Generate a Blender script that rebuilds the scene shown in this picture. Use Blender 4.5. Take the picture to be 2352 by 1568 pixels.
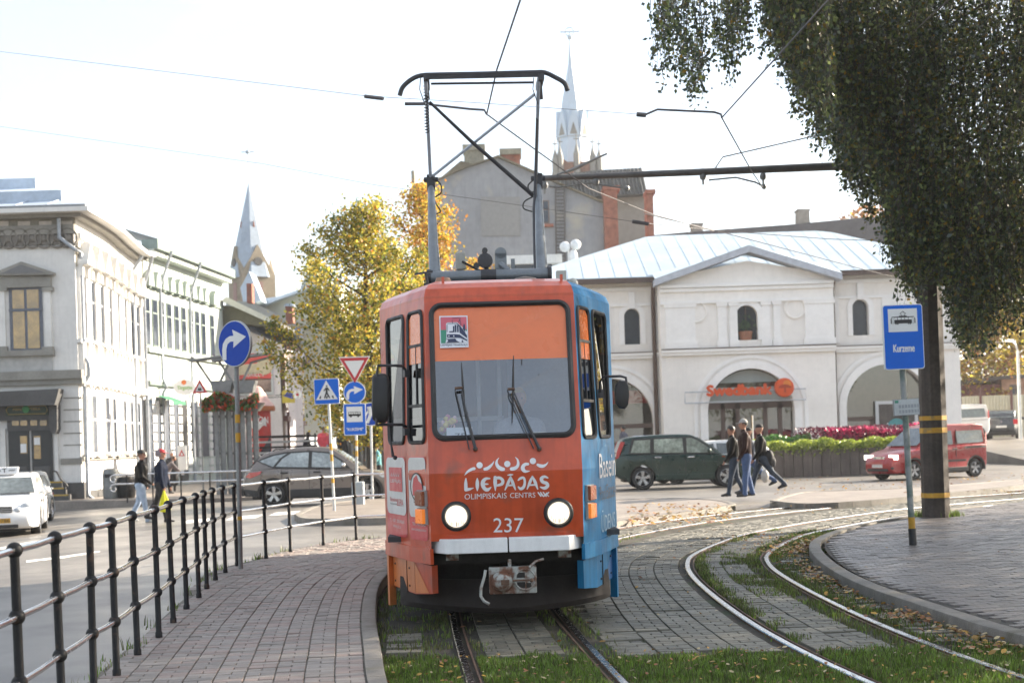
import bpy, math, random
import numpy as np
from math import sin, cos, tan, pi, radians, sqrt, atan2
from mathutils import Vector, Matrix, Quaternion
random.seed(7); np.random.seed(7)
sc = bpy.context.scene
for o in list(bpy.data.objects): bpy.data.objects.remove(o)
COL = sc.collection
# ------------------------------------------------------------------ camera
HAZE = .0004
FPX, ROLL, CH = 1422.0, radians(1.8), 1.55
cd = bpy.data.cameras.new('camera'); cam = bpy.data.objects.new('camera', cd); COL.objects.link(cam)
cd.sensor_width = 36.0; cd.lens = FPX/1024*36; cd.shift_y = (439-341)/1024.0
cd.clip_start = 0.1; cd.clip_end = 3000
cd.dof.use_dof = True; cd.dof.focus_distance = 12.3; cd.dof.aperture_fstop = 3.2
cam.location = (0, 0, CH)
cam.rotation_euler = (Matrix.Rotation(radians(90), 4, 'X') @ Matrix.Rotation(-ROLL, 4, 'Z')).to_euler()
sc.camera = cam
# ------------------------------------------------------------------ sky, sun, exposure
SUN_AZ, SUN_EL = radians(64), radians(24)      # azimuth to the right of straight ahead
world = bpy.data.worlds.new('World'); sc.world = world; world.use_nodes = True
wn = world.node_tree.nodes; wl = world.node_tree.links
for n in list(wn): wn.remove(n)
sky = wn.new('ShaderNodeTexSky'); sky.sky_type = 'NISHITA'; sky.sun_disc = False
sky.sun_elevation = SUN_EL; sky.sun_rotation = SUN_AZ
sky.air_density = 1.0; sky.dust_density = 1.2; sky.ozone_density = 1.0
# thin bright cloud veil over the whole dome, denser and thinner by turns
tcw = wn.new('ShaderNodeTexCoord'); mpw = wn.new('ShaderNodeMapping'); mpw.inputs['Scale'].default_value = (1, 1, 2.6); mpw.inputs['Location'].default_value = (29.1, 11.0, 7.0)
nw = wn.new('ShaderNodeTexNoise'); nw.inputs['Scale'].default_value = 1.7; nw.inputs['Detail'].default_value = 7
rw = wn.new('ShaderNodeMapRange'); rw.inputs[1].default_value = .43; rw.inputs[2].default_value = .70; rw.inputs[3].default_value = .28; rw.inputs[4].default_value = .9
mxw = wn.new('ShaderNodeMix'); mxw.data_type = 'RGBA'; mxw.inputs[7].default_value = (5.3, 5.4, 5.45, 1)
wl.new(tcw.outputs['Generated'], mpw.inputs[0]); wl.new(mpw.outputs[0], nw.inputs['Vector']); wl.new(nw.outputs['Fac'], rw.inputs[0]); wl.new(rw.outputs[0], mxw.inputs[0]); wl.new(sky.outputs[0], mxw.inputs[6])
bg = wn.new('ShaderNodeBackground'); bg.inputs['Strength'].default_value = 0.075
wo = wn.new('ShaderNodeOutputWorld')
wl.new(mxw.outputs[2], bg.inputs[0]); wl.new(bg.outputs[0], wo.inputs[0])
sd = bpy.data.lights.new('sun', 'SUN'); sd.energy = 5.0; sd.angle = radians(0.6); sd.color = (1.0, .87, .70)
sun = bpy.data.objects.new('sun', sd); COL.objects.link(sun)
sdir = Vector((sin(SUN_AZ)*cos(SUN_EL), cos(SUN_AZ)*cos(SUN_EL), sin(SUN_EL)))
sun.rotation_euler = (sdir).to_track_quat('Z', 'Y').to_euler(); sun.location = sdir*60
vs = sc.view_settings
vs.view_transform = 'Standard'; vs.look = 'None'; vs.gamma = 1.0; vs.exposure = 2.0; vs.use_curve_mapping = False
sc.cycles.use_denoising = True
sc.cycles.max_bounces = 6; sc.cycles.transparent_max_bounces = 12; sc.cycles.glossy_bounces = 3
sc.cycles.diffuse_bounces = 3; sc.cycles.transmission_bounces = 4; sc.cycles.caustics_reflective = False
sc.cycles.sample_clamp_indirect = 6.0

# ------------------------------------------------------------------ pixel helpers (photo seen at 2352 px width)
SC = 1024/2352.0
def ray(x, y):
    u = (x*SC-512)/FPX; v = (439-y*SC)/FPX
    return u*cos(ROLL)+v*sin(ROLL), -u*sin(ROLL)+v*cos(ROLL)
def at(x, y, Y):
    u, v = ray(x, y); return Vector((u*Y, Y, CH+v*Y))
def gnd(x, y, z=0.0):
    u, v = ray(x, y); Y = (z-CH)/v; return Vector((u*Y, Y, z))
def zroad(X, Y=0): return -0.14-0.03*max(0.0, -X-6)

# ------------------------------------------------------------------ materials
MATS = {}
def M(name, col, rough=.6, metal=0., var=.12, scale=5., bump=.0, bscale=60., spec=.5, coat=0., rnd=0., emit=None, es=0., streak=0., alpha=None, dirt=None, dirt_amt=0., dscale=2.):
    """procedural principled material: two-scale noise variation, optional relief, streaks, wear colour, per-piece variation"""
    if name in MATS: return MATS[name]
    m = bpy.data.materials.new(name); m.use_nodes = True; MATS[name] = m
    nt = m.node_tree; N = nt.nodes; L = nt.links
    b = N['Principled BSDF']; b.inputs['Roughness'].default_value = rough; b.inputs['Metallic'].default_value = metal
    b.inputs['Specular IOR Level'].default_value = spec; b.inputs['Coat Weight'].default_value = coat
    b.inputs['Coat Roughness'].default_value = .08
    m.diffuse_color = (*col, 1)
    tc = N.new('ShaderNodeTexCoord'); vec = tc.outputs['Object']
    rgb = N.new('ShaderNodeRGB'); rgb.outputs[0].default_value = (*col, 1); cur = rgb.outputs[0]
    def mix(fac, a, bcol, mode='MIX'):
        x = N.new('ShaderNodeMix'); x.data_type = 'RGBA'; x.blend_type = mode
        if isinstance(fac, float): x.inputs[0].default_value = fac
        else: L.new(fac, x.inputs[0])
        for k, s in ((6, a), (7, bcol)):
            if isinstance(s, tuple): x.inputs[k].default_value = (*s, 1)
            else: L.new(s, x.inputs[k])
        return x.outputs[2]
    def noise(s, det=6, v=None):
        n = N.new('ShaderNodeTexNoise'); n.inputs['Scale'].default_value = s; n.inputs['Detail'].default_value = det
        L.new(v or vec, n.inputs['Vector']); return n.outputs['Fac']
    def mr(f, a, bb, c, d):
        n = N.new('ShaderNodeMapRange'); L.new(f, n.inputs[0])
        for k, q in enumerate((a, bb, c, d)): n.inputs[k+1].default_value = q
        return n.outputs[0]
    if var > 0:
        f1 = mr(noise(scale), .3, .7, 1-var, 1+var)
        cur = mix(1.0, cur, f1, 'MULTIPLY')
        f2 = mr(noise(scale*9, 3), .3, .7, 1-var*.6, 1+var*.6)
        cur = mix(1.0, cur, f2, 'MULTIPLY')
    if streak > 0:
        mp = N.new('ShaderNodeMapping'); mp.inputs['Scale'].default_value = (9, 9, .5); L.new(vec, mp.inputs[0])
        f = mr(noise(1.4, 5, mp.outputs[0]), .45, .75, 1.0, 1-streak)
        cur = mix(1.0, cur, f, 'MULTIPLY')
    if dirt is not None:
        f = mr(noise(dscale, 8), .62-dirt_amt*.4, .72-dirt_amt*.4, 0, 1)
        cur = mix(f, cur, dirt)
    if rnd > 0:
        oi = N.new('ShaderNodeObjectInfo'); ge = N.new('ShaderNodeNewGeometry')
        ad = N.new('ShaderNodeMath'); ad.operation = 'ADD'; L.new(oi.outputs['Random'], ad.inputs[0]); L.new(ge.outputs['Random Per Island'], ad.inputs[1])
        fr = N.new('ShaderNodeMath'); fr.operation = 'FRACT'; L.new(ad.outputs[0], fr.inputs[0])
        cur = mix(1.0, cur, mr(fr.outputs[0], 0, 1, 1-rnd, 1+rnd), 'MULTIPLY')
    L.new(cur, b.inputs['Base Color'])
    if var > 0:
        L.new(mr(noise(scale*2.3, 4), .3, .7, max(.02, rough-.09), min(1., rough+.09)), b.inputs['Roughness'])
    if bump > 0:
        bp = N.new('ShaderNodeBump'); bp.inputs['Strength'].default_value = bump; bp.inputs['Distance'].default_value = .02
        L.new(noise(bscale, 4), bp.inputs['Height']); L.new(bp.outputs[0], b.inputs['Normal'])
    if emit is not None:
        b.inputs['Emission Color'].default_value = (*emit, 1); b.inputs['Emission Strength'].default_value = es
    if alpha is not None: b.inputs['Alpha'].default_value = alpha
    m['_cur'] = 1
    return m
def glass(name, tint=(.5, .55, .55), refl=.25, rough=.01):
    """pane: part mirror, part tinted see-through"""
    if name in MATS: return MATS[name]
    m = bpy.data.materials.new(name); m.use_nodes = True; MATS[name] = m
    N = m.node_tree.nodes; L = m.node_tree.links
    for n in list(N): N.remove(n)
    o = N.new('ShaderNodeOutputMaterial'); t = N.new('ShaderNodeBsdfTransparent'); t.inputs[0].default_value = (*tint, 1)
    g = N.new('ShaderNodeBsdfGlossy'); g.inputs['Roughness'].default_value = rough; g.inputs[0].default_value = (1, 1, 1, 1)
    lw = N.new('ShaderNodeLayerWeight'); lw.inputs[0].default_value = .5; pw = N.new('ShaderNodeMath'); pw.operation = 'POWER'; L.new(lw.outputs['Facing'], pw.inputs[0]); pw.inputs[1].default_value = 4.0
    mx = N.new('ShaderNodeMath'); mx.operation = 'ADD'; mx.use_clamp = True; L.new(pw.outputs[0], mx.inputs[0]); mx.inputs[1].default_value = refl
    x = N.new('ShaderNodeMixShader'); L.new(mx.outputs[0], x.inputs[0]); L.new(t.outputs[0], x.inputs[1]); L.new(g.outputs[0], x.inputs[2])
    L.new(x.outputs[0], o.inputs[0]); return m
def leafmat(name, col, trans=.5, var=.35, col2=None):
    """thin leaf: diffuse + translucent, colour differs from leaf to leaf"""
    if name in MATS: return MATS[name]
    m = bpy.data.materials.new(name); m.use_nodes = True; MATS[name] = m
    N = m.node_tree.nodes; L = m.node_tree.links
    for n in list(N): N.remove(n)
    o = N.new('ShaderNodeOutputMaterial'); ge = N.new('ShaderNodeNewGeometry')
    cr = N.new('ShaderNodeValToRGB'); L.new(ge.outputs['Random Per Island'], cr.inputs[0])
    c2 = col2 or col
    cr.color_ramp.elements[0].color = (*[c*(1-var) for c in col], 1); cr.color_ramp.elements[1].color = (*[min(1, c*(1+var)) for c in c2], 1)
    d = N.new('ShaderNodeBsdfPrincipled'); d.inputs['Roughness'].default_value = .45; L.new(cr.outputs[0], d.inputs['Base Color'])
    t = N.new('ShaderNodeBsdfTranslucent'); L.new(cr.outputs[0], t.inputs[0])
    x = N.new('ShaderNodeMixShader'); x.inputs[0].default_value = trans
    L.new(d.outputs[0], x.inputs[1]); L.new(t.outputs[0], x.inputs[2]); L.new(x.outputs[0], o.inputs[0])
    return m

# ------------------------------------------------------------------ mesh builder
class MB:
    def __init__(s): s.v = []; s.f = []; s.m = []; s.mi = 0
    def add(s, vs, fs):
        n = len(s.v); s.v += [tuple(p) for p in vs]
        for f in fs: s.f.append(tuple(i+n for i in f)); s.m.append(s.mi)
        return s
    def face(s, *pts): return s.add(pts, [tuple(range(len(pts)))])
    def box(s, a, b):
        x0, y0, z0 = a; x1, y1, z1 = b
        return s.add([(x0,y0,z0),(x1,y0,z0),(x1,y1,z0),(x0,y1,z0),(x0,y0,z1),(x1,y0,z1),(x1,y1,z1),(x0,y1,z1)],
            [(0,3,2,1),(4,5,6,7),(0,1,5,4),(1,2,6,5),(2,3,7,6),(3,0,4,7)])
    def obox(s, c, ax, ay, az):
        """oriented box: centre and three half-axis vectors"""
        c, ax, ay, az = map(Vector, (c, ax, ay, az))
        vs = [c+sx*ax+sy*ay+sz*az for sz in (-1, 1) for sx, sy in ((-1,-1),(1,-1),(1,1),(-1,1))]
        return s.add(vs, [(0,3,2,1),(4,5,6,7),(0,1,5,4),(1,2,6,5),(2,3,7,6),(3,0,4,7)])
    def prism(s, pts, ext):
        """closed prism: polygon pts (3D, planar) pushed along ext"""
        pts = [Vector(p) for p in pts]; ext = Vector(ext); n = len(pts)
        return s.add(pts+[p+ext for p in pts], [tuple(range(n))[::-1], tuple(range(n, 2*n))]+[(i, (i+1) % n, n+(i+1) % n, n+i) for i in range(n)])
    def loft(s, rings, closed=True, caps=True):
        n = len(rings[0]); vs = [p for r in rings for p in r]; fs = []
        for k in range(len(rings)-1):
            for i in range(n if closed else n-1):
                j = (i+1) % n; fs.append((k*n+i, k*n+j, (k+1)*n+j, (k+1)*n+i))
        if caps and closed: fs.append(tuple(range(n))[::-1]); fs.append(tuple(range((len(rings)-1)*n, len(rings)*n)))
        return s.add(vs, fs)
    def tube(s, pts, r, n=8, caps=True):
        pts = [Vector(p) for p in pts]; k = len(pts); rr = r if isinstance(r, (list, tuple)) else [r]*k
        rings = []; up = None
        for i, p in enumerate(pts):
            d = (pts[min(i+1, k-1)]-pts[max(i-1, 0)])
            d = d.normalized() if d.length > 1e-9 else Vector((0, 0, 1))
            if up is None:
                up = Vector((0, 0, 1)) if abs(d.z) < .9 else Vector((1, 0, 0))
            a = d.cross(up); a = a.normalized() if a.length > 1e-6 else d.orthogonal().normalized()
            b = a.cross(d).normalized(); up = b
            rings.append([p+rr[i]*(cos(2*pi*j/n)*a+sin(2*pi*j/n)*b) for j in range(n)])
        return s.loft(rings, True, caps)
    def lathe(s, prof, c=(0,0,0), n=16, axis=(0,0,1), caps=True):
        c = Vector(c); q = Vector((0,0,1)).rotation_difference(Vector(axis))
        rings = [[c+q @ Vector((r*cos(2*pi*j/n), r*sin(2*pi*j/n), z)) for j in range(n)] for r, z in prof]
        return s.loft(rings, True, caps)
    def ball(s, c, r, n=10, k=6):
        rx, ry, rz = r if isinstance(r, (list, tuple)) else (r, r, r); c = Vector(c)
        rings = [[c+Vector((rx*sin(t)*cos(2*pi*j/n), ry*sin(t)*sin(2*pi*j/n), -rz*cos(t))) for j in range(n)] for t in [pi*(i+.08)/(k+.16) for i in range(k+1)]]
        return s.loft(rings)
    def capsule(s, p0, r0, p1, r1, n=10):
        p0, p1 = Vector(p0), Vector(p1); d = p1-p0; L = d.length or 1e-6
        prof = [(r0*sin(t), -r0*cos(t)) for t in (.15, .6, 1.1)]+[(r0, 0), (r1, L)]+[(r1*cos(t), L+r1*sin(t)) for t in (.5, 1.0, 1.42)]
        return s.lathe(prof, p0, n, d/L)
    def build(s, name, mats, parent=None, smooth=None, local=False, origin=None, bevel=0):
        me = bpy.data.meshes.new(name)
        mats = mats if isinstance(mats, (list, tuple)) else [mats]
        off = Vector((0, 0, 0))
        V = np.array(s.v, dtype=float).reshape(-1, 3)
        if parent is not None and not local:
            p = parent
            while p is not None: off += Vector(p.location); p = p.parent
        elif parent is None:
            off = Vector(origin) if origin is not None else Vector(((V[:,0].min()+V[:,0].max())/2, (V[:,1].min()+V[:,1].max())/2, V[:,2].min()))
        V = V-np.array(off)
        me.from_pydata(V.tolist(), [], s.f)
        for m in mats: me.materials.append(m)
        if len(mats) > 1: me.polygons.foreach_set('material_index', s.m)
        if smooth is not None:
            me.polygons.foreach_set('use_smooth', [True]*len(me.polygons))
            me.set_sharp_from_angle(angle=radians(smooth))
        me.update()
        ob = bpy.data.objects.new(name, me); COL.objects.link(ob)
        if parent is None: ob.location = off
        else: ob.parent = parent
        if bevel:
            bv = ob.modifiers.new('bevel', 'BEVEL'); bv.width = bevel; bv.segments = 2; bv.limit_method = 'ANGLE'; bv.angle_limit = radians(40)
        return ob
def tag(o, label, cat=None, group=None, kind=None):
    if label: o['label'] = label
    if cat: o['category'] = cat
    if group: o['group'] = group
    if kind: o['kind'] = kind
    return o
def thing(name, label, cat, loc=(0,0,0), rz=0, group=None, scale=1.):
    e = bpy.data.objects.new(name, None); COL.objects.link(e); e.location = loc; e.rotation_euler = (0, 0, rz); e.empty_display_size = .2
    e.scale = (scale,)*3
    return tag(e, label, cat, group)
def copy_tree(o, parent=None):
    c = o.copy(); COL.objects.link(c); c.parent = parent
    for ch in o.children: copy_tree(ch, c)
    return c
def share(name, me, parent, mw):
    o = bpy.data.objects.new(name, me); COL.objects.link(o); o.parent = parent; o.matrix_local = mw; return o

_tc = {}
def text_mesh(s, sx=1.0):
    """lettering as polygons: unit height, returns verts, faces, width"""
    if s in _tc: return _tc[s]
    cu = bpy.data.curves.new('t', 'FONT'); cu.body = s; cu.size = 1.0; cu.resolution_u = 3
    ob = bpy.data.objects.new('t', cu); COL.objects.link(ob)
    dg = bpy.context.evaluated_depsgraph_get(); me = bpy.data.meshes.new_from_object(ob.evaluated_get(dg))
    v = [tuple(p.co) for p in me.vertices]; f = [tuple(p.vertices) for p in me.polygons]
    bpy.data.objects.remove(ob); bpy.data.curves.remove(cu); bpy.data.meshes.remove(me)
    a = np.array(v); mn = a.min(0); mx = a.max(0); a = a-mn
    _tc[s] = (a, f, mx[0]-mn[0], mx[1]-mn[1]); return _tc[s]
def put_text(mb, s, o, dx, dy, w, h, shear=0., bold=0.):
    """text box whose lower-left is o, filling width w along dx and height h along dy"""
    a, f, tw, th = text_mesh(s); o, dx, dy = Vector(o), Vector(dx).normalized(), Vector(dy).normalized()
    for bx, by in ((0, 0),)+(((bold, 0), (-bold, 0), (0, bold), (0, -bold)) if bold else ()):
        q = dx.cross(dy)*(.0004*(bx+2*by)/(bold or 1)); mb.add([o+q+dx*(p[0]/tw*w+shear*p[1]/th*h+bx)+dy*(p[1]/th*h+by) for p in a], f)
def smoothpath(pts, n=8):
    """Catmull-Rom through pts"""
    P = [np.array(p, float) for p in pts]; P = [2*P[0]-P[1]]+P+[2*P[-1]-P[-2]]; out = []
    for i in range(1, len(P)-2):
        for k in range(n):
            t = k/n; a, b, c, d = P[i-1], P[i], P[i+1], P[i+2]
            out.append(.5*((2*b)+(-a+c)*t+(2*a-5*b+4*c-d)*t*t+(-a+3*b-3*c+d)*t**3))
    out.append(P[-2]); return out
class Path2:
    """plan path with arc-length lookup and sideways offset (right of travel positive)"""
    def __init__(s, pts, n=10):
        s.p = np.array(smoothpath(pts, n)); d = np.linalg.norm(np.diff(s.p, axis=0), axis=1); s.s = np.concatenate([[0], np.cumsum(d)]); s.L = s.s[-1]
    def at(s, q, off=0., z=0.):
        q = min(max(q, 0), s.L); x = np.interp(q, s.s, s.p[:,0]); y = np.interp(q, s.s, s.p[:,1])
        a, b = max(q-.15, 0), min(q+.15, s.L)
        tx = np.interp(b, s.s, s.p[:,0])-np.interp(a, s.s, s.p[:,0]); ty = np.interp(b, s.s, s.p[:,1])-np.interp(a, s.s, s.p[:,1])
        l = math.hypot(tx, ty); tx, ty = tx/l, ty/l
        return Vector((x+ty*off, y-tx*off, z)), Vector((tx, ty, 0)), Vector((ty, -tx, 0))
# ================================================================== GROUND
asphalt = M('asphalt', (.20, .185, .168), .38, var=.22, scale=.35, bump=.25, bscale=90, dirt=(.13, .12, .11), dirt_amt=.32, dscale=.35, spec=.6)
soil = M('soil', (.035, .03, .022), .9, var=.4, scale=3, bump=.6, bscale=60, dirt=(.03, .045, .015), dirt_amt=.25, dscale=2.5)
paver_l = M('paver_pinkish', (.235, .207, .186), .62, var=.10, scale=8, bump=.15, bscale=150, rnd=.16)
paver_r = M('paver_pinkish_red', (.245, .192, .170), .62, var=.10, scale=8, bump=.15, bscale=150, rnd=.16)
paver_t = M('paver_olive', (.125, .118, .093), .6, var=.2, scale=3, bump=.2, bscale=120, rnd=.24)
paver_p = M('paver_violet', (.135, .120, .113), .42, var=.2, scale=1.2, bump=.2, bscale=120, rnd=.22, spec=.6)
kerbm = M('kerb_concrete', (.19, .175, .155), .7, var=.18, scale=3, bump=.3, bscale=80, rnd=.1, dirt=(.12, .11, .085), dirt_amt=.12)
stone_pave = M('worn_paving', (.22, .19, .165), .55, var=.2, scale=1.5, bump=.25, bscale=40)
steel = M('rail_steel', (.62, .62, .63), .22, 1.0, var=.12, scale=14)
rust = M('rail_rust', (.10, .055, .035), .75, var=.3, scale=20, bump=.3)
paint_white = M('road_paint', (.70, .69, .66), .55, var=.15, scale=6, dirt=(.2, .19, .18), dirt_amt=.15, dscale=6)

def sheet(name, poly, z, mat, kind='structure', thick=.0):
    mb = MB()
    if callable(z): mb.face(*[(x, y, z(x, y)) for x, y in poly])
    elif thick: mb.prism([(x, y, z-thick) for x, y in poly], (0, 0, thick))
    else: mb.face(*[(x, y, z) for x, y in poly])
    return tag(mb.build(name, mat, origin=(0, 0, 0)), None, kind=kind)
# far ground out to the horizon
mb = MB(); mb.face((-1500, -300, -1.2), (1500, -300, -1.2), (1500, 2500, -1.2), (-1500, 2500, -1.2))
tag(mb.build('ground', M('far_ground', (.09, .085, .07), .9, var=.3, scale=.02), origin=(0, 0, 0)), None, kind='structure')
# asphalt, falling gently to the left
mb = MB(); xs = [-90, -60, -40, -28, -20, -14, -10, -6, 0, 10, 30, 60, 120]; ys = [-30, 0, 20, 40, 60, 90, 160]
vs = [(x, y, zroad(x)) for y in ys for x in xs]; n = len(xs)
mb.add(vs, [(j*n+i, j*n+i+1, (j+1)*n+i+1, (j+1)*n+i) for j in range(len(ys)-1) for i in range(n-1)])
road = tag(mb.build('road', asphalt, origin=(0, 0, 0)), None, kind='structure')
mb = MB()
def mark(pts, dz=.004):
    q = [gnd(x, y, -.14) for x, y in pts]; q = [Vector((p.x, p.y, zroad(p.x)+dz)) for p in q]
    m = MB(); m.prism(q, (0, 0, .003)); o = m.build('road_marking', paint_white, road); return o
for (x, y, w, h) in ((452, 1192, 60, 9), (560, 1187, 70, 9), (655, 1179, 60, 8), (170, 1215, 0, 0)):
    if w: mark([(x-w/2-8, y+h/2), (x+w/2-8, y+h/2-3), (x+w/2+10, y-h/2-3), (x-w/2+10, y-h/2)])
mark([(0, 1247), (60, 1236), (165, 1220), (163, 1217), (60, 1231), (0, 1242)])
mark([(60, 1283), (140, 1275), (230, 1262), (228, 1259), (140, 1270), (60, 1278)])

# ---- paths in plan (near to far)
T1 = Path2([(1.6, 1.0), (.85, 4.0), (.45, 6.8), (.2, 9.4), (-.11, 13.5), (-.2, 16.3), (-.05, 18.8), (.55, 21.3), (1.5, 23.8), (3.2, 26.8), (5.1, 29.1), (8, 31.8), (13, 35), (22, 39)])
T2 = Path2([(3.4, 3.0), (2.75, 6.5), (2.29, 9.1), (2.06, 11.5), (2.0, 14), (2.05, 16.5), (2.2, 18.2), (2.45, 19.5), (3.03, 21.3), (3.71, 23.0), (4.6, 24.5), (5.93, 26.4), (8.4, 29.2), (13, 32.3), (22, 36)])   # left rail of the right-hand track
KL = Path2([tuple(gnd(x, y, 0)[:2]) for x, y in ((845, 1567), (836, 1492), (831, 1441), (831, 1407), (838, 1361), (850, 1335), (866, 1317.5), (886, 1303.5))]+[(-1.30, 19.6), (-.75, 21.8), (.35, 24.5), (2.2, 27.8), (4.2, 30.2), (7.2, 33)])
_a = KL.p[0]; _b = KL.p[6]
KL = Path2([(_a[0]+.95, _a[1]-5.0), (_a[0]+.36, _a[1]-2.4)]+[tuple(p) for p in KL.p[::10]])
KR = Path2([(5.3, 5.5), (4.35, 8.0)]+[tuple(gnd(x, y, 0)[:2]) for x, y in ((2356, 1448), (2239, 1415), (2123, 1378), (2031, 1348), (1961, 1318), (1918, 1292), (1893, 1270), (1884, 1252), (1892, 1238), (1925, 1222), (1985, 1204), (2060, 1190), (2200, 1168), (2352, 1147))])
# post feet of the railing (photo pixels)
POST = [((a*.68)/1.7415, (1900+.68*b)/1.7415) for a, b in ((687, 1175), (810, 1055), (935, 950), (1020, 865), (1098, 785), (1170, 717), (1217, 665), (1268, 615), (1326, 570), (1395, 530), (1565, 487), (1710, 448), (1903, 410), (2097, 378))]
PFEET = [gnd(x, y, 0) for x, y in POST]
# the near posts stand below the frame: continue the line at the same spacing
_d = (PFEET[0]-PFEET[1]); _d.z = 0
PFEET = [Vector((*gnd(x, y, 1.06)[:2], 0)) for x, y in ((-95, 1297), (37, 1262), (131, 1234), (204, 1212))]+PFEET
for _k in (2, 1): PFEET.insert(0, PFEET[0]*2-PFEET[1])
_d = (PFEET[-1]-PFEET[-2]); PFEET += [PFEET[-1]+Vector((.75, .45, 0)), PFEET[-1]+Vector((1.55, .95, 0))]
RAILPATH = Path2([(p.x, p.y) for p in PFEET], 8)

# ---- left pavement base, tram bed base, platform base
def strip_between(name, A, B, z, mat, n=60, zt=None):
    mb = MB(); vs = []
    for i in range(n+1):
        a = A(i/n); b = B(i/n); vs += [(a[0], a[1], z), (b[0], b[1], z)]
    mb.add(vs, [(2*i, 2*i+1, 2*i+3, 2*i+2) for i in range(n)])
    return tag(mb.build(name, mat, origin=(0, 0, 0)), None, kind='structure')
def kl(t): return KL.at(t*KL.L)[0]
def pl(t):
    q = RAILPATH.at(t*RAILPATH.L, -.16)[0]; return q
pavement = strip_between('pavement', kl, pl, -.012, M('joint_sand', (.16, .145, .125), .9, var=.3, scale=12, dirt=(.05, .06, .02), dirt_amt=.2, dscale=6))
tram_bed = strip_between('tram_bed', lambda t: KL.at(t*KL.L, .1)[0] if t < .99 else KL.at(KL.L, .1)[0], lambda t: (KR.at(min(t*1.0, 1)*KR.L, -.05)[0]), -.118, soil)
# crossing area of the bed beyond the platform tip is laid as its own strip
mb = MB(); nn = 40; vs = []
for i in range(nn+1):
    q = 17.0+(T2.L-17.0)*i/nn; a = T2.at(q, -3.4, -.122)[0]; b = T2.at(q, 1.9, -.122)[0]; vs += [a, b]
mb.add(vs, [(2*i, 2*i+1, 2*i+3, 2*i+2) for i in range(nn)])
mb.build('bed_base', soil, tram_bed)
platform = tag(MB().add([(*KR.at(KR.L*i/60, .06)[0][:2], -.012) for i in range(61)]+[(30, 34, -.012), (30, 5, -.012)], [tuple(range(63))[::-1]]).build('platform', M('joint_dark', (.05, .047, .042), .9, var=.3, scale=10), origin=(0, 0, 0)), None, kind='structure')

# ---- kerb stones
def kerb(path, q0, q1, side, parent, ln=.8, w=.13, top=.004, bot=-.2, mat=None, r=.02):
    q = q0
    while q < q1-.05:
        e = min(q+ln*random.choice((1, 1, 1, .62)), q1); mb = MB(); rings = []
        for k in range(4):
            qq = q+.004+(e-q-.008)*k/3; p, t, nrm = path.at(qq); nrm = nrm*side
            rings.append([p+Vector((0, 0, bot)), p+Vector((0, 0, top)), p+nrm*(w-r)+Vector((0, 0, top)), p+nrm*(w-r*.3)+Vector((0, 0, top-r*.3)), p+nrm*w+Vector((0, 0, top-r)), p+nrm*w+Vector((0, 0, bot))])
        if side < 0: rings = [x[::-1] for x in rings]
        mb.loft(rings); mb.build('kerb_stone', mat or kerbm, parent, smooth=35); q = e
kerb(KL, 0, KL.L-4, 1, pavement, top=.008)
kerb(KR, 0, KR.L-2, -1, platform, w=.15, top=.008)

# ---- bricks: the nearest as single pieces, the rest as one mesh
def brick_field(specs, parent, mats, name='brick', keep=300, far='bricks', dz=-.06):
    """specs: (centre, tangent dir, length along side, length along tangent, material no, top z)"""
    specs.sort(key=lambda s: s[0].y)
    vis = [s for s in specs if abs(s[0].x/s[0].y) < .372 and s[0].y > 8.95 and s[0].y > 0]
    near = set(id(s) for s in vis[:keep]); cache = {}
    def geo(a, b):
        c = .004; a2, b2 = a/2, b/2
        return ([(-a2,-b2,dz),(a2,-b2,dz),(a2,b2,dz),(-a2,b2,dz),(-a2,-b2,-c),(a2,-b2,-c),(a2,b2,-c),(-a2,b2,-c),(-a2+c,-b2+c,0),(a2-c,-b2+c,0),(a2-c,b2-c,0),(-a2+c,b2-c,0)],
                [(0,1,5,4),(1,2,6,5),(2,3,7,6),(3,0,4,7),(4,5,9,8),(5,6,10,9),(6,7,11,10),(7,4,8,11),(8,9,10,11)])
    V = []; F = []; MI = []
    for s in specs:
        c, t, a, b, mi, z = s; ang = atan2(t.y, t.x)-pi/2+random.gauss(0, .006)
        zz = z+random.gauss(0, .0022); tx, ty = random.gauss(0, .010), random.gauss(0, .010)
        mw = Matrix.Translation((c.x, c.y, zz)) @ Matrix.Rotation(ang, 4, 'Z') @ Matrix.Rotation(tx, 4, 'X') @ Matrix.Rotation(ty, 4, 'Y')
        if id(s) in near:
            k = (round(a, 3), round(b, 3), mi)
            if k not in cache:
                me = bpy.data.meshes.new(name); v, f = geo(a, b); me.from_pydata(v, [], f); me.materials.append(mats[mi]); cache[k] = me
            share(name, cache[k], parent, mw)
        else:
            v, f = geo(a, b); n0 = len(V)
            V += [tuple(mw @ Vector(p)) for p in v]; F += [tuple(i+n0 for i in q) for q in f]; MI += [mi]*len(f)
    mb = MB(); mb.v = V; mb.f = F; mb.m = MI
    o = mb.build(far, mats, parent); o['kind'] = 'stuff'; return o
def inpoly(x, y, P):
    c = False; j = len(P)-1
    for i in range(len(P)):
        if (P[i][1] > y) != (P[j][1] > y) and x < (P[j][0]-P[i][0])*(y-P[i][1])/(P[j][1]-P[i][1])+P[i][0]: c = not c
        j = i
    return c
J = .005
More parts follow.
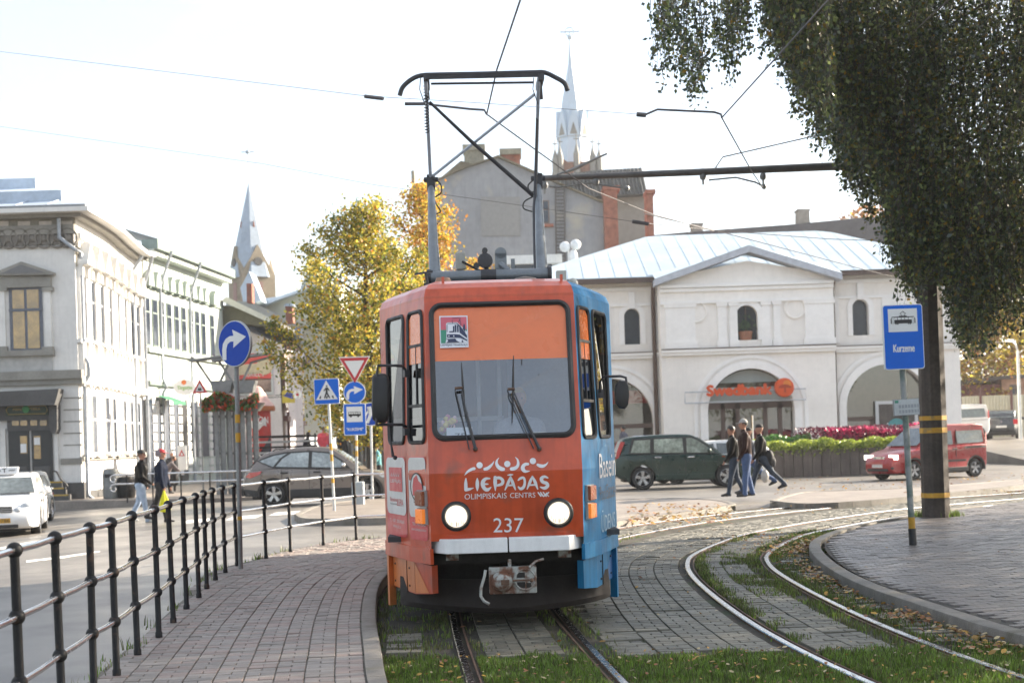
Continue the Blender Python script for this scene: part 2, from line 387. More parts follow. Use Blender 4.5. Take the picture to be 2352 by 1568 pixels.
# left pavement: 20 cm strips along the kerb, whole and half pavers by turns
left_poly = [tuple(RAILPATH.at(RAILPATH.L*i/60, -.13)[0][:2]) for i in range(61)]
left_poly = [tuple(KL.at(KL.L*i/80)[0][:2]) for i in range(81)]+left_poly[::-1]
specs = []
for k in range(14):
    off = -(.010+.1+k*.2025); q = 4.0; r = k
    while q < 30:
        p, t, nrm = KL.at(q, off)
        if p.y > 8.3 and p.y < 27 and inpoly(p.x, p.y, left_poly) and p.x < .2:
            mi = 1 if random.random() < .3 else 0
            if r % 2: specs.append((p, t, .2-J, .1-J, mi, 0.))
            else:
                for sgn in (-1, 1): specs.append((p+nrm*(.0493*sgn), t, .0985-J, .1-J, mi, 0.))
        q += .1; r += 1
brick_field(specs, pavement, [paver_l, paver_r])
# tram bed: 30 cm strips, thirds by turns
specs = []
def strips(path, o0, n, y0, y1, skip=.04, x1=99):
    for k in range(n):
        off = o0+.15+k*.306; q = 4.0; r = random.randint(0, 9)
        while q < path.L-1:
            p, t, nrm = path.at(q, off)
            if y0 < p.y < y1 and random.random() > skip and p.x < x1:
                a, b = (.1, .2) if r % 2 else (.2, .1); g = .008
                specs.append((p+nrm*(-.15+a/2), t, a-g, .1-J, 0, -.103)); specs.append((p+nrm*(.15-b/2), t, b-g, .1-J, 0, -.103))
            q += .1; r += 1
strips(T2, -1.34, 4, 10.75, 32); strips(T2, .13, 2, 10.55, 32, .06); strips(T1, -.32, 2, 10.9, 30, .08); strips(T1, .66, 1, 10.8, 17, .3)
strips(T2, 1.15, 2, 10.6, 19, .35, 3.9); strips(T1, -1.15, 2, 16, 30, .2); strips(T1, -1.1, 1, 11.2, 12.4, .4)
brick_field(specs, tram_bed, [paver_t])
# platform: running bond
specs = []; kp = [tuple(KR.at(KR.L*i/80, .15)[0][:2]) for i in range(81)]+[(30, 34), (30, 5)]
ang = radians(9); ca, sa = cos(ang), sin(ang); tdir = Vector((-sa, ca, 0))
for i in range(-10, 130):
    for j in range(0, 330):
        a = 2.5+i*.2+(j % 2)*.1; b = 5+j*.1; x, y = a*ca-b*sa+3.0, a*sa+b*ca
        if 8.5 < y < 33 and x < .385*y+.6 and inpoly(x, y, kp): specs.append((Vector((x, y, 0)), tdir, .2-J, .1-J, 0, 0.))
brick_field(specs, platform, [paver_p])

# ---- rails
def rail(path, off, side, q0=2.5):
    mb = MB(); rings = []; n = 130
    for i in range(n+1):
        p, t, nr = path.at(q0+(path.L-q0)*i/n, off); nr = nr*side; u = Vector((0, 0, 1))
        rings.append([p+nr*a+u*z for a, z in ((-.034, -.16), (-.034, -.099), (-.028, -.092), (.020, -.092), (.024, -.097), (.024, -.128), (.060, -.128), (.060, -.100), (.074, -.100), (.074, -.16))])
    k = 10
    vs = [p for r in rings for p in r]
    for i in range(n):
        for j in range(k-1):
            mb.mi = 0 if j in (1, 2, 3) else 1
            f = (i*k+j, i*k+j+1, (i+1)*k+j+1, (i+1)*k+j)
            mb.f.append(f if side < 0 else f[::-1]); mb.m.append(mb.mi)
    mb.v = [tuple(p) for p in vs]
    return mb.build('rail', [steel, rust], tram_bed)
rail(T1, -.5, 1); rail(T1, .5, -1); rail(T2, 0, 1); rail(T2, 1.0, -1)

# ---- islands in the carriageway beyond
def island(pts, name, mat, z=.0):
    P = [gnd(x, y, z) for x, y in pts]; top = [(p.x, p.y) for p in P]
    o = sheet(name, top, z, mat, thick=.2)
    pth = Path2([tuple(p) for p in top]+[top[0]], 4)
    kerb(pth, 0, pth.L-.05, -1, o, ln=1.0, w=.16, top=.012, mat=kerbm)
    return o
isl1 = island([(676, 1180), (700, 1190), (790, 1190), (895, 1188), (960, 1178), (950, 1140), (880, 1142), (790, 1150), (720, 1162)], 'traffic_island', stone_pave)
isl2 = island([(1330, 1212), (1434, 1195), (1560, 1178), (1660, 1163), (1690, 1155), (1640, 1146), (1540, 1143), (1434, 1146), (1330, 1152)], 'traffic_island', stone_pave)
isl3 = island([(1768, 1149), (1850, 1156), (1960, 1151), (2110, 1138), (2352, 1112), (2352, 1100), (2110, 1118), (1960, 1124), (1850, 1128), (1800, 1138)], 'traffic_island', stone_pave)
# ---- far pavements by the houses
def raised(name, pts, z, mat):
    return sheet(name, pts, z, mat, thick=.35)
raised('pavement', [(-40, 50), (-16.4, 50.0), (-11, 48.5), (-4, 47.5), (-1, 49), (-1, 120), (-40, 120)], -.12, stone_pave)
raised('plaza', [(-11.5, 57), (-1.2, 57), (-1.2, 80), (-11.5, 80)], .66, stone_pave)
raised('pavement', [(1, 58.5), (8, 57), (8, 64.9), (40, 64.9), (40, 90), (1, 90)], .02, stone_pave)
mb = MB(); mb.prism([(20.8, 55, -.3), (70, 50, -.3), (70, 110, -.3), (20.8, 110, -.3)], (0, 0, .02)); mb.add([(20.8, 55, -.12), (70, 50, -.12), (70, 68, .78), (20.8, 68, .78), (70, 110, .80), (20.8, 110, .80), (20.8, 68, -.3), (20.8, 110, -.3)], [(0, 1, 2, 3), (3, 2, 4, 5), (3, 5, 7, 6), (0, 3, 6)]); tag(mb.build('yard', asphalt, origin=(0, 0, 0)), None, kind='structure')

# ---- grass, moss tufts and fallen leaves
def blades(name, pts, h0, h1, w, mats, parent=None, lean=.5):
    V = []; F = []; MI = []
    for (x, y, z, s) in pts:
        h = random.uniform(h0, h1)*s; a = random.uniform(0, 2*pi); l = random.uniform(0, lean)*h; d = Vector((cos(a), sin(a), 0)); pz = random.uniform(0, 2*pi); sdv = Vector((cos(pz), sin(pz), 0))*w*random.uniform(.6, 1.3)
        b = Vector((x, y, z)); n0 = len(V); mid = b+d*l*.35+Vector((0, 0, h*.6)); tip = b+d*l+Vector((0, 0, h))
        V += [b-sdv, b+sdv, mid+sdv*.7, mid-sdv*.7, tip]; F += [(n0, n0+1, n0+2, n0+3), (n0+3, n0+2, n0+4)]; q = random.randrange(len(mats)); MI += [q, q]
    mb = MB(); mb.v = [tuple(v) for v in V]; mb.f = F; mb.m = MI
    o = mb.build(name, mats, parent, origin=(0, 0, 0) if parent is None else None); o['kind'] = 'stuff'; return o
g1 = leafmat('grass_green', (.085, .17, .02), .4, .4, (.15, .24, .035)); g2 = leafmat('grass_dull', (.065, .08, .025), .3, .4, (.11, .11, .04))
def clump(x, y, f=1.3):
    return .5+.5*sin(x*3.1*f+1.7*sin(y*2.3*f))*sin(y*2.7*f+1.3*sin(x*1.9*f))
def rail_clear(x, y):
    for path, offs in ((T1, (-.5, .5)), (T2, (0., 1.0))):
        i = np.argmin((path.p[:,0]-x)**2+(path.p[:,1]-y)**2); q = path.s[i]; p, t, nr = path.at(q)
        o = (Vector((x, y, 0))-p).dot(nr)
        for k in offs:
            if abs(o-k) < .055: return False, o
            if (path is T1 and k < 0 or path is T2 and k == 0) and 0 < o-k < .095: return False, o
            if (path is T1 and k > 0 or path is T2 and k > 0) and -.095 < o-k < 0: return False, o
    return True, 0
pts = []
for _ in range(62000):
    y = random.uniform(8.7, 11.0); x = random.uniform(-1.25, 4.0)
    xl = KL.at(np.interp(y, KL.p[:,1], KL.s))[0].x+.15
    xr = KR.at(np.interp(y, KR.p[:30,1][::1], KR.s[:30]))[0].x-.15 if y > 5.6 else 4
    edge = 10.62+.06*sin(x*5)+.05*sin(x*17)+(.22 if x < .3 else 0)+random.gauss(0, .05)
    if x < xl or x > xr or y > edge: continue
    if not rail_clear(x, y)[0]: continue
    pts.append((x, y, -.118, .55+.6*clump(x, y, 2)))
blades('grass', pts, .03, .075, .0045, [g1, g1, g2])
pts = []
for _ in range(80000):      # tufts along rails, kerbs and the gap in the curve
    y = random.uniform(10.4, 24); k = random.random()
    if k < .22: q = T1.at(np.interp(y, T1.p[:,1], T1.s), random.choice((-.5, .5))+random.gauss(0, .10))[0]
    elif k < .52: q = T2.at(np.interp(y, T2.p[:,1], T2.s), random.choice((.13, .13, .85, 1.12))+random.gauss(0, .07))[0]
    elif k < .68: q = T2.at(np.interp(y, T2.p[:,1], T2.s), random.uniform(1.05, 1.75))[0]
    elif k < .80:
        if y > 17.5: continue
        q = T1.at(np.interp(y, T1.p[:,1], T1.s), random.uniform(-1.28, -.55))[0]
    else:
        y = random.choice((15.6, 18.6))+random.gauss(0, .55); q = T2.at(np.interp(y, T2.p[:,1], T2.s), random.uniform(.4, .95))[0]
        if random.random() < .4: continue
    if random.random() > clump(q.x*1.4, q.y*.9, 1.6)*1.5-.25: continue
    if not rail_clear(q.x, q.y)[0]: continue
    dk = KL.at(np.interp(q.y, KL.p[:,1], KL.s))[0].x
    if q.x < dk+.14: continue
    pts.append((q.x, q.y, -.118, .45+.4*random.random()))
blades('track_grass', pts, .04, .09, .005, [g2, g2, g1])
pts = []
for _ in range(1500):       # weeds along the road edge under the railing and round the mast
    q, t, nr = RAILPATH.at(random.uniform(1.5, RAILPATH.L-1.2), -.14+random.gauss(0, .05))
    if clump(q.x*2, q.y*1.5) > .55: pts.append((q.x, q.y, -.02, random.uniform(.5, 1.5)))
for _ in range(700):
    a = random.uniform(0, 2*pi); r = .30+abs(random.gauss(0, .06)); c = gnd(2150, 1184, 0); pts.append((c.x+r*cos(a), c.y+r*sin(a), 0, random.uniform(.6, 1.5)))
blades('weeds', pts, .04, .10, .006, [g2, g1])
# fallen birch and lime leaves
lf = [leafmat('fallen_yellow', (.42, .24, .045), .25, .4), leafmat('fallen_brown', (.24, .10, .035), .2, .5), leafmat('fallen_pale', (.40, .32, .18), .2, .3)]
V = []; F = []; MI = []
def fallen(x, y, z, s=None):
    s = s or random.uniform(.018, .034); a = random.uniform(0, 2*pi); n0 = len(V); t = random.uniform(-.5, .5); t2 = random.uniform(-.5, .5)
    q = Matrix.Rotation(a, 3, 'Z') @ Matrix.Rotation(t, 3, 'X') @ Matrix.Rotation(t2, 3, 'Y')
    for p in ((-1, 0, 0), (-.2, -.6, .12), (.6, -.45, .05), (1.1, 0, 0), (.6, .45, .05), (-.2, .6, .12)): V.append(tuple(Vector((x, y, z+s*.45))+q @ Vector(p)*s))
    F.append(tuple(n0+i for i in range(6))); MI.append(random.choice((0, 0, 1, 1, 2)))
for _ in range(520): fallen(random.uniform(-.9, 3.9), random.uniform(9, 10.7), -.07+random.uniform(-.02, .02), random.uniform(.010, .022))
for _ in range(900):
    q0 = random.uniform(5, KR.L*.62); q, t, nr = KR.at(q0, -.17-abs(random.gauss(0, .16)))
    if clump(q.x, q.y, 2.2) > .42: fallen(q.x, q.y, -.10+random.uniform(0, .03))
for (cx, cy, nn, sp) in ((2105, 1422, 130, .16), (2300, 1480, 110, .25), (1975, 1340, 60, .12), (1830, 1262, 200, .35), (1850, 1240, 140, .4), (1690, 1240, 40, .3), (1945, 1310, 60, .15)):
    c = gnd(cx, cy, -.1)
    for _ in range(nn): fallen(c.x+random.gauss(0, sp), c.y+random.gauss(0, sp*1.4), -.10+random.uniform(0, .05))
for _ in range(420): fallen(random.uniform(-1, 9), random.uniform(10.5, 32), -.095 if random.random() < .8 else .012, random.uniform(.015, .03))
for _ in range(300):
    c = gnd(random.uniform(1440, 1680), random.uniform(1158, 1205), -.0); fallen(c.x, c.y+random.gauss(0, .2), .01, random.uniform(.03, .06))
for _ in range(500):
    c = gnd(random.uniform(1780, 2352), random.uniform(1085, 1150), -.14); fallen(c.x, c.y, .02 if c.y < 33 else -.13, random.uniform(.03, .05))
mb = MB(); mb.v = V; mb.f = F; mb.m = MI
o = mb.build('fallen_leaves', lf, origin=(0, 0, 0)); tag(o, 'yellow and brown fallen leaves scattered over rails, kerb and grass', 'leaves', kind='stuff')
for nm, lb, ct in (('grass', 'short green grass growing between the rails in the foreground', 'grass'), ('track_grass', 'dull grass tufts growing along the rails and kerbs', 'grass'), ('weeds', 'small weeds along the railing feet and the mast', 'weeds')):
    tag(bpy.data.objects[nm], lb, ct)
# ================================================================== TRAM
orange = M('tram_orange_paint', (.52, .070, .019), .36, var=.10, scale=1.6, streak=.25, coat=.35, dirt=(.30, .07, .035), dirt_amt=.08, dscale=3)
orange2 = M('tram_light_orange_paint', (.62, .19, .05), .35, var=.10, scale=2, streak=.2, coat=.3)
filmo = M('windscreen_film', (.76, .185, .058), .32, var=.05, scale=2, coat=.5)
blue = M('tram_blue_paint', (.018, .20, .42), .45, var=.10, scale=1.6, streak=.3, spec=.2, dirt=(.03, .12, .2), dirt_amt=.08, dscale=3)
blue2 = M('tram_dark_blue_paint', (.03, .12, .30), .35, var=.1, scale=2)
black = M('black_rubber', (.012, .012, .013), .5, var=.1)
white = M('white_paint', (.74, .75, .76), .4, var=.06, scale=3, streak=.12)
decal = M('white_lettering', (.72, .73, .76), .45, var=.04)
underm = M('underframe_dark', (.018, .016, .015), .85, var=.3, scale=6)
rusty = M('coupler_paint_rust', (.34, .35, .33), .6, var=.15, scale=5, bump=.3, dirt=(.13, .055, .03), dirt_amt=.42, dscale=9)
pgrey = M('pantograph_grey', (.16, .18, .20), .4, .3, var=.15, scale=6, coat=.2)
plight = M('pantograph_light', (.42, .46, .52), .35, .5, var=.1)
pdark = M('pantograph_dark', (.035, .035, .04), .45, .2, var=.2)
amber = M('amber_lens', (.22, .045, .006), .3, var=.05)
amber_lit = M('amber_lens_lit', (.45, .11, .01), .3, var=.05, emit=(1, .26, .02), es=.12)
cabglass = glass('windscreen_glass', (.80, .87, .92), .21)
sideglass = glass('side_glass', (.22, .23, .22), .10)
chrome = M('chrome', (.7, .7, .7), .12, 1.0, var=.03)
cabdark = M('cab_interior', (.05, .055, .06), .8, var=.2)
cabgrey = M('cab_frame_grey', (.55, .58, .62), .6, var=.1)

TY = 12.1
tram = thing('tram', 'orange and blue tram number 237 with raised pantograph and lit headlights', 'tram', (-.06, TY, -.10), radians(2.5))
TM = Matrix.Translation(tram.location) @ Matrix.Rotation(radians(2.5), 4, 'Z'); TI = TM.inverted()
def tl(x, y, Y): return TI @ at(x, y, Y)
PZ = [.30, .72, .86, 1.38, 1.66, 2.85, 2.90]; PYF = [.12, .09, .06, 0., .045, .30, .32]
def yF(z): return float(np.interp(z, PZ, PYF))
LB = 9.0
def CN(k, z, s):
    y = yF(z)
    if k == 1: return Vector((s*.655, y+.03, z))
    if k == 2: return Vector((s*(.845-.02*max(0, z-1.6)), .50+.75*y, z))
    if k == 3: return Vector((s*1.10, 1.45+.2*y, z))
    return Vector((s*1.10, LB, z))
def SF(u, z):
    a, b = CN(1, z, -1), CN(1, z, 1); p = a.lerp(b, u); p.y -= .035*(1-(2*u-1)**4); return p
def facet(k, s):
    return lambda u, z: CN(k, z, s).lerp(CN(k+1, z, s), u)
FA = {('A', -1): facet(1, -1), ('A', 1): facet(1, 1), ('B', -1): facet(2, -1), ('B', 1): facet(2, 1), ('S', -1): facet(3, -1), ('S', 1): facet(3, 1)}
def nrm(S, u, z, s=1):
    e = 1e-3; n = (S(u+e, z)-S(u-e, z)).cross(S(u, z+e)-S(u, z-e)).normalized()
    c = Vector((0, 4, 1.8)); return n if n.dot(S(u, z)-c) > 0 else -n
def rrect(S, u0, u1, z0, z1, r, n=6):
    """rounded rectangle in (u,z): points with arc radius r metres"""
    Lu = (S(u1, (z0+z1)/2)-S(u0, (z0+z1)/2)).length/(u1-u0); ru = r/Lu; out = []
    for (cu, cz, a0) in ((u1-ru, z1-r, 0), (u0+ru, z1-r, pi/2), (u0+ru, z0+r, pi), (u1-ru, z0+r, 1.5*pi)):
        out.append([(cu+ru*cos(a0+pi/2*k/n), cz+r*sin(a0+pi/2*k/n)) for k in range(n+1)])
    return out
def skin(mb, S, u0, u1, z0, z1, hole=None, nu=3):
    if hole is None:
        zs = sorted(set([z0, z1]+[z for z in PZ if z0 < z < z1])); us = np.linspace(u0, u1, nu+1)
        for a, b in zip(zs[:-1], zs[1:]):
            for c, d in zip(us[:-1], us[1:]): mb.face(S(c, a), S(d, a), S(d, b), S(c, b))
        return
    arcs = rrect(S, *hole); cor = [(u1, z1), (u0, z1), (u0, z0), (u1, z0)]; I = []; O = []
    for k, arc in enumerate(arcs):
        n = len(arc)-1
        for i, (u, z) in enumerate(arc):
            I.append((u, z)); c = cor[k]
            if i == 0: O.append((c[0], z) if k % 2 == 0 else (u, c[1]))
            elif i == n: O.append((u, c[1]) if k % 2 == 0 else (c[0], z))
            else: O.append(c)
    m = len(I)
    for i in range(m):
        j = (i+1) % m; ps = [S(*I[i]), S(*O[i]), S(*O[j]), S(*I[j])]
        if O[i] == O[j]: ps = [ps[0], ps[1], ps[3]]
        mb.face(*ps)
def ringpts(S, hole, off=0.):
    return [S(u, z)+nrm(S, u, z)*off for arc in rrect(S, *hole) for u, z in arc]
def gasket(S, hole, parent, r=.02, name='window_seal'):
    P = ringpts(S, hole, .004); mb = MB(); mb.tube(P+[P[0], P[1]], r, 6, False); return mb.build(name, black, parent, local=True, smooth=50)
def pane(S, hole, parent, mat, off=-.004, name='window_pane'):
    P = ringpts(S, hole, off); mb = MB(); mb.face(*P); return mb.build(name, mat, parent, local=True)
# ---- body shell
wind = (.045, .955, 1.675, 2.835, .09)
mb = MB()
skin(mb, SF, 0, 1, .80, 1.66, nu=8); skin(mb, SF, 0, 1, 1.66, 2.855, wind); skin(mb, SF, 0, 1, 2.855, 2.90, nu=8)
wA = (.13, .90, 1.65, 2.80, .06); wB = (.10, .72, 1.65, 2.80, .07)
sides = []
for s, mm in ((-1, 0), (1, 1)):
    mb.mi = mm
    for key, hole in (('A', wA), ('B', wB)):
        S = FA[key, s]; skin(mb, S, 0, 1, .72, 1.60); skin(mb, S, 0, 1, 1.60, 2.855, hole); skin(mb, S, 0, 1, 2.855, 2.90)
    S = FA['S', s]; skin(mb, S, 0, 1, .45, 1.50)
    holes = []
    for k in range(4):
        h = (.04+.24*k, .23+.24*k, 1.58, 2.70, .08); holes.append(h); skin(mb, S, .25*k, .25*k+.25, 1.50, 2.90, h)
    sides.append((S, holes))
mb.mi = 0
mb.face(CN(4, .45, -1), CN(4, .45, 1), CN(4, 2.9, 1), CN(4, 2.9, -1))
# roof
def plan(z, ins, dz=0):
    P = [CN(4, z, -1), CN(3, z, -1), CN(2, z, -1), CN(1, z, -1)]+[SF(u, z) for u in (.25, .5, .75)]+[CN(1, z, 1), CN(2, z, 1), CN(3, z, 1), CN(4, z, 1)]
    return [Vector((p.x*(1-ins*.8/1.1), p.y+ins*1.5*(1 if p.y < 4 else -1), z+dz)) for p in P]
rings = [plan(2.90, 0), plan(2.90, .0, .02), plan(2.90, .03, .09), plan(2.90, .09, .14), plan(2.90, .22, .185)]
for k in range(4):
    for i in range(10):
        mb.mi = (1 if i >= 7 else 0)
        mb.face(rings[k][i], rings[k][i+1], rings[k+1][i+1], rings[k+1][i])
mb.mi = 2; mb.face(*rings[4])
body = mb.build('body', [orange, blue, M('roof_grey', (.45, .46, .48), .5, var=.2)], tram, local=True, smooth=28)
# ---- windscreen and windows
ws = gasket(SF, wind, tram, .026, 'windscreen_seal')
zsplit = 2.345
glassh = (.05, .95, 1.68, zsplit, .08)
arcs = rrect(SF, *wind); P = [q for a in arcs for q in a]
low = [(u, z) for u, z in P if z <= zsplit]; up = [(u, z) for u, z in P if z > zsplit]
lo_pts = [(.045, zsplit)]+low+[(.955, zsplit)]
up_pts = [(.955, zsplit)]+up+[(.045, zsplit)]
mb = MB(); mb.face(*[SF(u, z)+nrm(SF, .5, z)*-.002 for u, z in lo_pts]); pw = mb.build('windscreen', cabglass, tram, local=True)
mb = MB(); mb.face(*[SF(u, z)+nrm(SF, .5, z)*-.001 for u, z in up_pts]); film = mb.build('windscreen_film', filmo, tram, local=True)
filmt = M('window_film_orange', (.72, .15, .012), .25, var=.05, coat=.5)
for s in (-1, 1):
    for key, hole, zs_ in (('A', wA, 2.34), ('B', wB, None)):
        S = FA[key, s]; gasket(S, hole, tram, .018); g = pane(S, hole, tram, sideglass)
        if zs_:
            q = [(hole[0]+.05, zs_), (hole[1]-.05, zs_), (hole[1]-.05, 2.74), (hole[1]-.2, 2.785), (hole[0]+.2, 2.785), (hole[0]+.05, 2.74)]
            m2 = MB(); m2.face(*[S(u, z)+nrm(S, u, z)*.003 for u, z in q]); m2.build('window_film', filmt, g, local=True)
            for zz in (2.50, 1.97):
                m2 = MB(); a, b = S(hole[0], zz), S(hole[1], zz); m2.obox((a+b)/2, (b-a)/2, nrm(S, .5, zz)*.012, (0, 0, .012)); m2.build('glazing_bar', black, g, local=True)
            m2 = MB(); a, b = S(.5, 1.97), S(.5, 2.5); m2.tube([a, b], .008, 5); m2.build('glazing_bar', black, g, local=True)
for S, holes in sides:
    for h in holes: gasket(S, h, tram, .016); pane(S, h, tram, sideglass)
# ---- interior
mb = MB(); mb.box((-1.06, .9, .75), (1.06, LB-.1, .80)); mb.box((-1.06, LB-.3, .8), (1.06, LB-.25, 2.85)); mb.build('floor', cabdark, tram, local=True)
mb = MB(); mb.prism([(-.60, .10, 1.62), (.60, .10, 1.62), (.78, .62, 1.66), (-.78, .62, 1.66)], (0, 0, -.5)); mb.build('dashboard', cabdark, tram, local=True)
mb = MB()
for x in (-.62, -.18, .02): mb.box((x-.018, 1.5, .8), (x+.018, 1.53, 2.7))
for z in (1.25, 1.86, 2.62): mb.box((-1.0, 1.5, z-.02), (.05, 1.53, z+.02))
mb.build('cab_partition', cabgrey, tram, local=True)
mb = MB(); mb.box((-1.0, 1.545, .8), (1.0, 1.56, 1.85)); mb.box((.1, 1.545, 1.85), (1.0, 1.56, 2.75)); mb.build('partition_panel', M('cab_panel', (.20, .25, .34), .6), tram, local=True)
for xx in (-.5, .5):
    for yy in np.arange(2.6, 8, 1.0):
        m2 = MB(); m2.box((xx-.22, yy, .8), (xx+.22, yy+.45, 1.2)); m2.box((xx-.22, yy+.40, 1.2), (xx+.22, yy+.47, 1.75)); m2.build('seat', cabdark, tram, local=True, bevel=.03)
mb = MB()
for s in (-1, 1):
    for yy in (2.2, 4.2, 6.2): mb.tube([(s*.75, yy, .8), (s*.75, yy, 2.9)], .018, 6)
mb.build('grab_pole', M('grab_pole_grey', (.5, .5, .48), .4, var=.05), tram, local=True)
def zoomloc(x0, y0, k, Y):
    return lambda zx, zy, dy=0.: tl((x0+zx/k)/1.7415, (y0+zy/k)/1.7415, Y+dy)
z6 = zoomloc(1740, 1180, 2.529, 12.22)
# number card, paper, flowers behind the glass
mb = MB(); a, b = z6(120, 1470, .06), z6(375, 1330, .06); yy = .12
mb.box((a.x, yy, a.z), (b.x, yy+.006, b.z)); card = mb.build('number_card', decal, tram, local=True)
mb = MB(); a, b = z6(200, 1445, .06), z6(308, 1390, .06); put_text(mb, '75', (a.x, yy-.003, a.z), (1, 0, 0), (0, 0, 1), b.x-a.x, b.z-a.z); mb.build('lettering', M('print_grey', (.10, .10, .12), .6, var=.02), card, local=True)
mb = MB(); a, b = z6(975, 1435, .06), z6(1113, 1378, .06); mb.box((a.x, .14, a.z), (b.x, .146, b.z)); mb.build('paper', M('paper_cream', (.55, .52, .46), .7), tram, local=True)
fl = thing('flower_bunch', 'pink and yellow flower bunch behind the tram windscreen beside the number card', 'flowers', TM @ Vector((z6(110, 1300).x, .2, 1.67)))
for k in range(26):
    p = z6(random.uniform(50, 210), random.uniform(1215, 1370)); w = TM @ Vector((p.x, .2+random.uniform(-.04, .05), p.z))
    mb = MB(); mb.ball(w, random.uniform(.018, .032), 8, 5); mb.build('flower_head', random.choice([M('petal_pink', (.62, .16, .24), .6), M('petal_pale', (.75, .45, .45), .6), M('petal_yellow', (.7, .5, .1), .6)]), fl, smooth=60)
mb = MB()
for k in range(6): mb.tube([tuple(fl.location), tuple(fl.location+Vector((random.uniform(-.08, .08), 0, .12)))], .004, 4)
mb.build('stem', M('stem_green', (.06, .14, .03), .7), fl)
# ---- bumper, skirts, underframe, apron
BP = [(-.70, .30), (-.52, -.03), (.52, -.03), (.70, .30)]
for (i0, t0, t1) in ((-1, 0, 0), (1, 0, 0)):
    q = [(i0*.006, -.03), (i0*.52, -.03), (i0*.70, .30), (i0*.60, .36), (i0*.46, .07), (i0*.006, .07)]
    mb = MB(); mb.prism([(x, y, .695) for x, y in q], (0, 0, .125)); mb.build('bumper', white, tram, local=True, bevel=.008)
for s, m1, m2 in ((-1, orange, orange2), (1, blue, blue2)):
    mb = MB(); A, B = FA['A', s], FA['B', s]
    # mid band
    for S in (A, B):
        P = [S(0, .60), S(1, .60), S(1, .735), S(0, .735)]; n = nrm(S, .5, .7)
        mb.prism([p+n*.012 for p in P], n*-.03)
    mb.build('side_band', m1, tram, local=True)
    mb = MB()
    n = nrm(B, .5, .5)
    P = [A(.15, .58), A(1, .59), B(.93, .59), B(.93, .30), A(1, .30), A(.15, .335)]
    ins = lambda p: Vector((p.x*.965, p.y+.05, p.z))
    mb.face(*[ins(P[i]) for i in (0, 1, 4, 5)]); mb.face(*[ins(P[i]) for i in (1, 2, 3, 4)])
    b_ = [ins(p)+Vector((-s*.05, .05, 0)) for p in P]
    mb.face(ins(P[0]), ins(P[5]), b_[5], b_[0]); mb.face(ins(P[5]), ins(P[4]), b_[4], b_[5]); mb.face(ins(P[4]), ins(P[3]), b_[3], b_[4])
    sk = mb.build('skirt_panel', m1, tram, local=True)
    tri = [B(.05, .565), B(.93, .30), B(.05, .305)] if s < 0 else [B(.93, .57), B(.93, .31), B(.35, .31)]
    if s < 0: tri = [A(.55, .585), A(1, .59), A(1, .305), A(.15, .342)][1:]+[]
    tri = [B(.0, .585), B(.9, .585), B(.9, .31), B(.0, .31)] if s < 0 else tri
    m3 = MB(); m3.face(*[ins(p)+n*.004 for p in tri]); m3.build('colour_patch', m2, sk, local=True)
    if s < 0:
        m3 = MB(); m3.face(*[ins(p)+nrm(A, .5, .5)*.004 for p in (A(.98, .585), A(.3, .338), A(.98, .31))]); m3.build('colour_patch', m2, sk, local=True)
    for (uu, zz) in ((.2, .52), (.8, .52), (.2, .36), (.8, .36)):
        m3 = MB(); m3.ball(ins(B(uu, zz))+n*.004, .011, 6, 4); m3.build('bolt', black, sk, local=True)
    mb = MB(); q = [B(.93, .72), B(.93, .12), B(1.0, .12), B(1.0, .72)]; mb.prism(q, (-s*.06, .05, 0)); mb.build('door_post', m2 if s < 0 else m1, tram, local=True)
mb = MB(); mb.box((-.9, .9, .18), (.9, LB-.5, .72)); mb.box((-.62, .35, .58), (.62, .95, .70)); mb.build('underframe', underm, tram, local=True)
mb = MB()
arc = [Vector((1.02*sin(t), .42+.62*(1-cos(t))*1.4, 0)) for t in np.linspace(-1.25, 1.25, 15)]
rings = [[p+Vector((0, .10, .16)), p+Vector((0, .02, .17)), p+Vector((0, -.02, .22)), p+Vector((0, .10, .42)), p+Vector((0, .12, .42))] for p in arc]
for r in rings:
    k = abs(r[0].x); 
    for v in r[:3]: v.z -= .05*max(0, 1-k)
mb.loft(rings); mb.build('apron', M('apron_dirty', (.018, .013, .011), .8, var=.3, scale=4), tram, local=True, smooth=40)
for s in (-1, 1):
    for yy in (1.7, 3.3, 6.5):
        mb = MB(); mb.lathe([(.30, -.05), (.33, -.04), (.33, .04), (.30, .05)], (s*.5, yy, .335), 20, (1, 0, 0)); mb.build('wheel', underm, tram, local=True)
# coupler
z5 = zoomloc(1480, 1950, 2.2615, 12.0)
c0, c1 = z5(1085, 970), z5(1510, 712); cy = -.02
mb = MB(); mb.box((c0.x, cy, c0.z), (c1.x, cy+.10, c1.z)); cp = mb.build('coupler', rusty, tram, local=True, bevel=.008)
pl_, pr_ = z5(1195, 850), z5(1408, 833)
mb = MB(); mb.lathe([(.088, 0), (.09, .03), (.075, .06), (.05, .095), (.035, .10)], (pl_.x, cy, pl_.z), 18, (0, -1, 0)); mb.build('coupler_cone', rusty, cp, local=True, smooth=50)
mb = MB(); P = [Vector((pr_.x+.088*cos(t), cy-.006, pr_.z+.088*sin(t))) for t in np.linspace(0, 2*pi, 21)]; mb.tube(P, .009, 6, False); mb.build('coupler_ring', rusty, cp, local=True, smooth=50)
for (dx, dz, w, h) in ((-.035, .038, .034, .022), (-.035, -.045, .034, .025), (.03, -.05, .02, .02)):
    mb = MB(); mb.box((pr_.x+dx-w, cy-.004, pr_.z+dz-h), (pr_.x+dx+w, cy+.01, pr_.z+dz+h)); mb.build('coupler_slot', underm, cp, local=True)
mb = MB(); mb.box((pl_.x-.01, cy-.12, pl_.z-.022), (pl_.x+.06, cy-.09, pl_.z+.022)); mb.build('coupler_pin', rust, cp, local=True)
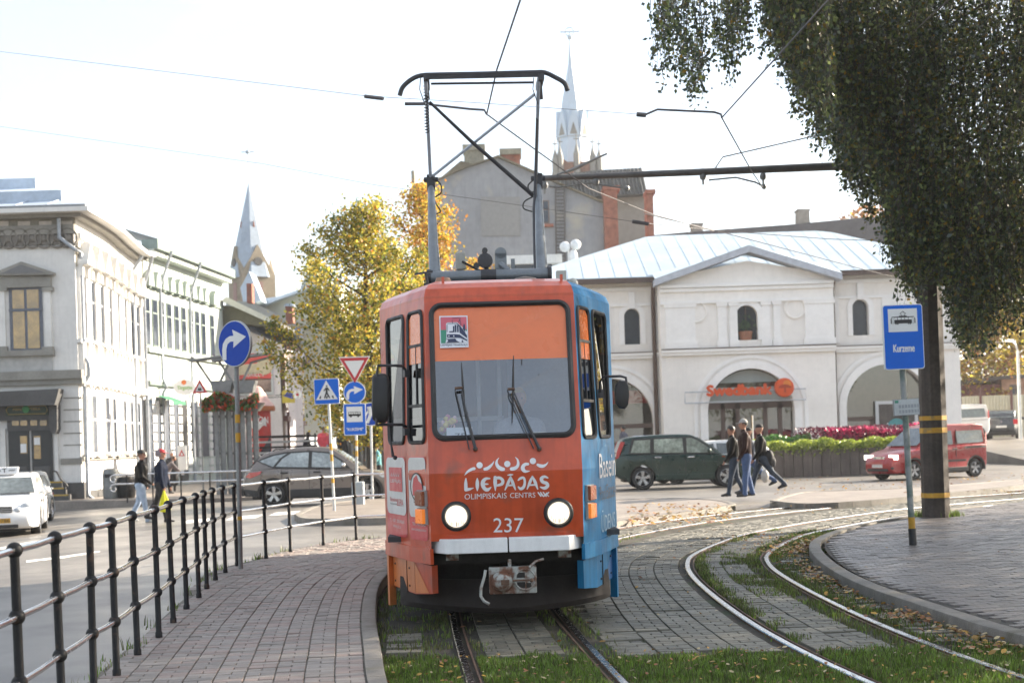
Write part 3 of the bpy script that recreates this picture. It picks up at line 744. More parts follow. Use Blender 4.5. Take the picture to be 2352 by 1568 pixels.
mb = MB(); mb.tube([z5(1290, 835, -.02), z5(1470, 830, -.02)], .010, 6); mb.ball(z5(1462, 832, -.03), .018, 8, 5); mb.build('coupler_bolt', rust, cp, local=True)
mb = MB(); mb.tube([z5(1045, 740, -.05), z5(1035, 800, -.06), z5(1005, 900, -.06), z5(1002, 975, -.06), z5(1030, 1020, -.07), z5(1080, 1048, -.08)], .014, 6); mb.build('uncoupling_lever', rusty, cp, local=True, smooth=60)
mb = MB(); a = z5(1268, 690); mb.lathe([(.016, -.03), (.016, .03), (.01, .035)], (a.x, cy+.05, a.z), 8); mb.tube([z5(1440, 715, .05), z5(1500, 660, .08), z5(1570, 640, .1)], .012, 6); mb.build('hose', rusty, cp, local=True)
mb = MB(); mb.box((c0.x+.12, cy+.1, c0.z+.06), (c1.x-.12, .9, c1.z-.05)); mb.build('drawbar', underm, cp, local=True)
for (zx, zy) in ((745, 645), (1795, 620)):
    a = z5(zx, zy); mb = MB(); mb.box((a.x-.055, .25, a.z-.035), (a.x+.055, .45, a.z+.05)); mb.build('tow_bracket', rusty, tram, local=True)
# ---- lamps
lensm = M('headlight_lens', (.8, .76, .68), .15, var=.05, emit=(1.0, .86, .66), es=.30)
for zx in (-.434, .437):
    c = Vector((zx, yF(1.01)-.035, 1.015))
    mb = MB(); mb.lathe([(.128, -.02), (.128, .035), (.118, .05), (.104, .055), (.094, .03)], c, 28, (0, -1, 0), False); hl = mb.build('headlight', black, tram, local=True, smooth=50)
    mb = MB(); mb.lathe([(.094, .024), (.07, .034), (.03, .040), (.002, .042)], c, 24, (0, -1, 0)); mb.build('lens', lensm, hl, local=True, smooth=60)
    mb = MB(); mb.tube([c+Vector((0, -.043, -.085)), c+Vector((0, -.046, -.05))], .004, 4)
    for k in range(9): a = c+Vector((-.06+.015*k, -.037, -.02-.03*abs(sin(k)))); mb.tube([a, a+Vector((0, .003, -.03))], .0022, 4)
    mb.build('lens_rib', M('lens_rib', (.6, .5, .4), .3), hl, local=True)
for s in (-1, 1):
    S = FA['A', s]; n = nrm(S, .2, 1.1); uu = .30 if s < 0 else .33
    for z0, m_ in ((1.10, amber), (.945, amber_lit)):
        a, b = S(uu-.20, z0+.07), S(uu+.20, z0+.07)
        mb = MB(); mb.obox((a+b)/2+n*.012, (b-a)*.5, n*.012, (0, 0, .07)); ti = mb.build('turn_signal', M('lamp_housing', (.3, .3, .3), .5), tram, local=True)
        mb = MB(); mb.obox((a+b)/2+n*.03, (b-a)*.44, n*.02, (0, 0, .062)); mb.build('lens', m_, ti, local=True, bevel=.006)
# ---- lettering and stickers on the front
def FZ(x0, y0, k):
    """photo-zoom pixel -> point on the front skin"""
    def f(zx, zy, off=.005):
        p = tl((x0+zx/k)/1.7415, (y0+zy/k)/1.7415, TY+.03)
        for _ in range(3): p = tl((x0+zx/k)/1.7415, (y0+zy/k)/1.7415, TY+SF(min(max((p.x+.655)/1.31, 0), 1), p.z).y+.03*0)
        u = (p.x+.655)/1.31; q = SF(min(max(u, 0), 1), p.z); q.x = p.x
        return q+nrm(SF, .5, p.z)*off
    return f
def stroke(mb, f, pts, off=.005, n=5):
    """ribbon of varying half-width through pixel points (x, y, r)"""
    P = smoothpath(pts, n); L = []; R = []
    for i in range(len(P)):
        d = P[min(i+1, len(P)-1)][:2]-P[max(i-1, 0)][:2]; d = d/(np.linalg.norm(d)+1e-9); q = np.array([-d[1], d[0]])*max(P[i][2], 1.5)
        L.append(P[i][:2]+q); R.append(P[i][:2]-q)
    for i in range(len(P)-1): mb.face(f(*L[i], off), f(*R[i], off), f(*R[i+1], off), f(*L[i+1], off))
    for e, dd in ((0, -1), (-1, 1)):
        r = P[e][2]
        if r > 8:
            d = (P[e][:2]-P[e-1 if e else 1][:2]); d = d/np.linalg.norm(d); q = np.array([-d[1], d[0]])
            mb.face(*[f(*(P[e][:2]+r*(cos(t)*q+sin(t)*d)), off) for t in np.linspace(0, pi, 8)])
def disc(mb, f, x, y, r, off=.005, n=20): mb.face(*[f(x+r*cos(t), y+r*sin(t), off) for t in np.linspace(0, 2*pi, n, endpoint=False)])
f8 = FZ(1800, 1780, 4.126)
mb = MB()
for s_ in ([(238,490,3),(270,450,14),(320,410,22),(370,385,24),(398,380,24)], [(575,388,25),(620,375,27),(670,335,22),(705,295,12),(726,255,3)], [(808,200,3),(775,245,14),(768,300,24),(795,350,30),(845,383,33),(880,390,28)],
           [(1075,187,3),(1115,235,15),(1125,300,22),(1105,350,26),(1060,378,30),(1015,385,28)], [(1285,305,22),(1240,310,26),(1205,345,30),(1205,390,32),(1245,425,22),(1320,418,3)], [(1450,318,22),(1490,335,28),(1540,338,26),(1590,310,14),(1622,268,3)]):
    stroke(mb, f8, s_)
for c in ((487, 324), (945, 303), (1369, 255)): disc(mb, f8, *c, 52)
mb.build('swimmer_emblem', decal, tram, local=True)
mb = MB()
for s_ in ([(262,540,10),(260,620,26),(262,720,28)], [(262,725,28),(320,715,22),(390,695,4)], [(450,530,6),(450,600,28),(450,680,26),(450,748,5)], [(655,540,12),(590,545,24),(545,590,32),(540,650,32),(570,705,30),(620,725,28),(680,680,6)], [(560,632,18),(625,632,10)],
           [(745,520,26),(745,620,30),(748,745,6)], [(745,535,24),(820,530,24),(868,570,26),(860,625,26),(800,650,20),(750,655,16)], [(1000,510,12),(960,610,24),(905,735,8)], [(1000,510,12),(1035,610,26),(1080,725,10)], [(950,655,14),(1045,650,14)], [(945,485,5),(1000,480,16),(1045,475,4)],
           [(1118,575,8),(1160,540,20),(1215,530,20),(1235,600,20),(1215,680,24),(1165,710,24),(1120,670,8)], [(1360,505,12),(1320,600,24),(1270,722,8)], [(1360,505,12),(1405,600,26),(1448,715,10)], [(1310,650,14),(1410,645,14)], [(1615,530,12),(1560,510,22),(1510,540,28),(1530,595,28),(1595,620,28),(1610,665,28),(1560,700,26),(1485,680,8)]):
    stroke(mb, f8, s_)
def ftext(mb, f, s, x0, y0, x1, y1, slope=0.):
    """text on the front between photo-zoom corners (left-bottom, right-top)"""
    a, fs, tw, th = text_mesh(s)
    mb.add([f(x0+p[0]/tw*(x1-x0), y0-p[1]/th*(y0-y1)-slope*(p[0]/tw)*(x1-x0)) for p in a], fs)
ftext(mb, f8, 'OLIMPISKAIS', 240, 885, 935, 795, .03); ftext(mb, f8, 'CENTRS', 990, 862, 1410, 778, .02)
for s_ in ([(1455,772,10),(1500,830,12)], [(1495,770,10),(1545,835,14),(1600,780,10)], [(1540,770,10),(1590,835,10)], [(1630,770,10),(1580,820,10)], [(1590,800,8),(1635,838,8)]): stroke(mb, f8, s_, n=2)
ftext(mb, f8, '237', 715, 1428, 1212, 1192, .0)
mb.build('lettering', decal, tram, local=True)
# round tram-company sticker on the film (square with little tram)
f9 = FZ(1740, 1180, 2.529); fk = FZ(1780, 1250, 10.45)
stw = M('sticker_white', (.70, .72, .78), .45, var=.02); stp = M('sticker_pink', (.58, .12, .16), .45, var=.02); stg = M('sticker_green', (.05, .26, .17), .45, var=.02); stn = M('sticker_navy', (.03, .04, .09), .45, var=.02)
mb = MB()
def fpoly(f, pts, mi, off): mb.mi = mi; mb.face(*[f(x, y, off) for x, y in pts])
fpoly(f9, [(42, 212), (328, 206), (340, 525), (52, 535)], 0, .004)
fpoly(f9, [(55, 225), (318, 219), (322, 345), (58, 353)], 1, .006); fpoly(f9, [(58, 353), (322, 345), (327, 478), (62, 487)], 2, .006)
fpoly(fk, [(40, 480), (100, 420), (510, 410), (925, 800), (925, 1245), (20, 1280), (60, 1090), (60, 900)], 0, .008)
for pts in ([(90, 455), (500, 440), (640, 560), (915, 950), (915, 1070), (610, 840), (590, 590), (490, 470), (90, 475)], [(70, 515), (100, 515), (100, 820), (75, 820)], [(330, 570), (390, 570), (395, 825), (170, 830), (185, 785), (335, 775)], [(405, 515), (470, 515), (475, 820), (415, 820)], [(500, 515), (565, 560), (570, 820), (510, 820)],
            [(80, 915), (430, 905), (610, 920), (925, 1140), (925, 1190), (630, 1060), (440, 1050), (95, 1055)], [(45, 1110), (430, 1085), (470, 1165), (620, 1240), (50, 1265), (130, 1200), (120, 1150)], [(790, 460), (830, 520), (850, 830), (740, 680), (765, 540)], [(700, 1150), (750, 1160), (770, 1240), (700, 1240)]):
    fpoly(fk, pts, 3, .010)
for c in ((162, 992), (367, 987)): mb.mi = 0; disc(mb, fk, *c, 28, .012)
mb.mi = 3; stroke(mb, fk, [(310, 330, 10), (295, 380, 10), (320, 440, 10)], .010, 2); stroke(mb, fk, [(310, 240, 9), (640, 230, 9), (560, 390, 9)], .010, 2); stroke(mb, fk, [(610, 290, 9), (665, 470, 9), (640, 560, 9)], .010, 2)
ftext(mb, f9, 'LIEPĀJAS TRAMVAJS', 58, 520, 330, 490, .015)
mb.build('company_sticker', [stw, stp, stg, stn], film, local=True)
# advert panels on the orange flank
adw = M('advert_white', (.62, .62, .60), .4, var=.05, streak=.1, coat=.3); adr = M('advert_red', (.56, .045, .05), .4, var=.05, coat=.3); adg = M('advert_black', (.03, .03, .035), .5)
def patch(mb, S, pts, mi, off): mb.mi = mi; mb.face(*[S(u, z)+nrm(S, u, z)*off for u, z in pts])
def rr2(u0, u1, z0, z1, ru, rz):
    out = []
    for (cu, cz, a0) in ((u1-ru, z1-rz, 0), (u0+ru, z1-rz, pi/2), (u0+ru, z0+rz, pi), (u1-ru, z0+rz, 1.5*pi)):
        out += [(cu+ru*cos(a0+pi/2*k/4), cz+rz*sin(a0+pi/2*k/4)) for k in range(5)]
    return out
def stext(mb, S, s, u0, u1, z0, z1, mi, off=.008, flip=False):
    a, fs, tw, th = text_mesh(s); mb.mi = mi
    mb.add([S(u0+(u1-u0)*p[0]/tw, z0+(z1-z0)*p[1]/th)+nrm(S, .5, z0)*off for p in a], fs)
A, B = FA['A', -1], FA['B', -1]
for S, (u0, u1), kind in ((B, (.88, .10), 0), (A, (.97, .13), 1)):
    mb = MB(); U = lambda t: u0+(u1-u0)*t
    lo, hi = min(u0, u1), max(u0, u1)
    patch(mb, S, rr2(lo-.02, hi+.02, .80, 1.53, .1, .06), 1, .004); patch(mb, S, rr2(lo, hi, 1.0, 1.52, .1, .06), 0, .006)
    if kind == 0:
        patch(mb, S, [(U(.16), 1.21), (U(.84), 1.21), (U(.84), 1.43), (U(.16), 1.43)], 1, .008)
        stext(mb, S, 'LIEPĀJAS', U(.24), U(.78), 1.28, 1.33, 0, .010)
        for k in range(5): patch(mb, S, [(U(.26+.1*k), 1.35), (U(.30+.1*k), 1.345), (U(.33+.1*k), 1.385)], 0, .010)
        stext(mb, S, 'Baseins', U(.18), U(.54), 1.115, 1.155, 1); stext(mb, S, '&SPA', U(.54), U(.86), 1.08, 1.145, 1); stext(mb, S, 'Pool-Бассейн', U(.18), U(.52), 1.085, 1.105, 2)
        stext(mb, S, 'T.: +371 29534560', U(.14), U(.88), .925, .955, 0); stext(mb, S, 'WWW.LOC.LV', U(.3), U(.72), .875, .90, 0)
    else:
        el = lambda cx, cz, ru, rz, n=22: [(U(cx+ru*cos(t)), cz+rz*sin(t)) for t in np.linspace(0, 2*pi, n, endpoint=False)]
        patch(mb, S, el(.46, 1.265, .36, .125), 2, .007); patch(mb, S, el(.47, 1.265, .31, .113), 0, .008)
        patch(mb, S, [(U(.25), 1.19), (U(.25), 1.27), (U(.32), 1.34), (U(.5), 1.37), (U(.6), 1.32), (U(.78), 1.29), (U(.82), 1.25), (U(.74), 1.18)], 1, .009)
        stext(mb, S, 'LAUVAS', U(.30), U(1.0), 1.125, 1.175, 2, .010)
        stext(mb, S, 'Tālr.: +371 63427', U(.16), U(.95), .925, .955, 0); stext(mb, S, 'WWW.LIEPAJASLAUVAS.LV', U(.10), U(.95), .875, .90, 0)
    mb.build('advert_panel', [adw, adr, adg], tram, local=True)
mb = MB(); A, B = FA['A', 1], FA['B', 1]
stext(mb, B, 'Basein', .0, .98, 1.28, 1.50, 0); stext(mb, B, 'Pool·Бассей', .0, .98, 1.08, 1.22, 2); stext(mb, B, 'ŪDENS I', .05, .98, .79, .99, 3)
mb.build('flank_lettering', [decal, adr, M('lettering_black', (.02, .03, .05), .4), M('lettering_pale_outline', (.30, .48, .62), .4)], tram, local=True)
# ---- wipers
def zz6(x, y, d=-.05): return z6(x, y)+Vector((0, 0, 0)) if False else (lambda p: Vector((p.x, SF(.5, p.z).y+d, p.z)))(z6(x, y))
for arm, rod, link, blade in ((((405, 1550), (300, 1120), (270, 960)), ((345, 1555), (205, 950)), ((200, 942), (280, 935)), ((267, 680), (285, 960), (308, 1250))), (((1045, 1550), (900, 1230), (800, 990)), ((990, 1550), (730, 960)), ((732, 950), (805, 945)), ((797, 605), (790, 950), (777, 1290)))):
    mb = MB(); mb.tube([zz6(*arm[0], -.04)]+[zz6(*p) for p in arm[1:]], [.016, .011, .007], 6); w = mb.build('wiper_arm', pdark, tram, local=True)
    mb = MB(); mb.tube([zz6(*p) for p in rod], .006, 5); mb.build('wiper_rod', pdark, w, local=True)
    mb = MB(); mb.tube([zz6(*p) for p in link], .012, 5); mb.ball(zz6(*arm[0], -.03), .022, 8, 5); mb.build('wiper_link', rust, w, local=True)
    mb = MB(); mb.tube([zz6(*p, -.025) for p in blade], [.004, .011, .004], 5); mb.build('wiper_blade', black, w, local=True)
# ---- mirrors
zm = zoomloc(1150, 1350, 3.136, 12.35)
mb = MB(); pts = [(1060, 520), (1075, 465), (1110, 448), (1220, 445), (1260, 470), (1280, 560), (1275, 950), (1255, 1040), (1215, 1068), (1110, 1060), (1065, 1020), (1055, 850)]
F_ = [zm(*p) for p in pts]; c = sum(F_, Vector())/len(F_)
mb.loft([[p+Vector((0, .02, 0)) for p in F_], F_, [c+(p-c)*.96+Vector((0, -.035, 0)) for p in F_], [c+(p-c)*.82+Vector((0, -.055, 0)) for p in F_]]); mi_ = mb.build('mirror', black, tram, local=True, smooth=50)
mb = MB(); mb.tube([zm(1475, 390, .25), zm(1440, 352, .1), zm(1350, 345), zm(1135, 345), zm(1125, 420, -.04), zm(1115, 1090, -.04), zm(1180, 1085), zm(1440, 1085, .1), zm(1490, 1110, .25)], .013, 6); mb.build('mirror_bracket', pdark, mi_, local=True, smooth=60)
for yy in (445, 1175):
    a = zm(1490, yy, .22); mb = MB(); mb.obox(a, (.022, .01, 0), (-.01, .03, 0), (0, 0, .032)); mb.build('mirror_clamp', pdark, mi_, local=True)
mr_ = lambda x, y, dy=0.: tl((2250+x*.7977)/1.7415, (1150+y*.7972)/1.7415, 12.5+dy)
F_ = [mr_(*p) for p in ((262, 520), (268, 480), (285, 465), (315, 465), (330, 490), (334, 540), (328, 590), (312, 607), (285, 603), (265, 575))]; c = sum(F_, Vector())/len(F_)
mb = MB(); mb.loft([[p+Vector((0, .02, 0)) for p in F_], F_, [c+(p-c)*.93+Vector((0, -.04, 0)) for p in F_], [c+(p-c)*.6+Vector((0, -.05, 0)) for p in F_]]); mi2 = mb.build('mirror', black, tram, local=True, smooth=50)
mb = MB(); mb.tube([mr_(188, 535, .2), mr_(188, 470, .1), mr_(205, 445, .05), mr_(290, 442), mr_(318, 450), mr_(322, 480)], .012, 6); mb.build('mirror_bracket', pdark, mi2, local=True, smooth=60)
a = mr_(188, 525, .2); mb = MB(); mb.box((a.x-.02, a.y-.03, a.z-.05), (a.x+.03, a.y+.03, a.z+.03)); mb.build('mirror_clamp', pdark, mi2, local=True)
# side aerial wiper rod on the left flank
mb = MB(); mb.tube([zm(1280, 1090, .1), zm(1295, 1300, .1), zm(1325, 1490, .1)], [.006, .008, .014], 5); mb.ball(zm(1350, 1500, .12), .02, 6, 4); mb.build('wiper_arm', pdark, tram, local=True)
# ---- roof fittings and pantograph
def T(x, y, Y): return tl(x, y, Y)
mb = MB(); mb.tube([T(985, 637, 14.4), T(1262, 628, 14.4)], .062, 14); pb = mb.build('pantograph_base', pgrey, tram, local=True, smooth=60)
mb = MB(); mb.tube([T(1105, 633, 14.4), T(1140, 632, 14.4)], .068, 14); mb.build('pantograph_collar', pdark, pb, local=True, smooth=60)
for x in (985, 1262): mb = MB(); mb.lathe([(.08, -.02), (.08, .02)], T(x, 636 if x < 1100 else 628, 14.4), 12, (1, 0, 0)); mb.build('pantograph_collar', pdark, pb, local=True, smooth=60)
mb = MB()
for x in (1003, 1060, 1120, 1190, 1245): mb.tube([T(x, 640, 14.4), T(x, 672, 14.4)], .016, 6)
mb.box(tuple(T(975, 664, 14.5)-Vector((0, .4, .02))), tuple(T(1265, 650, 14.5)+Vector((0, .5, 0)))); mb.build('pantograph_frame', pdark, pb, local=True)
pn = pb
mb = MB(); mb.tube([T(1000, 640, 14.4), T(995, 560, 14.7), T(990, 428, 15.5)], [.062, .052, .036], 12); mb.build('lower_arm', pgrey, pn, local=True, smooth=60)
mb = MB(); mb.tube([T(1246, 632, 14.4), T(1241, 550, 14.7), T(1236, 425, 15.5)], [.062, .052, .036], 12); mb.build('lower_arm', pgrey, pn, local=True, smooth=60)
mb = MB(); mb.tube([T(1233, 625, 14.9), T(1229, 480, 15.2), T(1229, 445, 15.3), T(1236, 190, 14.75)], [.034, .03, .018, .012], 8); mb.build('coupling_rod', pdark, pn, local=True, smooth=60)
for x, y in ((990, 420), (1236, 417)):
    mb = MB(); mb.obox(T(x, y, 15.5), (.045, 0, 0), (0, .045, 0), (0, 0, .09)); mb.lathe([(.03, -.08), (.03, .08)], T(x, y-8, 15.5), 8, (1, 0, 0)); mb.build('knee_joint', pdark, pn, local=True, bevel=.01)
mb = MB(); mb.tube([T(989, 412, 15.5), T(978, 188, 14.6)], .019, 8); mb.build('upper_arm', plight, pn, local=True, smooth=60)
mb = MB(); mb.tube([T(1231, 408, 15.5), T(1237, 188, 14.6)], .019, 8); mb.build('upper_arm', plight, pn, local=True, smooth=60)
mb = MB(); mb.tube([T(991, 406, 15.48), T(1228, 216, 14.75)], .017, 8); mb.build('diagonal_brace', plight, pn, local=True, smooth=60)
mb = MB(); mb.tube([T(987, 234, 14.8), T(1080, 322, 15.1), T(1224, 448, 15.35)], [.015, .02, .024], 8); mb.build('diagonal_brace', pdark, pn, local=True, smooth=60)
mb = MB(); mb.tube([T(990, 192, 14.62), T(1226, 189, 14.62)], .012, 6); mb.build('cross_tube', pdark, pn, local=True)
for dY, r in ((0, .024), (.38, .020)):
    P = smoothpath([T(x, y, 14.6+dY) for x, y in ((918, 219), (925, 200), (945, 182), (968, 173), (1010, 171), (1110, 169), (1220, 166), (1250, 166), (1275, 177), (1296, 190), (1304, 208))], 4)
    mb = MB(); mb.tube(P, r, 8); mb.build('collector_bow', pdark, pn, local=True, smooth=60)
mb = MB()
for i in range(2): mb.obox((T(975, 176, 14.6+.38*i)+T(1248, 170, 14.6+.38*i))/2, (T(1248, 170, 14.6)-T(975, 176, 14.6))*.5, (0, .02, 0), (0, 0, .024))
mb.build('collector_strip', M('carbon_strip', (.03, .03, .032), .6), pn, local=True)
for x in (980, 1240):
    mb = MB(); mb.obox(T(x, 188, 14.8), (.03, 0, 0), (0, .24, 0), (0, 0, .03)); mb.tube([T(x, 180, 14.75), T(x+4, 228, 14.8)], .018, 6); mb.tube([T(x-14, 178, 14.7), T(x-16, 205, 14.7), T(x-4, 240, 14.75)], .005, 5); mb.build('bow_hinge', pdark, pn, local=True)
sp = [T(978+6*0, 205, 14.7)+Vector((.022*cos(t*2.2), .022*sin(t*2.2), -.0125*t*.9+.05)) for t in np.linspace(0, 44, 150)]
mb = MB(); mb.tube(sp, .006, 4); mb.build('spring', pdark, pn, local=True)
for P in (((992, 410), (1010, 420), (1014, 440), (1000, 452)), ((995, 452), (1003, 470), (1012, 485), (1000, 492)), ((1228, 410), (1213, 425), (1218, 440), (1232, 438)), ((1226, 450), (1205, 462), (1203, 478), (1225, 486))):
    mb = MB(); mb.tube(smoothpath([T(x, y, 15.4) for x, y in P], 5), .008, 5); mb.build('jumper_cable', black, pn, local=True)
mb = MB(); mb.obox(T(1058, 600, 14.6), (.05, 0, .004), (0, .07, 0), (-.003, 0, .085)); mb.build('roof_box', M('fitting_grey', (.33, .33, .30), .5, var=.15), tram, local=True, bevel=.008)
mb = MB(); mb.tube([T(1062, 600, 14.5), T(1100, 620, 14.45), T(1115, 626, 14.4)], .014, 6); mb.build('cable', black, tram, local=True)
mb = MB(); c = T(1114, 598, 14.5); mb.lathe([(.05, -.05), (.075, -.045), (.08, .0), (.07, .045), (.05, .05)], c, 14, (0, 1, 0))
for dx, dz in ((0, .1), (-.09, -.05), (.02, -.12)): mb.tube([c, c+Vector((dx, 0, dz))], .022, 8); mb.lathe([(.03, -.05), (.03, .05)], c+Vector((dx, 0, dz)), 8, (0, 1, 0))
mb.build('roof_insulator', pdark, tram, local=True, smooth=50)
mb = MB(); c = T(1150, 602, 14.55); mb.obox(c, (.06, 0, 0), (0, .05, 0), (0, 0, .09)); mb.lathe([(.06, -.05), (.06, .05)], c+Vector((0, 0, .09)), 14, (0, 1, 0)); mb.build('arrester', pgrey, tram, local=True, smooth=40)
mb = MB(); mb.tube([T(1150, 605, 14.45), T(1166, 618, 14.4), T(1172, 640, 14.4)], .03, 8); mb.obox(T(1178, 605, 14.6), (.02, 0, 0), (0, .02, 0), (0, 0, .05)); mb.build('cable', pgrey, tram, local=True, smooth=60)
mb = MB(); c = T(1207, 655, 13.6); mb.lathe([(.16, -.06), (.17, -.03), (.15, .0), (.13, .02), (.14, .035), (.10, .07), (.03, .085)], c, 18); mb.build('roof_ventilator', M('ventilator_brown', (.10, .075, .06), .5, var=.2), tram, local=True, smooth=50)
for x, y in ((1018, 666), (1290, 660)):
    c = T(x, y, 12.62); mb = MB(); mb.box((c.x-.012, c.y, c.z-.06), (c.x+.012, c.y+.02, c.z+.12)); mb.box((c.x-.02, c.y-.006, c.z-.07), (c.x+.02, c.y+.01, c.z)); mb.build('roof_bracket', orange, tram, local=True)
c = T(1018, 650, 13.2); mb = MB(); mb.lathe([(.075, -.12), (.075, .02), (.065, .05), (.02, .055)], c, 14); mb.build('roof_cap', M('cap_tan', (.30, .16, .10), .5), tram, local=True, smooth=50)
c = T(1289, 640, 13.2); mb = MB(); mb.obox(c, (.045, 0, 0), (0, .05, 0), (0, 0, .075)); mb.build('roof_box', M('fitting_grey', (.33, .33, .30), .5), tram, local=True, bevel=.006)
c = T(1316, 652, 13.3); mb = MB(); mb.ball(c, (.05, .06, .06), 10, 6); mb.build('roof_lamp', M('fitting_grey', (.33, .33, .30), .5), tram, local=True, smooth=60)
mb = MB(); mb.tube([T(985, 660, 13.2), T(978, 628, 13.2)], .016, 6); mb.obox(T(973, 626, 13.2), (.085, 0, .01), (0, .02, 0), (0, 0, .008)); mb.build('roof_aerial', pdark, tram, local=True)
# ================================================================== BUILDINGS
plaster_w = M('plaster_white', (.70, .69, .67), .8, var=.07, scale=.6, bump=.15, bscale=30, streak=.08)
plaster_g = M('plaster_grey_trim', (.26, .25, .225), .75, var=.15, scale=1.5, bump=.2, bscale=30)
plaster_d = M('plaster_dark', (.075, .075, .075), .7, var=.2, scale=1.5)
metal_roof = M('zinc_roof', (.40, .47, .56), .45, .15, var=.14, scale=.7, rnd=.08)
mint = M('plaster_mint', (.50, .55, .51), .8, var=.07, scale=.6, streak=.1)
mint_d = M('plaster_mint_dark', (.17, .215, .195), .75, var=.12)
frame_b = M('window_frame_bluegrey', (.11, .125, .16), .5, var=.1)
frame_w = M('window_frame_white', (.55, .56, .57), .5, var=.05)
darkpane = M('dark_pane', (.03, .04, .06), .12, var=.1, spec=.5)
ambpane = M('pane_amber', (.34, .20, .05), .12, var=.35, scale=2.5, spec=1.0, coat=.6)
pipe = M('drainpipe_zinc', (.33, .36, .40), .45, .4, var=.15)
brick_red = M('brick_red', (.26, .10, .065), .85, var=.3, scale=3, bump=.4, bscale=14)
iron = M('painted_iron', (.02, .02, .022), .45, var=.1)

def px_box(parent, name, x0, y0, x1, y1, Y, mat, proud=.1, depth=.1, bevel=0):
    """box traced between two photo pixels on a wall that faces the camera at distance Y"""
    a, b = at(x0, y0, Y), at(x1, y1, Y); mb = MB()
    mb.box((min(a.x, b.x), Y-proud, min(a.z, b.z)), (max(a.x, b.x), Y+depth, max(a.z, b.z))); return mb.build(name, mat, parent, bevel=bevel)
def px_prism(parent, name, pts, Y, mat, D=.3, proud=0., smooth=None):
    mb = MB(); mb.prism([at(x, y, Y)-Vector((0, proud, 0)) for x, y in pts], (0, D, 0)); return mb.build(name, mat, parent, smooth=smooth)
# ---------------------------------------------------------------- pharmacy corner house
YP = 52.0
Xc = at(170, 530, YP).x; gz = zroad(Xc)+.05
house1 = thing('corner_house', 'white two-storey corner house with dark pharmacy door and curved cornice', 'house', (Xc-6, YP+5, gz-.1))
Hc = at(167, 500, YP).z
def cornice_plan(pts, H):
    out = []
    for x, y in pts:
        u, v = ray(x, y); Y = (H-CH)/v; out.append((u*Y, Y))
    return out
P1 = cornice_plan([(205, 520), (243, 544), (275, 571.6), (305, 593.6), (325, 599)], Hc); P1 = [(Xc, YP)]+P1
FP1 = Path2(P1, 6)
Xe, Ye = FP1.p[-1]
mb = MB(); nn = 24; prof = [(Xc-16, YP)]+[tuple(FP1.at(FP1.L*i/nn)[0][:2]) for i in range(nn+1)]+[(Xe-14, Ye)]
mb.prism([(x, y, gz-.4) for x, y in prof], (0, 0, Hc-gz+.4)); mb.build('wall', plaster_w, house1, smooth=20)
def fac(path, q, off, z): p = path.at(q, off)[0]; return Vector((p.x, p.y, z))
def fband(parent, name, path, q0, q1, z0, z1, proud, mat, n=14, back=.05):
    """moulding along a facade path between heights"""
    rings = []
    for i in range(n+1):
        q = q0+(q1-q0)*i/n; rings.append([fac(path, q, -back, z0), fac(path, q, proud, z0), fac(path, q, proud, z1), fac(path, q, -back, z1)])
    mb = MB(); mb.loft(rings); return mb.build(name, mat, parent)
def qpix(path, x, y=1010):
    u, _ = ray(x, y); r = path.p[:,0]/path.p[:,1]; return float(np.interp(u, r, path.s)) if r[-1] > r[0] else float(np.interp(-u, -r, path.s))
def front_box(name, x0, y0, x1, y1, mat, proud=.1, depth=.08, parent=None, bevel=0): return px_box(parent or house1, name, x0, y0, x1, y1, YP, mat, proud, depth, bevel)
# cornice: front and flank
zc0, zc1 = Hc, at(167, 470, YP).z
for a, b, pr in ((0., .28, .35), (.28, .62, .75), (.62, .85, .62)):
    mb = MB(); z0, z1 = zc0+(zc1-zc0)*a, zc0+(zc1-zc0)*b
    rings = [[Vector((Xc-16, YP+.1, z0)), Vector((Xc-16, YP-pr, z0)), Vector((Xc-16, YP-pr, z1)), Vector((Xc-16, YP+.1, z1))]]
    rings.append([Vector((Xc-.1, YP+.1, z0)), Vector((Xc+pr, YP-pr, z0)), Vector((Xc+pr, YP-pr, z1)), Vector((Xc-.1, YP+.1, z1))])
    for i in range(1, 13):
        q = FP1.L*i/12; rings.append([fac(FP1, q, -.1, z0), fac(FP1, q, pr, z0), fac(FP1, q, pr, z1), fac(FP1, q, -.1, z1)])
    mb.loft(rings); mb.build('cornice', plaster_g if a == 0 else plaster_w if a < .5 else M('gutter_grey', (.22, .23, .24), .5), house1)
# zinc roof in steps
zt = zc0+(zc1-zc0)*.85
def roofstep(a, b, z0, z1, name='roof'):
    p = [(Xc-16, YP-.6+a), (Xc+.6-a, YP-.6+a)]+[tuple(FP1.at(FP1.L*i/6, .6-a)[0][:2]) for i in range(1, 7)]
    q = [(Xc-16, YP-.6+b), (Xc+.6-b, YP-.6+b)]+[tuple(FP1.at(FP1.L*i/6, .6-b)[0][:2]) for i in range(1, 7)]
    mb = MB(); n = len(p); mb.add([(x, y, z0) for x, y in p]+[(x, y, z1) for x, y in q], [(i, i+1, n+i+1, n+i) for i in range(n-1)]); return mb.build(name, metal_roof, house1)
roofstep(0, 1.2, zt, zt+.35); roofstep(1.2, 1.22, zt+.35, zt+.75, 'roof_edge'); roofstep(1.22, 2.6, zt+.75, zt+1.1); roofstep(2.6, 2.62, zt+1.1, zt+1.5, 'roof_edge'); px_prism(house1, 'roof', [(-60, 398), (0, 412), (118, 441), (150, 452), (150, 475), (-60, 478)], YP+2.6, metal_roof, 6)
for k in range(9):
    x = Xc-.8-k*1.15; mb = MB(); mb.tube([(x, YP-.5, zt+.03), (x+.1, YP+.6, zt+.38)], .025, 4); mb.build('roof_seam', metal_roof, house1)
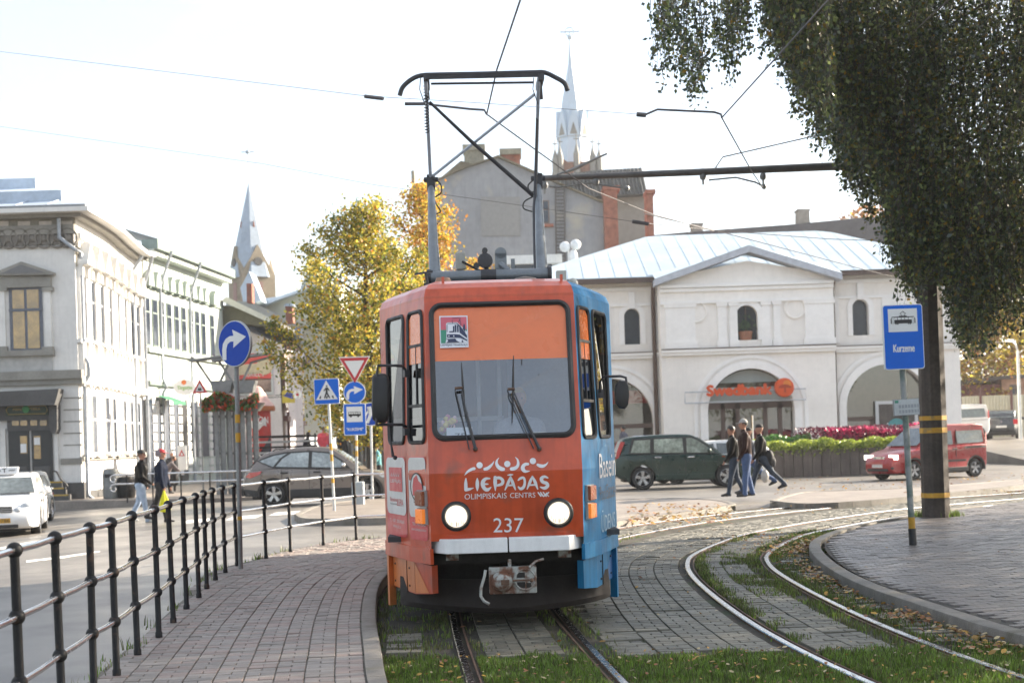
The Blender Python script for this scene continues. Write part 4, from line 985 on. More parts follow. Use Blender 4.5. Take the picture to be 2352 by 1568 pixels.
# frieze
front_box('frieze_band', -250, 505, 172, 528, M('frieze_tan', (.20, .185, .15), .8), .06)
for x in (-60, -8, 42, 91, 138): front_box('frieze_panel', x, 508, x+30, 524, M('panel_cream', (.46, .41, .36), .8), .09, bevel=.02)
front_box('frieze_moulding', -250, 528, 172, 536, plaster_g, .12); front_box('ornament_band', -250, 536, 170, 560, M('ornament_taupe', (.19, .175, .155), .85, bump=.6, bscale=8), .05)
for x in (-34, -6, 20, 47, 75, 103, 132, 157):
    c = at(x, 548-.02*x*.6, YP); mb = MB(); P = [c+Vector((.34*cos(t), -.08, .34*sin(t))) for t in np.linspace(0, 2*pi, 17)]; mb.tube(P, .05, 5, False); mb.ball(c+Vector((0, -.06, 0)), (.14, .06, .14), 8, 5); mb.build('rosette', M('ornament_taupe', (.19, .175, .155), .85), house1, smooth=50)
# frieze along the flank
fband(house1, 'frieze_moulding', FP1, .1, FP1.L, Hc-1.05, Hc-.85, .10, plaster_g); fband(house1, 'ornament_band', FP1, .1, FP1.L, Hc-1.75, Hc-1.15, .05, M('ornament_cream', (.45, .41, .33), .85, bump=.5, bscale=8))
for k in range(34):
    q = .25+k*(FP1.L-.4)/34; mb = MB(); p, t, n_ = FP1.at(q); mb.obox(p+n_*.08+Vector((0, 0, Hc-.62)), t*.08, n_*.12, (0, 0, .11)); mb.build('dentil', plaster_w, house1)
# front window with pediment
def sash(parent, x0, y0, x1, y1, Y, fm, pm, cross=.36, name='window', dep=.1, bars=1):
    w = px_box(parent, name, x0, y0, x1, y1, Y, fm, .02, .12); a, b = at(x0, y0, Y), at(x1, y1, Y); W = b.x-a.x; H = a.z-b.z; fw = .07*W+.04
    zc = b.z+H*(1-cross)
    cells = [(a.x+fw, a.x+W/2-fw*.4), (a.x+W/2+fw*.4, b.x-fw)] if bars else [(a.x+fw, b.x-fw)]
    for c0, c1 in cells:
        for z0, z1 in ((b.z+fw, zc-fw*.4), (zc+fw*.4, a.z-fw)):
            mb = MB(); mb.box((c0, Y-.035, z0), (c1, Y-.025, z1)); mb.build('pane', pm, w)
    mb = MB(); mb.box((a.x, Y-.07, zc-fw*.35), (b.x, Y-.02, zc+fw*.35)); mb.build('transom', fm, w)
    return w
sash(house1, 20, 658, 101, 806, YP, frame_b, ambpane)
for x0, x1 in ((-4, 17), (103, 122)):
    front_box('pilaster', x0, 668, x1, 806, plaster_w, .14); front_box('capital', x0-3, 660, x1+3, 668, plaster_g, .2); front_box('capital', x0-3, 796, x1+3, 806, plaster_g, .2)
front_box('entablature', -4, 640, 120, 658, plaster_g, .16); front_box('sill', -6, 806, 127, 815, plaster_g, .25); front_box('apron_panel', -2, 818, 122, 862, M('plaster_pale_grey', (.42, .42, .41), .8), .06)
for pr, d, m_ in ((.28, 0, plaster_g),):
    px_prism(house1, 'pediment', [(-8, 634), (128, 632), (128, 626), (55, 602), (-8, 628)], YP, plaster_g, .3, .3); px_prism(house1, 'tympanum', [(8, 630), (112, 628), (55, 609)], YP, M('plaster_mid_grey', (.16, .16, .165), .8), .1, .32)
sash(house1, -170, 661, -92, 809, YP, frame_b, ambpane)
# belt course, ground floor
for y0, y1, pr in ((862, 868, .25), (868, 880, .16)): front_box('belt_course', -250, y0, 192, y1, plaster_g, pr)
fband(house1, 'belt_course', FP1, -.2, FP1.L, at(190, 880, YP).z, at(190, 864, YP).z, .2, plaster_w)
px_prism(house1, 'canopy', [(-30, 902), (150, 893), (147, 906), (140, 930), (-30, 934)], YP, plaster_d, .6, .75)
for x0 in (122, -38): px_prism(house1, 'console', [(x0, 928), (x0+18, 928), (x0+18, 985), (x0+14, 995), (x0+6, 995), (x0, 985)], YP, plaster_d, .4, .45)
front_box('portal_panel', 2, 930, 125, 962, plaster_d, .2)
sg = front_box('shop_sign', 18, 930, 116, 952, M('sign_green', (.012, .035, .018), .5), .26)
mb = MB(); a = at(36, 943, YP); b = at(98, 935, YP); gold = M('gold_lettering', (.42, .30, .12), .5)
put_text(mb, 'MANA  APTIEKA', (a.x, YP-.27, a.z), (1, 0, 0), (0, 0, 1), b.x-a.x, b.z-a.z); mb.build('lettering', gold, sg)
mb = MB(); c = at(65, 939, YP); mb.lathe([(.14, 0), (.12, .03)], (c.x, YP-.265, c.z), 12, (0, -1, 0)); mb.build('green_button', M('sign_bright_green', (.03, .22, .07), .5), sg)
mb = MB(); mb.tube([at(x, y, YP)-Vector((0, .27, 0)) for x, y in ((20, 941), (25, 933), (110, 931), (114, 940), (110, 949), (25, 951), (20, 941))], .015, 4, False); mb.build('sign_border', gold, sg)
front_box('transom_panel', 18, 962, 125, 986, plaster_d, .1)
for x in (30, 49, 72, 94): front_box('transom_pane', x, 964, x+16, 976, ambpane, .115)
for x0, x1, pane_m in ((20, 71, ambpane), (73, 124, ambpane)):
    d = front_box('door', x0, 986, x1, 1118, M('door_black', (.022, .024, .026), .45), .08)
    px = x0+28 if x0 < 50 else x0+6
    px_box(d, 'door_pane', px, 1000, px+17, 1052 if x0 > 50 else 1040, YP, pane_m, .095, 0); px_box(d, 'notice', px+1, 1018 if x0 < 50 else 1004, px+15, 1038 if x0 < 50 else 1020, YP, white, .10, 0); px_box(d, 'door_panel', x0+6, 1070, x1-6, 1098, YP, plaster_d, .10, 0, .02)
for x0, x1 in ((4, 18), (126, 138)): front_box('door_jamb', x0, 984, x1, 1112, plaster_w, .12)
for k, (y0, y1, w) in enumerate(((1108, 1122, 0), (1122, 1137, 12), (1137, 1153, 28))):
    a = at(0, y0, YP); b = at(150+w, y1, YP); mb = MB(); mb.box((a.x-1.5, YP-.35*(k+1), gz-.3), (b.x, YP-.35*k, a.z)); st = mb.build('step', plaster_d, house1)
    mb = MB(); mb.box((a.x-1.5, YP-.35*(k+1)-.01, a.z-.05), (b.x, YP-.35*(k+1)+.03, a.z+.005)); mb.build('step_edge', M('step_yellow', (.42, .28, .05), .6), st)
mb = MB(); mb.tube([at(x, y, YP-1.0) for x, y in ((120, 1090), (122, 1080), (130, 1082), (140, 1100), (152, 1110), (156, 1118), (152, 1122))], .035, 6); mb.tube([at(148, 1112, YP-1), at(152, 1155, YP-1)], .03, 6); mb.build('handrail', iron, house1, smooth=60)
front_box('dado_band', 140, 1052, 190, 1064, plaster_g, .05); front_box('plinth', 138, 1108, 198, 1185, plaster_d, .12)
for k in range(5):
    y = 912+k*27; front_box('rustication_groove', 146, y, 188, y+1.4, plaster_g, .012)
# flank windows
def fwin(parent, path, q, w, z0, z1, fm, pm, cross=.35, hood=None, sill=True, sillm=plaster_w, proud=.05):
    p, t, n_ = path.at(q); c = p+Vector((0, 0, (z0+z1)/2)); mb = MB(); mb.obox(c, t*w/2, n_*proud, (0, 0, (z1-z0)/2)); wd = mb.build('window', fm, parent)
    zc = z0+(z1-z0)*(1-cross)
    for a, b in ((z0+.06, zc-.04), (zc+.04, z1-.06)):
        for s in (-1, 1):
            mb = MB(); mb.obox(p+t*(s*w*.235)+n_*(proud+.008)+Vector((0, 0, (a+b)/2)), t*(w*.20), n_*.006, (0, 0, (b-a)/2)); mb.build('pane', pm, wd)
    if sill:
        mb = MB(); mb.obox(p+n_*.10+Vector((0, 0, z0-.06)), t*(w/2+.12), n_*.14, (0, 0, .05)); mb.build('sill', sillm, wd)
    return wd
zu0, zu1 = 5.75, 8.05
for x in (192, 214, 234, 253, 271, 287, 302, 316):
    q = qpix(FP1, x+4); p, t, n_ = FP1.at(q)
    w = fwin(house1, FP1, q, .62, zu0, zu1, frame_w, darkpane)
    mb = MB(); base = p+Vector((0, 0, zu1+.42))
    mb.prism([base-t*.5+n_*.02, base+t*.5+n_*.02, base+t*.5+n_*.02+Vector((0, 0, .12)), base+n_*.02+Vector((0, 0, .85)), base-t*.5+n_*.02+Vector((0, 0, .12))], n_*.42); mb.build('hood', plaster_w, w)
    mb = MB()
    for s in (-1, 1): mb.obox(base+t*(s*.38)+n_*.12-Vector((0, 0, .2)), t*.09, n_*.12, (0, 0, .22)); mb.obox(p+t*(s*.42)+n_*.06+Vector((0, 0, (zu0+zu1)/2)), t*.08, n_*.07, (0, 0, (zu1-zu0)/2))
    mb.build('surround', plaster_w, w)
    mb = MB()
    for s in (-1, 1): mb.obox(p+t*(s*.42)+n_*.08+Vector((0, 0, zu0-.95)), t*.1, n_*.1, (0, 0, .8))
    mb.build('baluster', plaster_w, w)
fband(house1, 'sill_course', FP1, 0, FP1.L, zu0-.16, zu0-.02, .14, plaster_w)
for x in (197, 217, 247, 263, 287, 303, 318): fwin(house1, FP1, qpix(FP1, x), .62, 1.5, 3.75, frame_w, darkpane, .42)
fband(house1, 'sill_course', FP1, 0, FP1.L, 1.28, 1.42, .10, plaster_g); fband(house1, 'plinth', FP1, 0, FP1.L, gz-.3, .15, .10, plaster_d)
# drainpipes
def downpipe(parent, pts, r=.075): mb = MB(); mb.tube([Vector(p) for p in pts], r, 8); return mb.build('drainpipe', pipe, parent, smooth=60)
q0 = .25; downpipe(house1, [at(135, 500, YP-.3), at(136, 544, YP-.2), at(172, 572, YP-.2)]+[fac(FP1, q0, .16, z) for z in (8.9, 5.1)]+[fac(FP1, q0, .32, 4.85), fac(FP1, q0, .32, 4.4), fac(FP1, q0, .14, 4.1), fac(FP1, q0, .14, gz+.4), fac(FP1, q0, .35, gz+.2)])
q1 = qpix(FP1, 308); downpipe(house1, [fac(FP1, q1, .6, Hc), fac(FP1, q1, .14, Hc-.7), fac(FP1, q1, .14, 0)]); q1 = FP1.L-.15; downpipe(house1, [fac(FP1, q1, .7, Hc+.2), fac(FP1, q1, .16, Hc-1.2), fac(FP1, q1, .16, 0)])
# ---------------------------------------------------------------- mint house next along the street
H2 = Hc+.35; P2 = cornice_plan([(349, 594), (400, 611), (450, 628), (500, 645), (514, 650)], H2)
sh = np.array([Xe, Ye])-np.array(P2[0])+np.array([.05, .1]); P2 = [tuple(np.array(p)+sh*(1-i/5)) for i, p in enumerate(P2)]
FP2 = Path2(P2, 6)
house2 = thing('mint_house', 'pale mint two-storey row house with dark green cornice behind the corner house', 'house', (FP2.p[8][0]-5, FP2.p[8][1], -.1))
mb = MB(); prof = [tuple(FP2.at(FP2.L*i/20)[0][:2]) for i in range(21)]+[(FP2.p[-1][0]-13, FP2.p[-1][1]), (FP2.p[0][0]-13, FP2.p[0][1])]
mb.prism([(x, y, -.5) for x, y in prof], (0, 0, H2+.5)); mb.build('wall', mint, house2, smooth=20)
fband(house2, 'cornice', FP2, 0, FP2.L+.0, H2-.05, H2+.2, .5, mint); fband(house2, 'cornice', FP2, 0, FP2.L, H2+.2, H2+.65, .7, mint_d)
mb = MB(); mb.add([fac(FP2, FP2.L*i/8, .7, H2+.65) for i in range(9)]+[fac(FP2, FP2.L*i/8, -5, H2+2.6) for i in range(9)], [(i, i+1, 10+i, 9+i) for i in range(8)]); mb.build('roof', metal_roof, house2)
fband(house2, 'frieze_moulding', FP2, 0, FP2.L, H2-1.5, H2-1.35, .08, mint_d); fband(house2, 'belt_course', FP2, 0, FP2.L, 4.55, 4.75, .15, mint_d); fband(house2, 'sill_course', FP2, 0, FP2.L, 6.05, 6.25, .18, mint)
for x in (346, 363, 379, 396, 413, 429, 446, 460, 474, 494):
    q = qpix(FP2, x); p, t, n_ = FP2.at(q); w = fwin(house2, FP2, q, .62, 6.35, 8.55, mint_d, darkpane, .3, sill=False)
    b = p+Vector((0, 0, 9.05)); mb = MB(); mb.prism([b-t*.36+n_*.03, b+t*.36+n_*.03, b+t*.26+n_*.03+Vector((0, 0, .5)), b+n_*.03+Vector((0, 0, .75)), b-t*.26+n_*.03+Vector((0, 0, .5))], n_*.26); mb.build('hood', M('hood_sage', (.30, .35, .32), .75), w)
for x in (345, 362, 382, 402, 421, 445, 470, 495):
    q = qpix(FP2, x); p, t, n_ = FP2.at(q); z0 = .05 if x in (345, 421) else 1.2
    mb = MB(); mb.obox(p+n_*.02+Vector((0, 0, (z0+3.9)/2)), t*.5, n_*.04, (0, 0, (3.9-z0)/2)); mb.build('door' if z0 < 1 else 'window', darkpane if x != 421 else iron, house2)
for k in range(9):
    z = .5+k*.42
    if k % 1 == 0:
        for x in (353, 372, 392, 412, 432, 457, 482, 505):
            q = qpix(FP2, x); p, t, n_ = FP2.at(q); mb = MB(); mb.obox(p+n_*.05+Vector((0, 0, z)), t*.26, n_*.05, (0, 0, .16)); mb.build('quoin_block', plaster_w, house2)
for x in (372, 440): 
    q = qpix(FP2, x); downpipe(house2, [fac(FP2, q, .75, H2+.3), fac(FP2, q, .14, H2-1.3), fac(FP2, q, .14, 4.9), fac(FP2, q, .3, 4.5), fac(FP2, q, .12, 4.2), fac(FP2, q, .12, 0)], .07)
q = qpix(FP2, 372); p, t, n_ = FP2.at(q)
mb = MB(); mb.add([p+t*-.9+n_*.1+Vector((0, 0, 4.1)), p+t*.9+n_*.1+Vector((0, 0, 4.1)), p+t*.9+n_*.9+Vector((0, 0, 3.8)), p+t*-.9+n_*.9+Vector((0, 0, 3.8)), p+t*-.9+n_*.9+Vector((0, 0, 3.65)), p+t*.9+n_*.9+Vector((0, 0, 3.65))], [(0, 1, 2, 3), (3, 2, 5, 4)]); mb.build('awning', M('awning_green', (.03, .16, .09), .7), house2)
# ---------------------------------------------------------------- shops and roofs beyond
gab = thing('gable_house', 'pinkish white gable wall with a large red advertising poster', 'house', (*at(590, 900, 78)[:2], -.1))
px_prism(gab, 'wall', [(505, 1085), (505, 735), (552, 752), (650, 790), (654, 806), (642, 815), (652, 1082)], 78, M('plaster_rose', (.74, .68, .68), .8, var=.08, scale=.5), 8)
px_prism(gab, 'gable_cladding', [(511, 760), (511, 700), (546, 704), (640, 745), (640, 752), (560, 742)], 76.5, M('cladding_olive', (.10, .095, .065), .8), 2.0)
mb = MB(); P = [at(x, y, 76.2) for x, y in ((507, 690), (520, 681), (648, 742), (640, 750))]; mb.prism(P, (0, 9, 0)); mb.build('roof', M('roof_pale', (.5, .5, .46), .6, var=.1), gab)
po = px_box(gab, 'poster', 545, 792, 629, 905, 78, frame_w, .12, 0)
px_box(po, 'poster_field', 549, 812, 624, 870, 78, M('poster_red', (.72, .09, .08), .6), .13, 0); px_box(po, 'poster_field', 549, 870, 624, 899, 78, M('poster_crowd', (.30, .20, .17), .6, var=.6, scale=1.6), .13, 0)
mb = MB(); mb.lathe([(.45, 0), (.42, .02)], at(607, 841, 77.85), 14, (0, -1, 0)); mb.obox(at(583, 846, 77.85), (.9, 0, .05), (0, .01, 0), (0, 0, .28)); mb.build('poster_figure', M('poster_cream', (.62, .52, .36), .6), po)
mb = MB(); a = at(566, 864, 77.84); b = at(606, 852, 77.84); put_text(mb, "GRILL'S", a, (1, 0, 0), (0, 0, 1), b.x-a.x, b.z-a.z); mb.build('lettering', white, po)
px_prism(po, 'poster_corner', [(600, 795), (612, 794), (625, 806), (625, 815)], 77.83, M('poster_blue', (.12, .42, .68), .6), .01)
tim = thing('timber_house', 'dark red timber-framed gallery house with glazed upper floor', 'house', (*at(672, 1000, 84)[:2], -.1))
tx0 = at(654, 1000, 78.2).x; tx1 = at(700, 1000, 99).x; brn = M('timber_red_brown', (.085, .032, .026), .7, var=.2)
FP3 = Path2([(tx0, 78.2), ((tx0+tx1)/2, 88), (tx1, 99)], 6); zt3 = at(660, 795, 80).z
mb = MB(); mb.prism([(FP3.p[0][0], FP3.p[0][1], -.4), (FP3.p[-1][0], FP3.p[-1][1], -.4), (FP3.p[-1][0]-8, FP3.p[-1][1], -.4), (FP3.p[0][0]-8, FP3.p[0][1], -.4)], (0, 0, zt3+.4)); mb.build('wall', M('plaster_drab', (.20, .15, .12), .8), tim)
fband(tim, 'eaves', FP3, 0, FP3.L, zt3-.1, zt3+.25, .6, brn)
mb = MB(); mb.add([fac(FP3, 0, .7, zt3+.25), fac(FP3, FP3.L, .7, zt3+.25), fac(FP3, FP3.L, -4, zt3+2.2), fac(FP3, 0, -4, zt3+2.2)], [(0, 1, 2, 3)]); mb.build('roof', M('roof_blue_grey', (.12, .17, .26), .5), tim)
px_prism(tim, 'roof_edge', [(575, 748), (690, 752), (690, 785), (640, 782), (600, 765)], 82, M('roof_blue_grey', (.12, .17, .26), .5), 1.0)
lit = M('pane_sunlit', (.70, .55, .40), .25, var=.2, scale=1.0, coat=.5)  # sunlight on the glass is put into the bright cream base colour
for k in range(9):
    q = .6+k*2.2; p, t, n_ = FP3.at(q); z0, z1 = zt3-3.6, zt3-.5
    mb = MB(); mb.obox(p+n_*.06+Vector((0, 0, (z0+z1)/2)), t*.95, n_*.06, (0, 0, (z1-z0)/2)); w = mb.build('window', brn, tim)
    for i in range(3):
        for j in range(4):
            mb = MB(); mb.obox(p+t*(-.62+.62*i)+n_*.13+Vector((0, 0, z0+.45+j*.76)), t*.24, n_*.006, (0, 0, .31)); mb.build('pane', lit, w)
for z in (zt3-4.2, zt3-.3): fband(tim, 'beam', FP3, 0, FP3.L, z, z+.28, .2, brn)
for k in range(8):
    q = 1.7+k*2.2; p, t, n_ = FP3.at(q); mb = MB(); mb.obox(p+n_*.1+Vector((0, 0, 1.6)), t*.12, n_*.1, (0, 0, 1.9)); mb.build('post', brn, tim)
    if k % 2 == 0: mb = MB(); mb.obox(p+t*.9+n_*.05+Vector((0, 0, 1.5)), t*.6, n_*.03, (0, 0, 1.3)); mb.build('shop_window', darkpane, tim)
far1 = thing('cream_house', 'cream rendered house side with zinc roof rising behind the gables', 'house', (*at(680, 800, 112)[:2], -.2))
px_prism(far1, 'wall', [(575, 1000), (588, 704), (640, 686), (745, 650), (780, 645), (780, 1000)], 112, M('render_cream', (.52, .53, .46), .8, var=.06, scale=.2), 8)
px_prism(far1, 'roof', [(520, 702), (570, 690), (640, 680), (742, 645), (742, 651), (640, 687), (580, 712), (520, 716)], 111, metal_roof, 9); px_prism(far1, 'roof', [(512, 740), (520, 690), (575, 692), (700, 745), (620, 755)], 106, M('roof_sage', (.33, .36, .34), .6, var=.12, scale=.4), 5)
px_prism(far1, 'chimney', [(655, 702), (671, 702), (673, 740), (657, 742)], 104, brick_red, 1.0); px_prism(far1, 'chimney_cap', [(651, 702), (656, 696), (670, 696), (676, 702)], 103.8, metal_roof, 1.4)
px_prism(far1, 'chimney', [(566, 650), (578, 650), (579, 694), (567, 694)], 104, brick_red, 1.0); px_prism(far1, 'dormer', [(552, 660), (572, 622), (600, 690), (560, 700)], 108, metal_roof, 3)
px_prism(far1, 'attic_gable', [(690, 660), (712, 604), (720, 604), (742, 640), (742, 655)], 113, M('render_pale', (.45, .46, .44), .8), .6); px_prism(far1, 'attic_roof', [(713, 603), (724, 603), (750, 645), (740, 648)], 113.5, metal_roof, 3)
# ---------------------------------------------------------------- church towers
stone_t = M('stone_tan', (.27, .225, .16), .85, var=.22, scale=.8, bump=.4, bscale=4)
lead = M('spire_lead', (.30, .36, .43), .5, .2, var=.14, scale=.3)
def spire(mb, c, r, z0, z1, n=8, rot=0., top=0.02):
    mb.loft([[Vector((c.x+q*cos(2*pi*i/n+rot), c.y+q*sin(2*pi*i/n+rot), z)) for i in range(n)] for q, z in ((r, z0), (top, z1))])
Yc = 150; c = at(583, 800, Yc); m_px = Yc/FPX/SC*SC*SC  # metres per photo-view pixel at that distance
def Zc(x, y, Y): return at(x, y, Y).z
ch1 = thing('church_tower', 'distant tan stone church tower with grey spire above the left roofs', 'tower', (c.x, Yc, -1))
hw = (at(638, 650, Yc).x-at(530, 650, Yc).x)/2/1.33; ang = radians(33)
R = lambda x, y: Vector((c.x+x*cos(ang)-y*sin(ang), Yc+x*sin(ang)+y*cos(ang), 0))
zb, zg, za = -1, Zc(583, 635, Yc), Zc(583, 566, Yc)
mb = MB(); mb.prism([R(-hw, -hw)+Vector((0, 0, zb)), R(hw, -hw)+Vector((0, 0, zb)), R(hw, hw)+Vector((0, 0, zb)), R(-hw, hw)+Vector((0, 0, zb))], (0, 0, zg-zb)); mb.build('tower_wall', stone_t, ch1)
for (ax, ay, bx_, by_) in ((-1, -1, 1, -1), (1, -1, 1, 1), (1, 1, -1, 1), (-1, 1, -1, -1)):
    a, b = R(ax*hw, ay*hw), R(bx_*hw, by_*hw); m2 = (a+b)/2; d = (m2-R(0, 0)).normalized()
    mb = MB(); mb.prism([a*1.0+Vector((0, 0, zg)), b+Vector((0, 0, zg)), m2+Vector((0, 0, za))], d*-.5); g = mb.build('gable', stone_t, ch1)
    mb = MB(); mb.lathe([(.45, 0), (.45, .1)], m2+d*.02+Vector((0, 0, zg+1.4)), 12, d); mb.build('rose_window', plaster_d, g)
    mb = MB(); mb.obox(m2+d*.03+Vector((0, 0, zg-1.9)), (b-a).normalized()*.45, d*.03, (0, 0, 1.2)); mb.build('louvre', M('louvre_rose', (.28, .17, .15), .8), g)
mb = MB(); spire(mb, c, hw*1.28, zg-.2, Zc(575, 420, Yc), 8, ang+pi/8); mb.build('spire', lead, ch1)
for k in range(4):
    a = ang+k*pi/2; zz = Zc(580, 535, Yc); rr = hw*.50; p = Vector((c.x+rr*cos(a), Yc+rr*sin(a), zz)); mb = MB(); mb.prism([p+Vector((-sin(a)*.22, cos(a)*.22, 0)), p+Vector((sin(a)*.22, -cos(a)*.22, 0)), p+Vector((0, 0, 1.2))], Vector((cos(a), sin(a), 0))*.12); mb.build('spire_dormer', brick_red, ch1)
mb = MB(); zt_ = Zc(575, 420, Yc); tp = Vector((c.x, Yc, zt_-.3)); mb.tube([tp, tp+Vector((0, 0, 4.4))], .05, 5); mb.tube([tp+Vector((-.7, 0, 3.6)), tp+Vector((.7, 0, 3.6))], .05, 5); mb.ball(tp+Vector((0, 0, 3.6)), .22, 8, 5); mb.build('spire_cross', lead, ch1)
# ---- white church spire behind the tram
Y2 = 135; c = at(1325, 600, Y2); c2 = c.copy()
ch2 = thing('church_tower', 'tall pale blue-white church spire with cross above the grey gable', 'tower', (c.x, Y2, -1))
spw = M('spire_white_metal', (.52, .60, .68), .45, .1, var=.06, scale=.3)
w0 = (at(1365, 365, Y2).x-at(1285, 365, Y2).x)/2; z0 = Zc(1325, 368, Y2); z1 = Zc(1315, 140, Y2)
# the axis leans in the photo only through camera roll: build upright
mb = MB(); n = 8; rot = pi/8
mb.loft([[Vector((c.x+q*cos(2*pi*i/n+rot), Y2+q*sin(2*pi*i/n+rot), z)) for i in range(n)] for q, z in ((w0*1.05, z0-.4), (w0*.92, z0+(z1-z0)*.22), (w0*.80, z0+(z1-z0)*.34), (w0*.58, z0+(z1-z0)*.62), (w0*.52, z0+(z1-z0)*.66), (w0*.14, z0+(z1-z0)*.98), (.05, z1+2.2))]); mb.build('spire', spw, ch2)
for k in range(8):
    a = 2*pi*k/8; rr = w0*.86; zz = z0+(z1-z0)*.22; p = Vector((c.x+rr*cos(a), Y2+rr*sin(a), zz)); t = Vector((-sin(a), cos(a), 0)); d = Vector((cos(a), sin(a), 0))
    mb = MB(); mb.prism([p-t*.6-d*.6, p+t*.6-d*.6, p+t*.45-d*.6+Vector((0, 0, 1.2)), p-d*.6+Vector((0, 0, 2.6)), p-t*.45-d*.6+Vector((0, 0, 1.2))], d*.72); dm = mb.build('spire_dormer', spw, ch2)
    mb = MB(); mb.prism([p+d*.13-t*.35+Vector((0, 0, .15)), p+d*.13+t*.35+Vector((0, 0, .15)), p+d*.13+Vector((0, 0, 1.3))], d*.02); mb.build('louvre', plaster_g, dm)
mb = MB(); tp = Vector((c.x, Y2, z1+1.8)); hgt = Zc(1311, 66, Y2)-tp.z; mb.tube([tp, tp+Vector((0, 0, hgt))], [.09, .05], 5); mb.tube([tp+Vector((-.9, 0, hgt*.78)), tp+Vector((.9, 0, hgt*.78))], .07, 5); mb.ball(tp+Vector((0, 0, .5)), .25, 8, 5); P = [tp+Vector((.42*cos(t), 0, hgt*.78+.42*sin(t))) for t in np.linspace(0, 2*pi, 15)]; mb.tube(P, .05, 5, False); mb.build('spire_cross', spw, ch2)
px_prism(ch2, 'tower_wall', [(1268, 560), (1272, 372), (1296, 366), (1304, 372), (1372, 368), (1376, 388), (1382, 560)], Y2-4, M('brick_tower', (.22, .12, .085), .85, var=.35, scale=.7, bump=.4, bscale=4), 8)
for x, y in ((1275, 350), (1286, 345), (1324, 338), (1361, 345), (1376, 350)):
    p = at(x, y, Y2-4.1); mb = MB(); mb.loft([[p+Vector((q*cos(t), q*sin(t), z)) for t in np.linspace(0, 2*pi, 6, endpoint=False)] for q, z in ((.30, -2.4), (.30, -.6), (.05, .3))]); mb.tube([p+Vector((-.25, 0, .8)), p+Vector((.25, 0, .8))], .05, 5); mb.tube([p+Vector((0, 0, .2)), p+Vector((0, 0, 1.2))], .05, 5); mb.build('pinnacle', plaster_g, ch2)
# ---------------------------------------------------------------- grey gable house
zg_ = lambda zx, zy: ((1600+zx/2.138)/1.7415, (480+zy/2.138)/1.7415)
grey = M('render_grey', (.27, .275, .29), .85, var=.14, scale=.25, bump=.2, bscale=12, dirt=(.37, .34, .29), dirt_amt=.16, dscale=.35, streak=.12)
Yg = 92
gh = thing('grey_gable_house', 'large grey rendered gable house with brick chimneys behind the tram', 'house', (*at(1200, 900, Yg)[:2], -.3))
px_prism(gh, 'wall', [zg_(*p) for p in ((130, 1500), (200, 560), (330, 500), (560, 400), (700, 350), (840, 312), (990, 370), (1110, 430), (1230, 480), (1400, 560), (1570, 640), (1740, 705), (1760, 1500))], Yg, grey, 14)
px_prism(gh, 'roof', [zg_(*p) for p in ((120, 545), (250, 515), (360, 480), (520, 345), (620, 372), (840, 296), (1240, 470), (1400, 545), (1750, 695), (1750, 708), (1400, 562), (1230, 484), (840, 314), (560, 404), (330, 504), (130, 560))], Yg-.3, M('roof_mossy', (.16, .135, .09), .85, var=.3, scale=.5), 14.6)
px_prism(gh, 'roof', [zg_(*p) for p in ((360, 490), (520, 348), (640, 372), (560, 404))], Yg+3, M('roof_maroon', (.14, .07, .075), .7), 6)
px_prism(gh, 'wall_panel', [zg_(*p) for p in ((690, 655), (1025, 655), (1030, 990), (695, 990))], Yg, M('render_panel', (.255, .25, .245), .85, var=.06), .3, .06)
for x0, y0, x1, y1 in ((545, 215, 720, 350), (862, 250, 1030, 375)):
    a, b = zg_(x0, y0), zg_(x1, y1+40); ck = px_box(gh, 'chimney', *a, *b, Yg+1, M('chimney_render', (.27, .25, .19), .85, var=.3, scale=.8) if x0 < 600 else brick_red, 0, 1.6); a2, b2 = zg_(x0-12, y0-4), zg_(x1+8, y0+40); px_box(ck, 'chimney_cap', *a2, *b2, Yg+1, M('chimney_render', (.27, .25, .19), .85), .15, 1.75)
a, b = zg_(95, 430), zg_(125, 560); px_box(gh, 'chimney', *a, *b, Yg+2, M('chimney_render', (.27, .25, .19), .85), 0, 1)
for x0, y0, x1, y1 in ((1735, 575, 1870, 1200), (2100, 605, 2172, 1100)):
    ck = px_box(gh, 'chimney', *zg_(x0, y0), *zg_(x1, y1), Yg-.5, brick_red, .5, 1.2); px_box(ck, 'chimney_cap', *zg_(x0-6, y0), *zg_(x1+6, y0+30), Yg-.5, brick_red, .6, 1.3)
sash(gh, *zg_(1215, 685), *zg_(1280, 880), Yg, M('frame_brown', (.15, .10, .08), .6), darkpane, .4, bars=0); px_box(gh, 'sill', *zg_(1210, 890), *zg_(1312, 912), Yg, brick_red, .2, 0)
mb = MB()
for x in (1330, 1405): mb.tube([at(*zg_(x, 560), Yg-.15), at(*zg_(x+8, 1250), Yg-.15)], .05, 5)
ld = mb.build('ladder', M('ladder_iron', (.10, .09, .085), .7), gh)
for k in range(22):
    y = 590+k*30; mb = MB(); mb.tube([at(*zg_(1330+y*.008, y), Yg-.15), at(*zg_(1405+y*.008, y), Yg-.15)], .03, 4); mb.build('rung', M('ladder_iron', (.10, .09, .085), .7), ld)
gh2 = thing('corrugated_roof_house', 'house with grey corrugated roof and buff wall behind the bank', 'house', (*at(1480, 900, 100)[:2], -.3))
px_prism(gh2, 'wall', [zg_(*p) for p in ((1500, 1200), (1500, 640), (2095, 630), (2110, 1200))], 100, M('render_buff', (.30, .27, .235), .85, var=.12, scale=.3), 10)
rp = [at(*zg_(*p), 99.5) for p in ((1290, 560), (2105, 625), (2060, 405), (1700, 420), (1250, 470))]
px_prism(gh2, 'roof', [zg_(*p) for p in ((1290, 640), (1560, 660), (2110, 628), (2062, 405), (1700, 425), (1250, 480))], 99, M('roof_corrugated', (.13, .14, .145), .8, var=.15, scale=.5), 1.5)
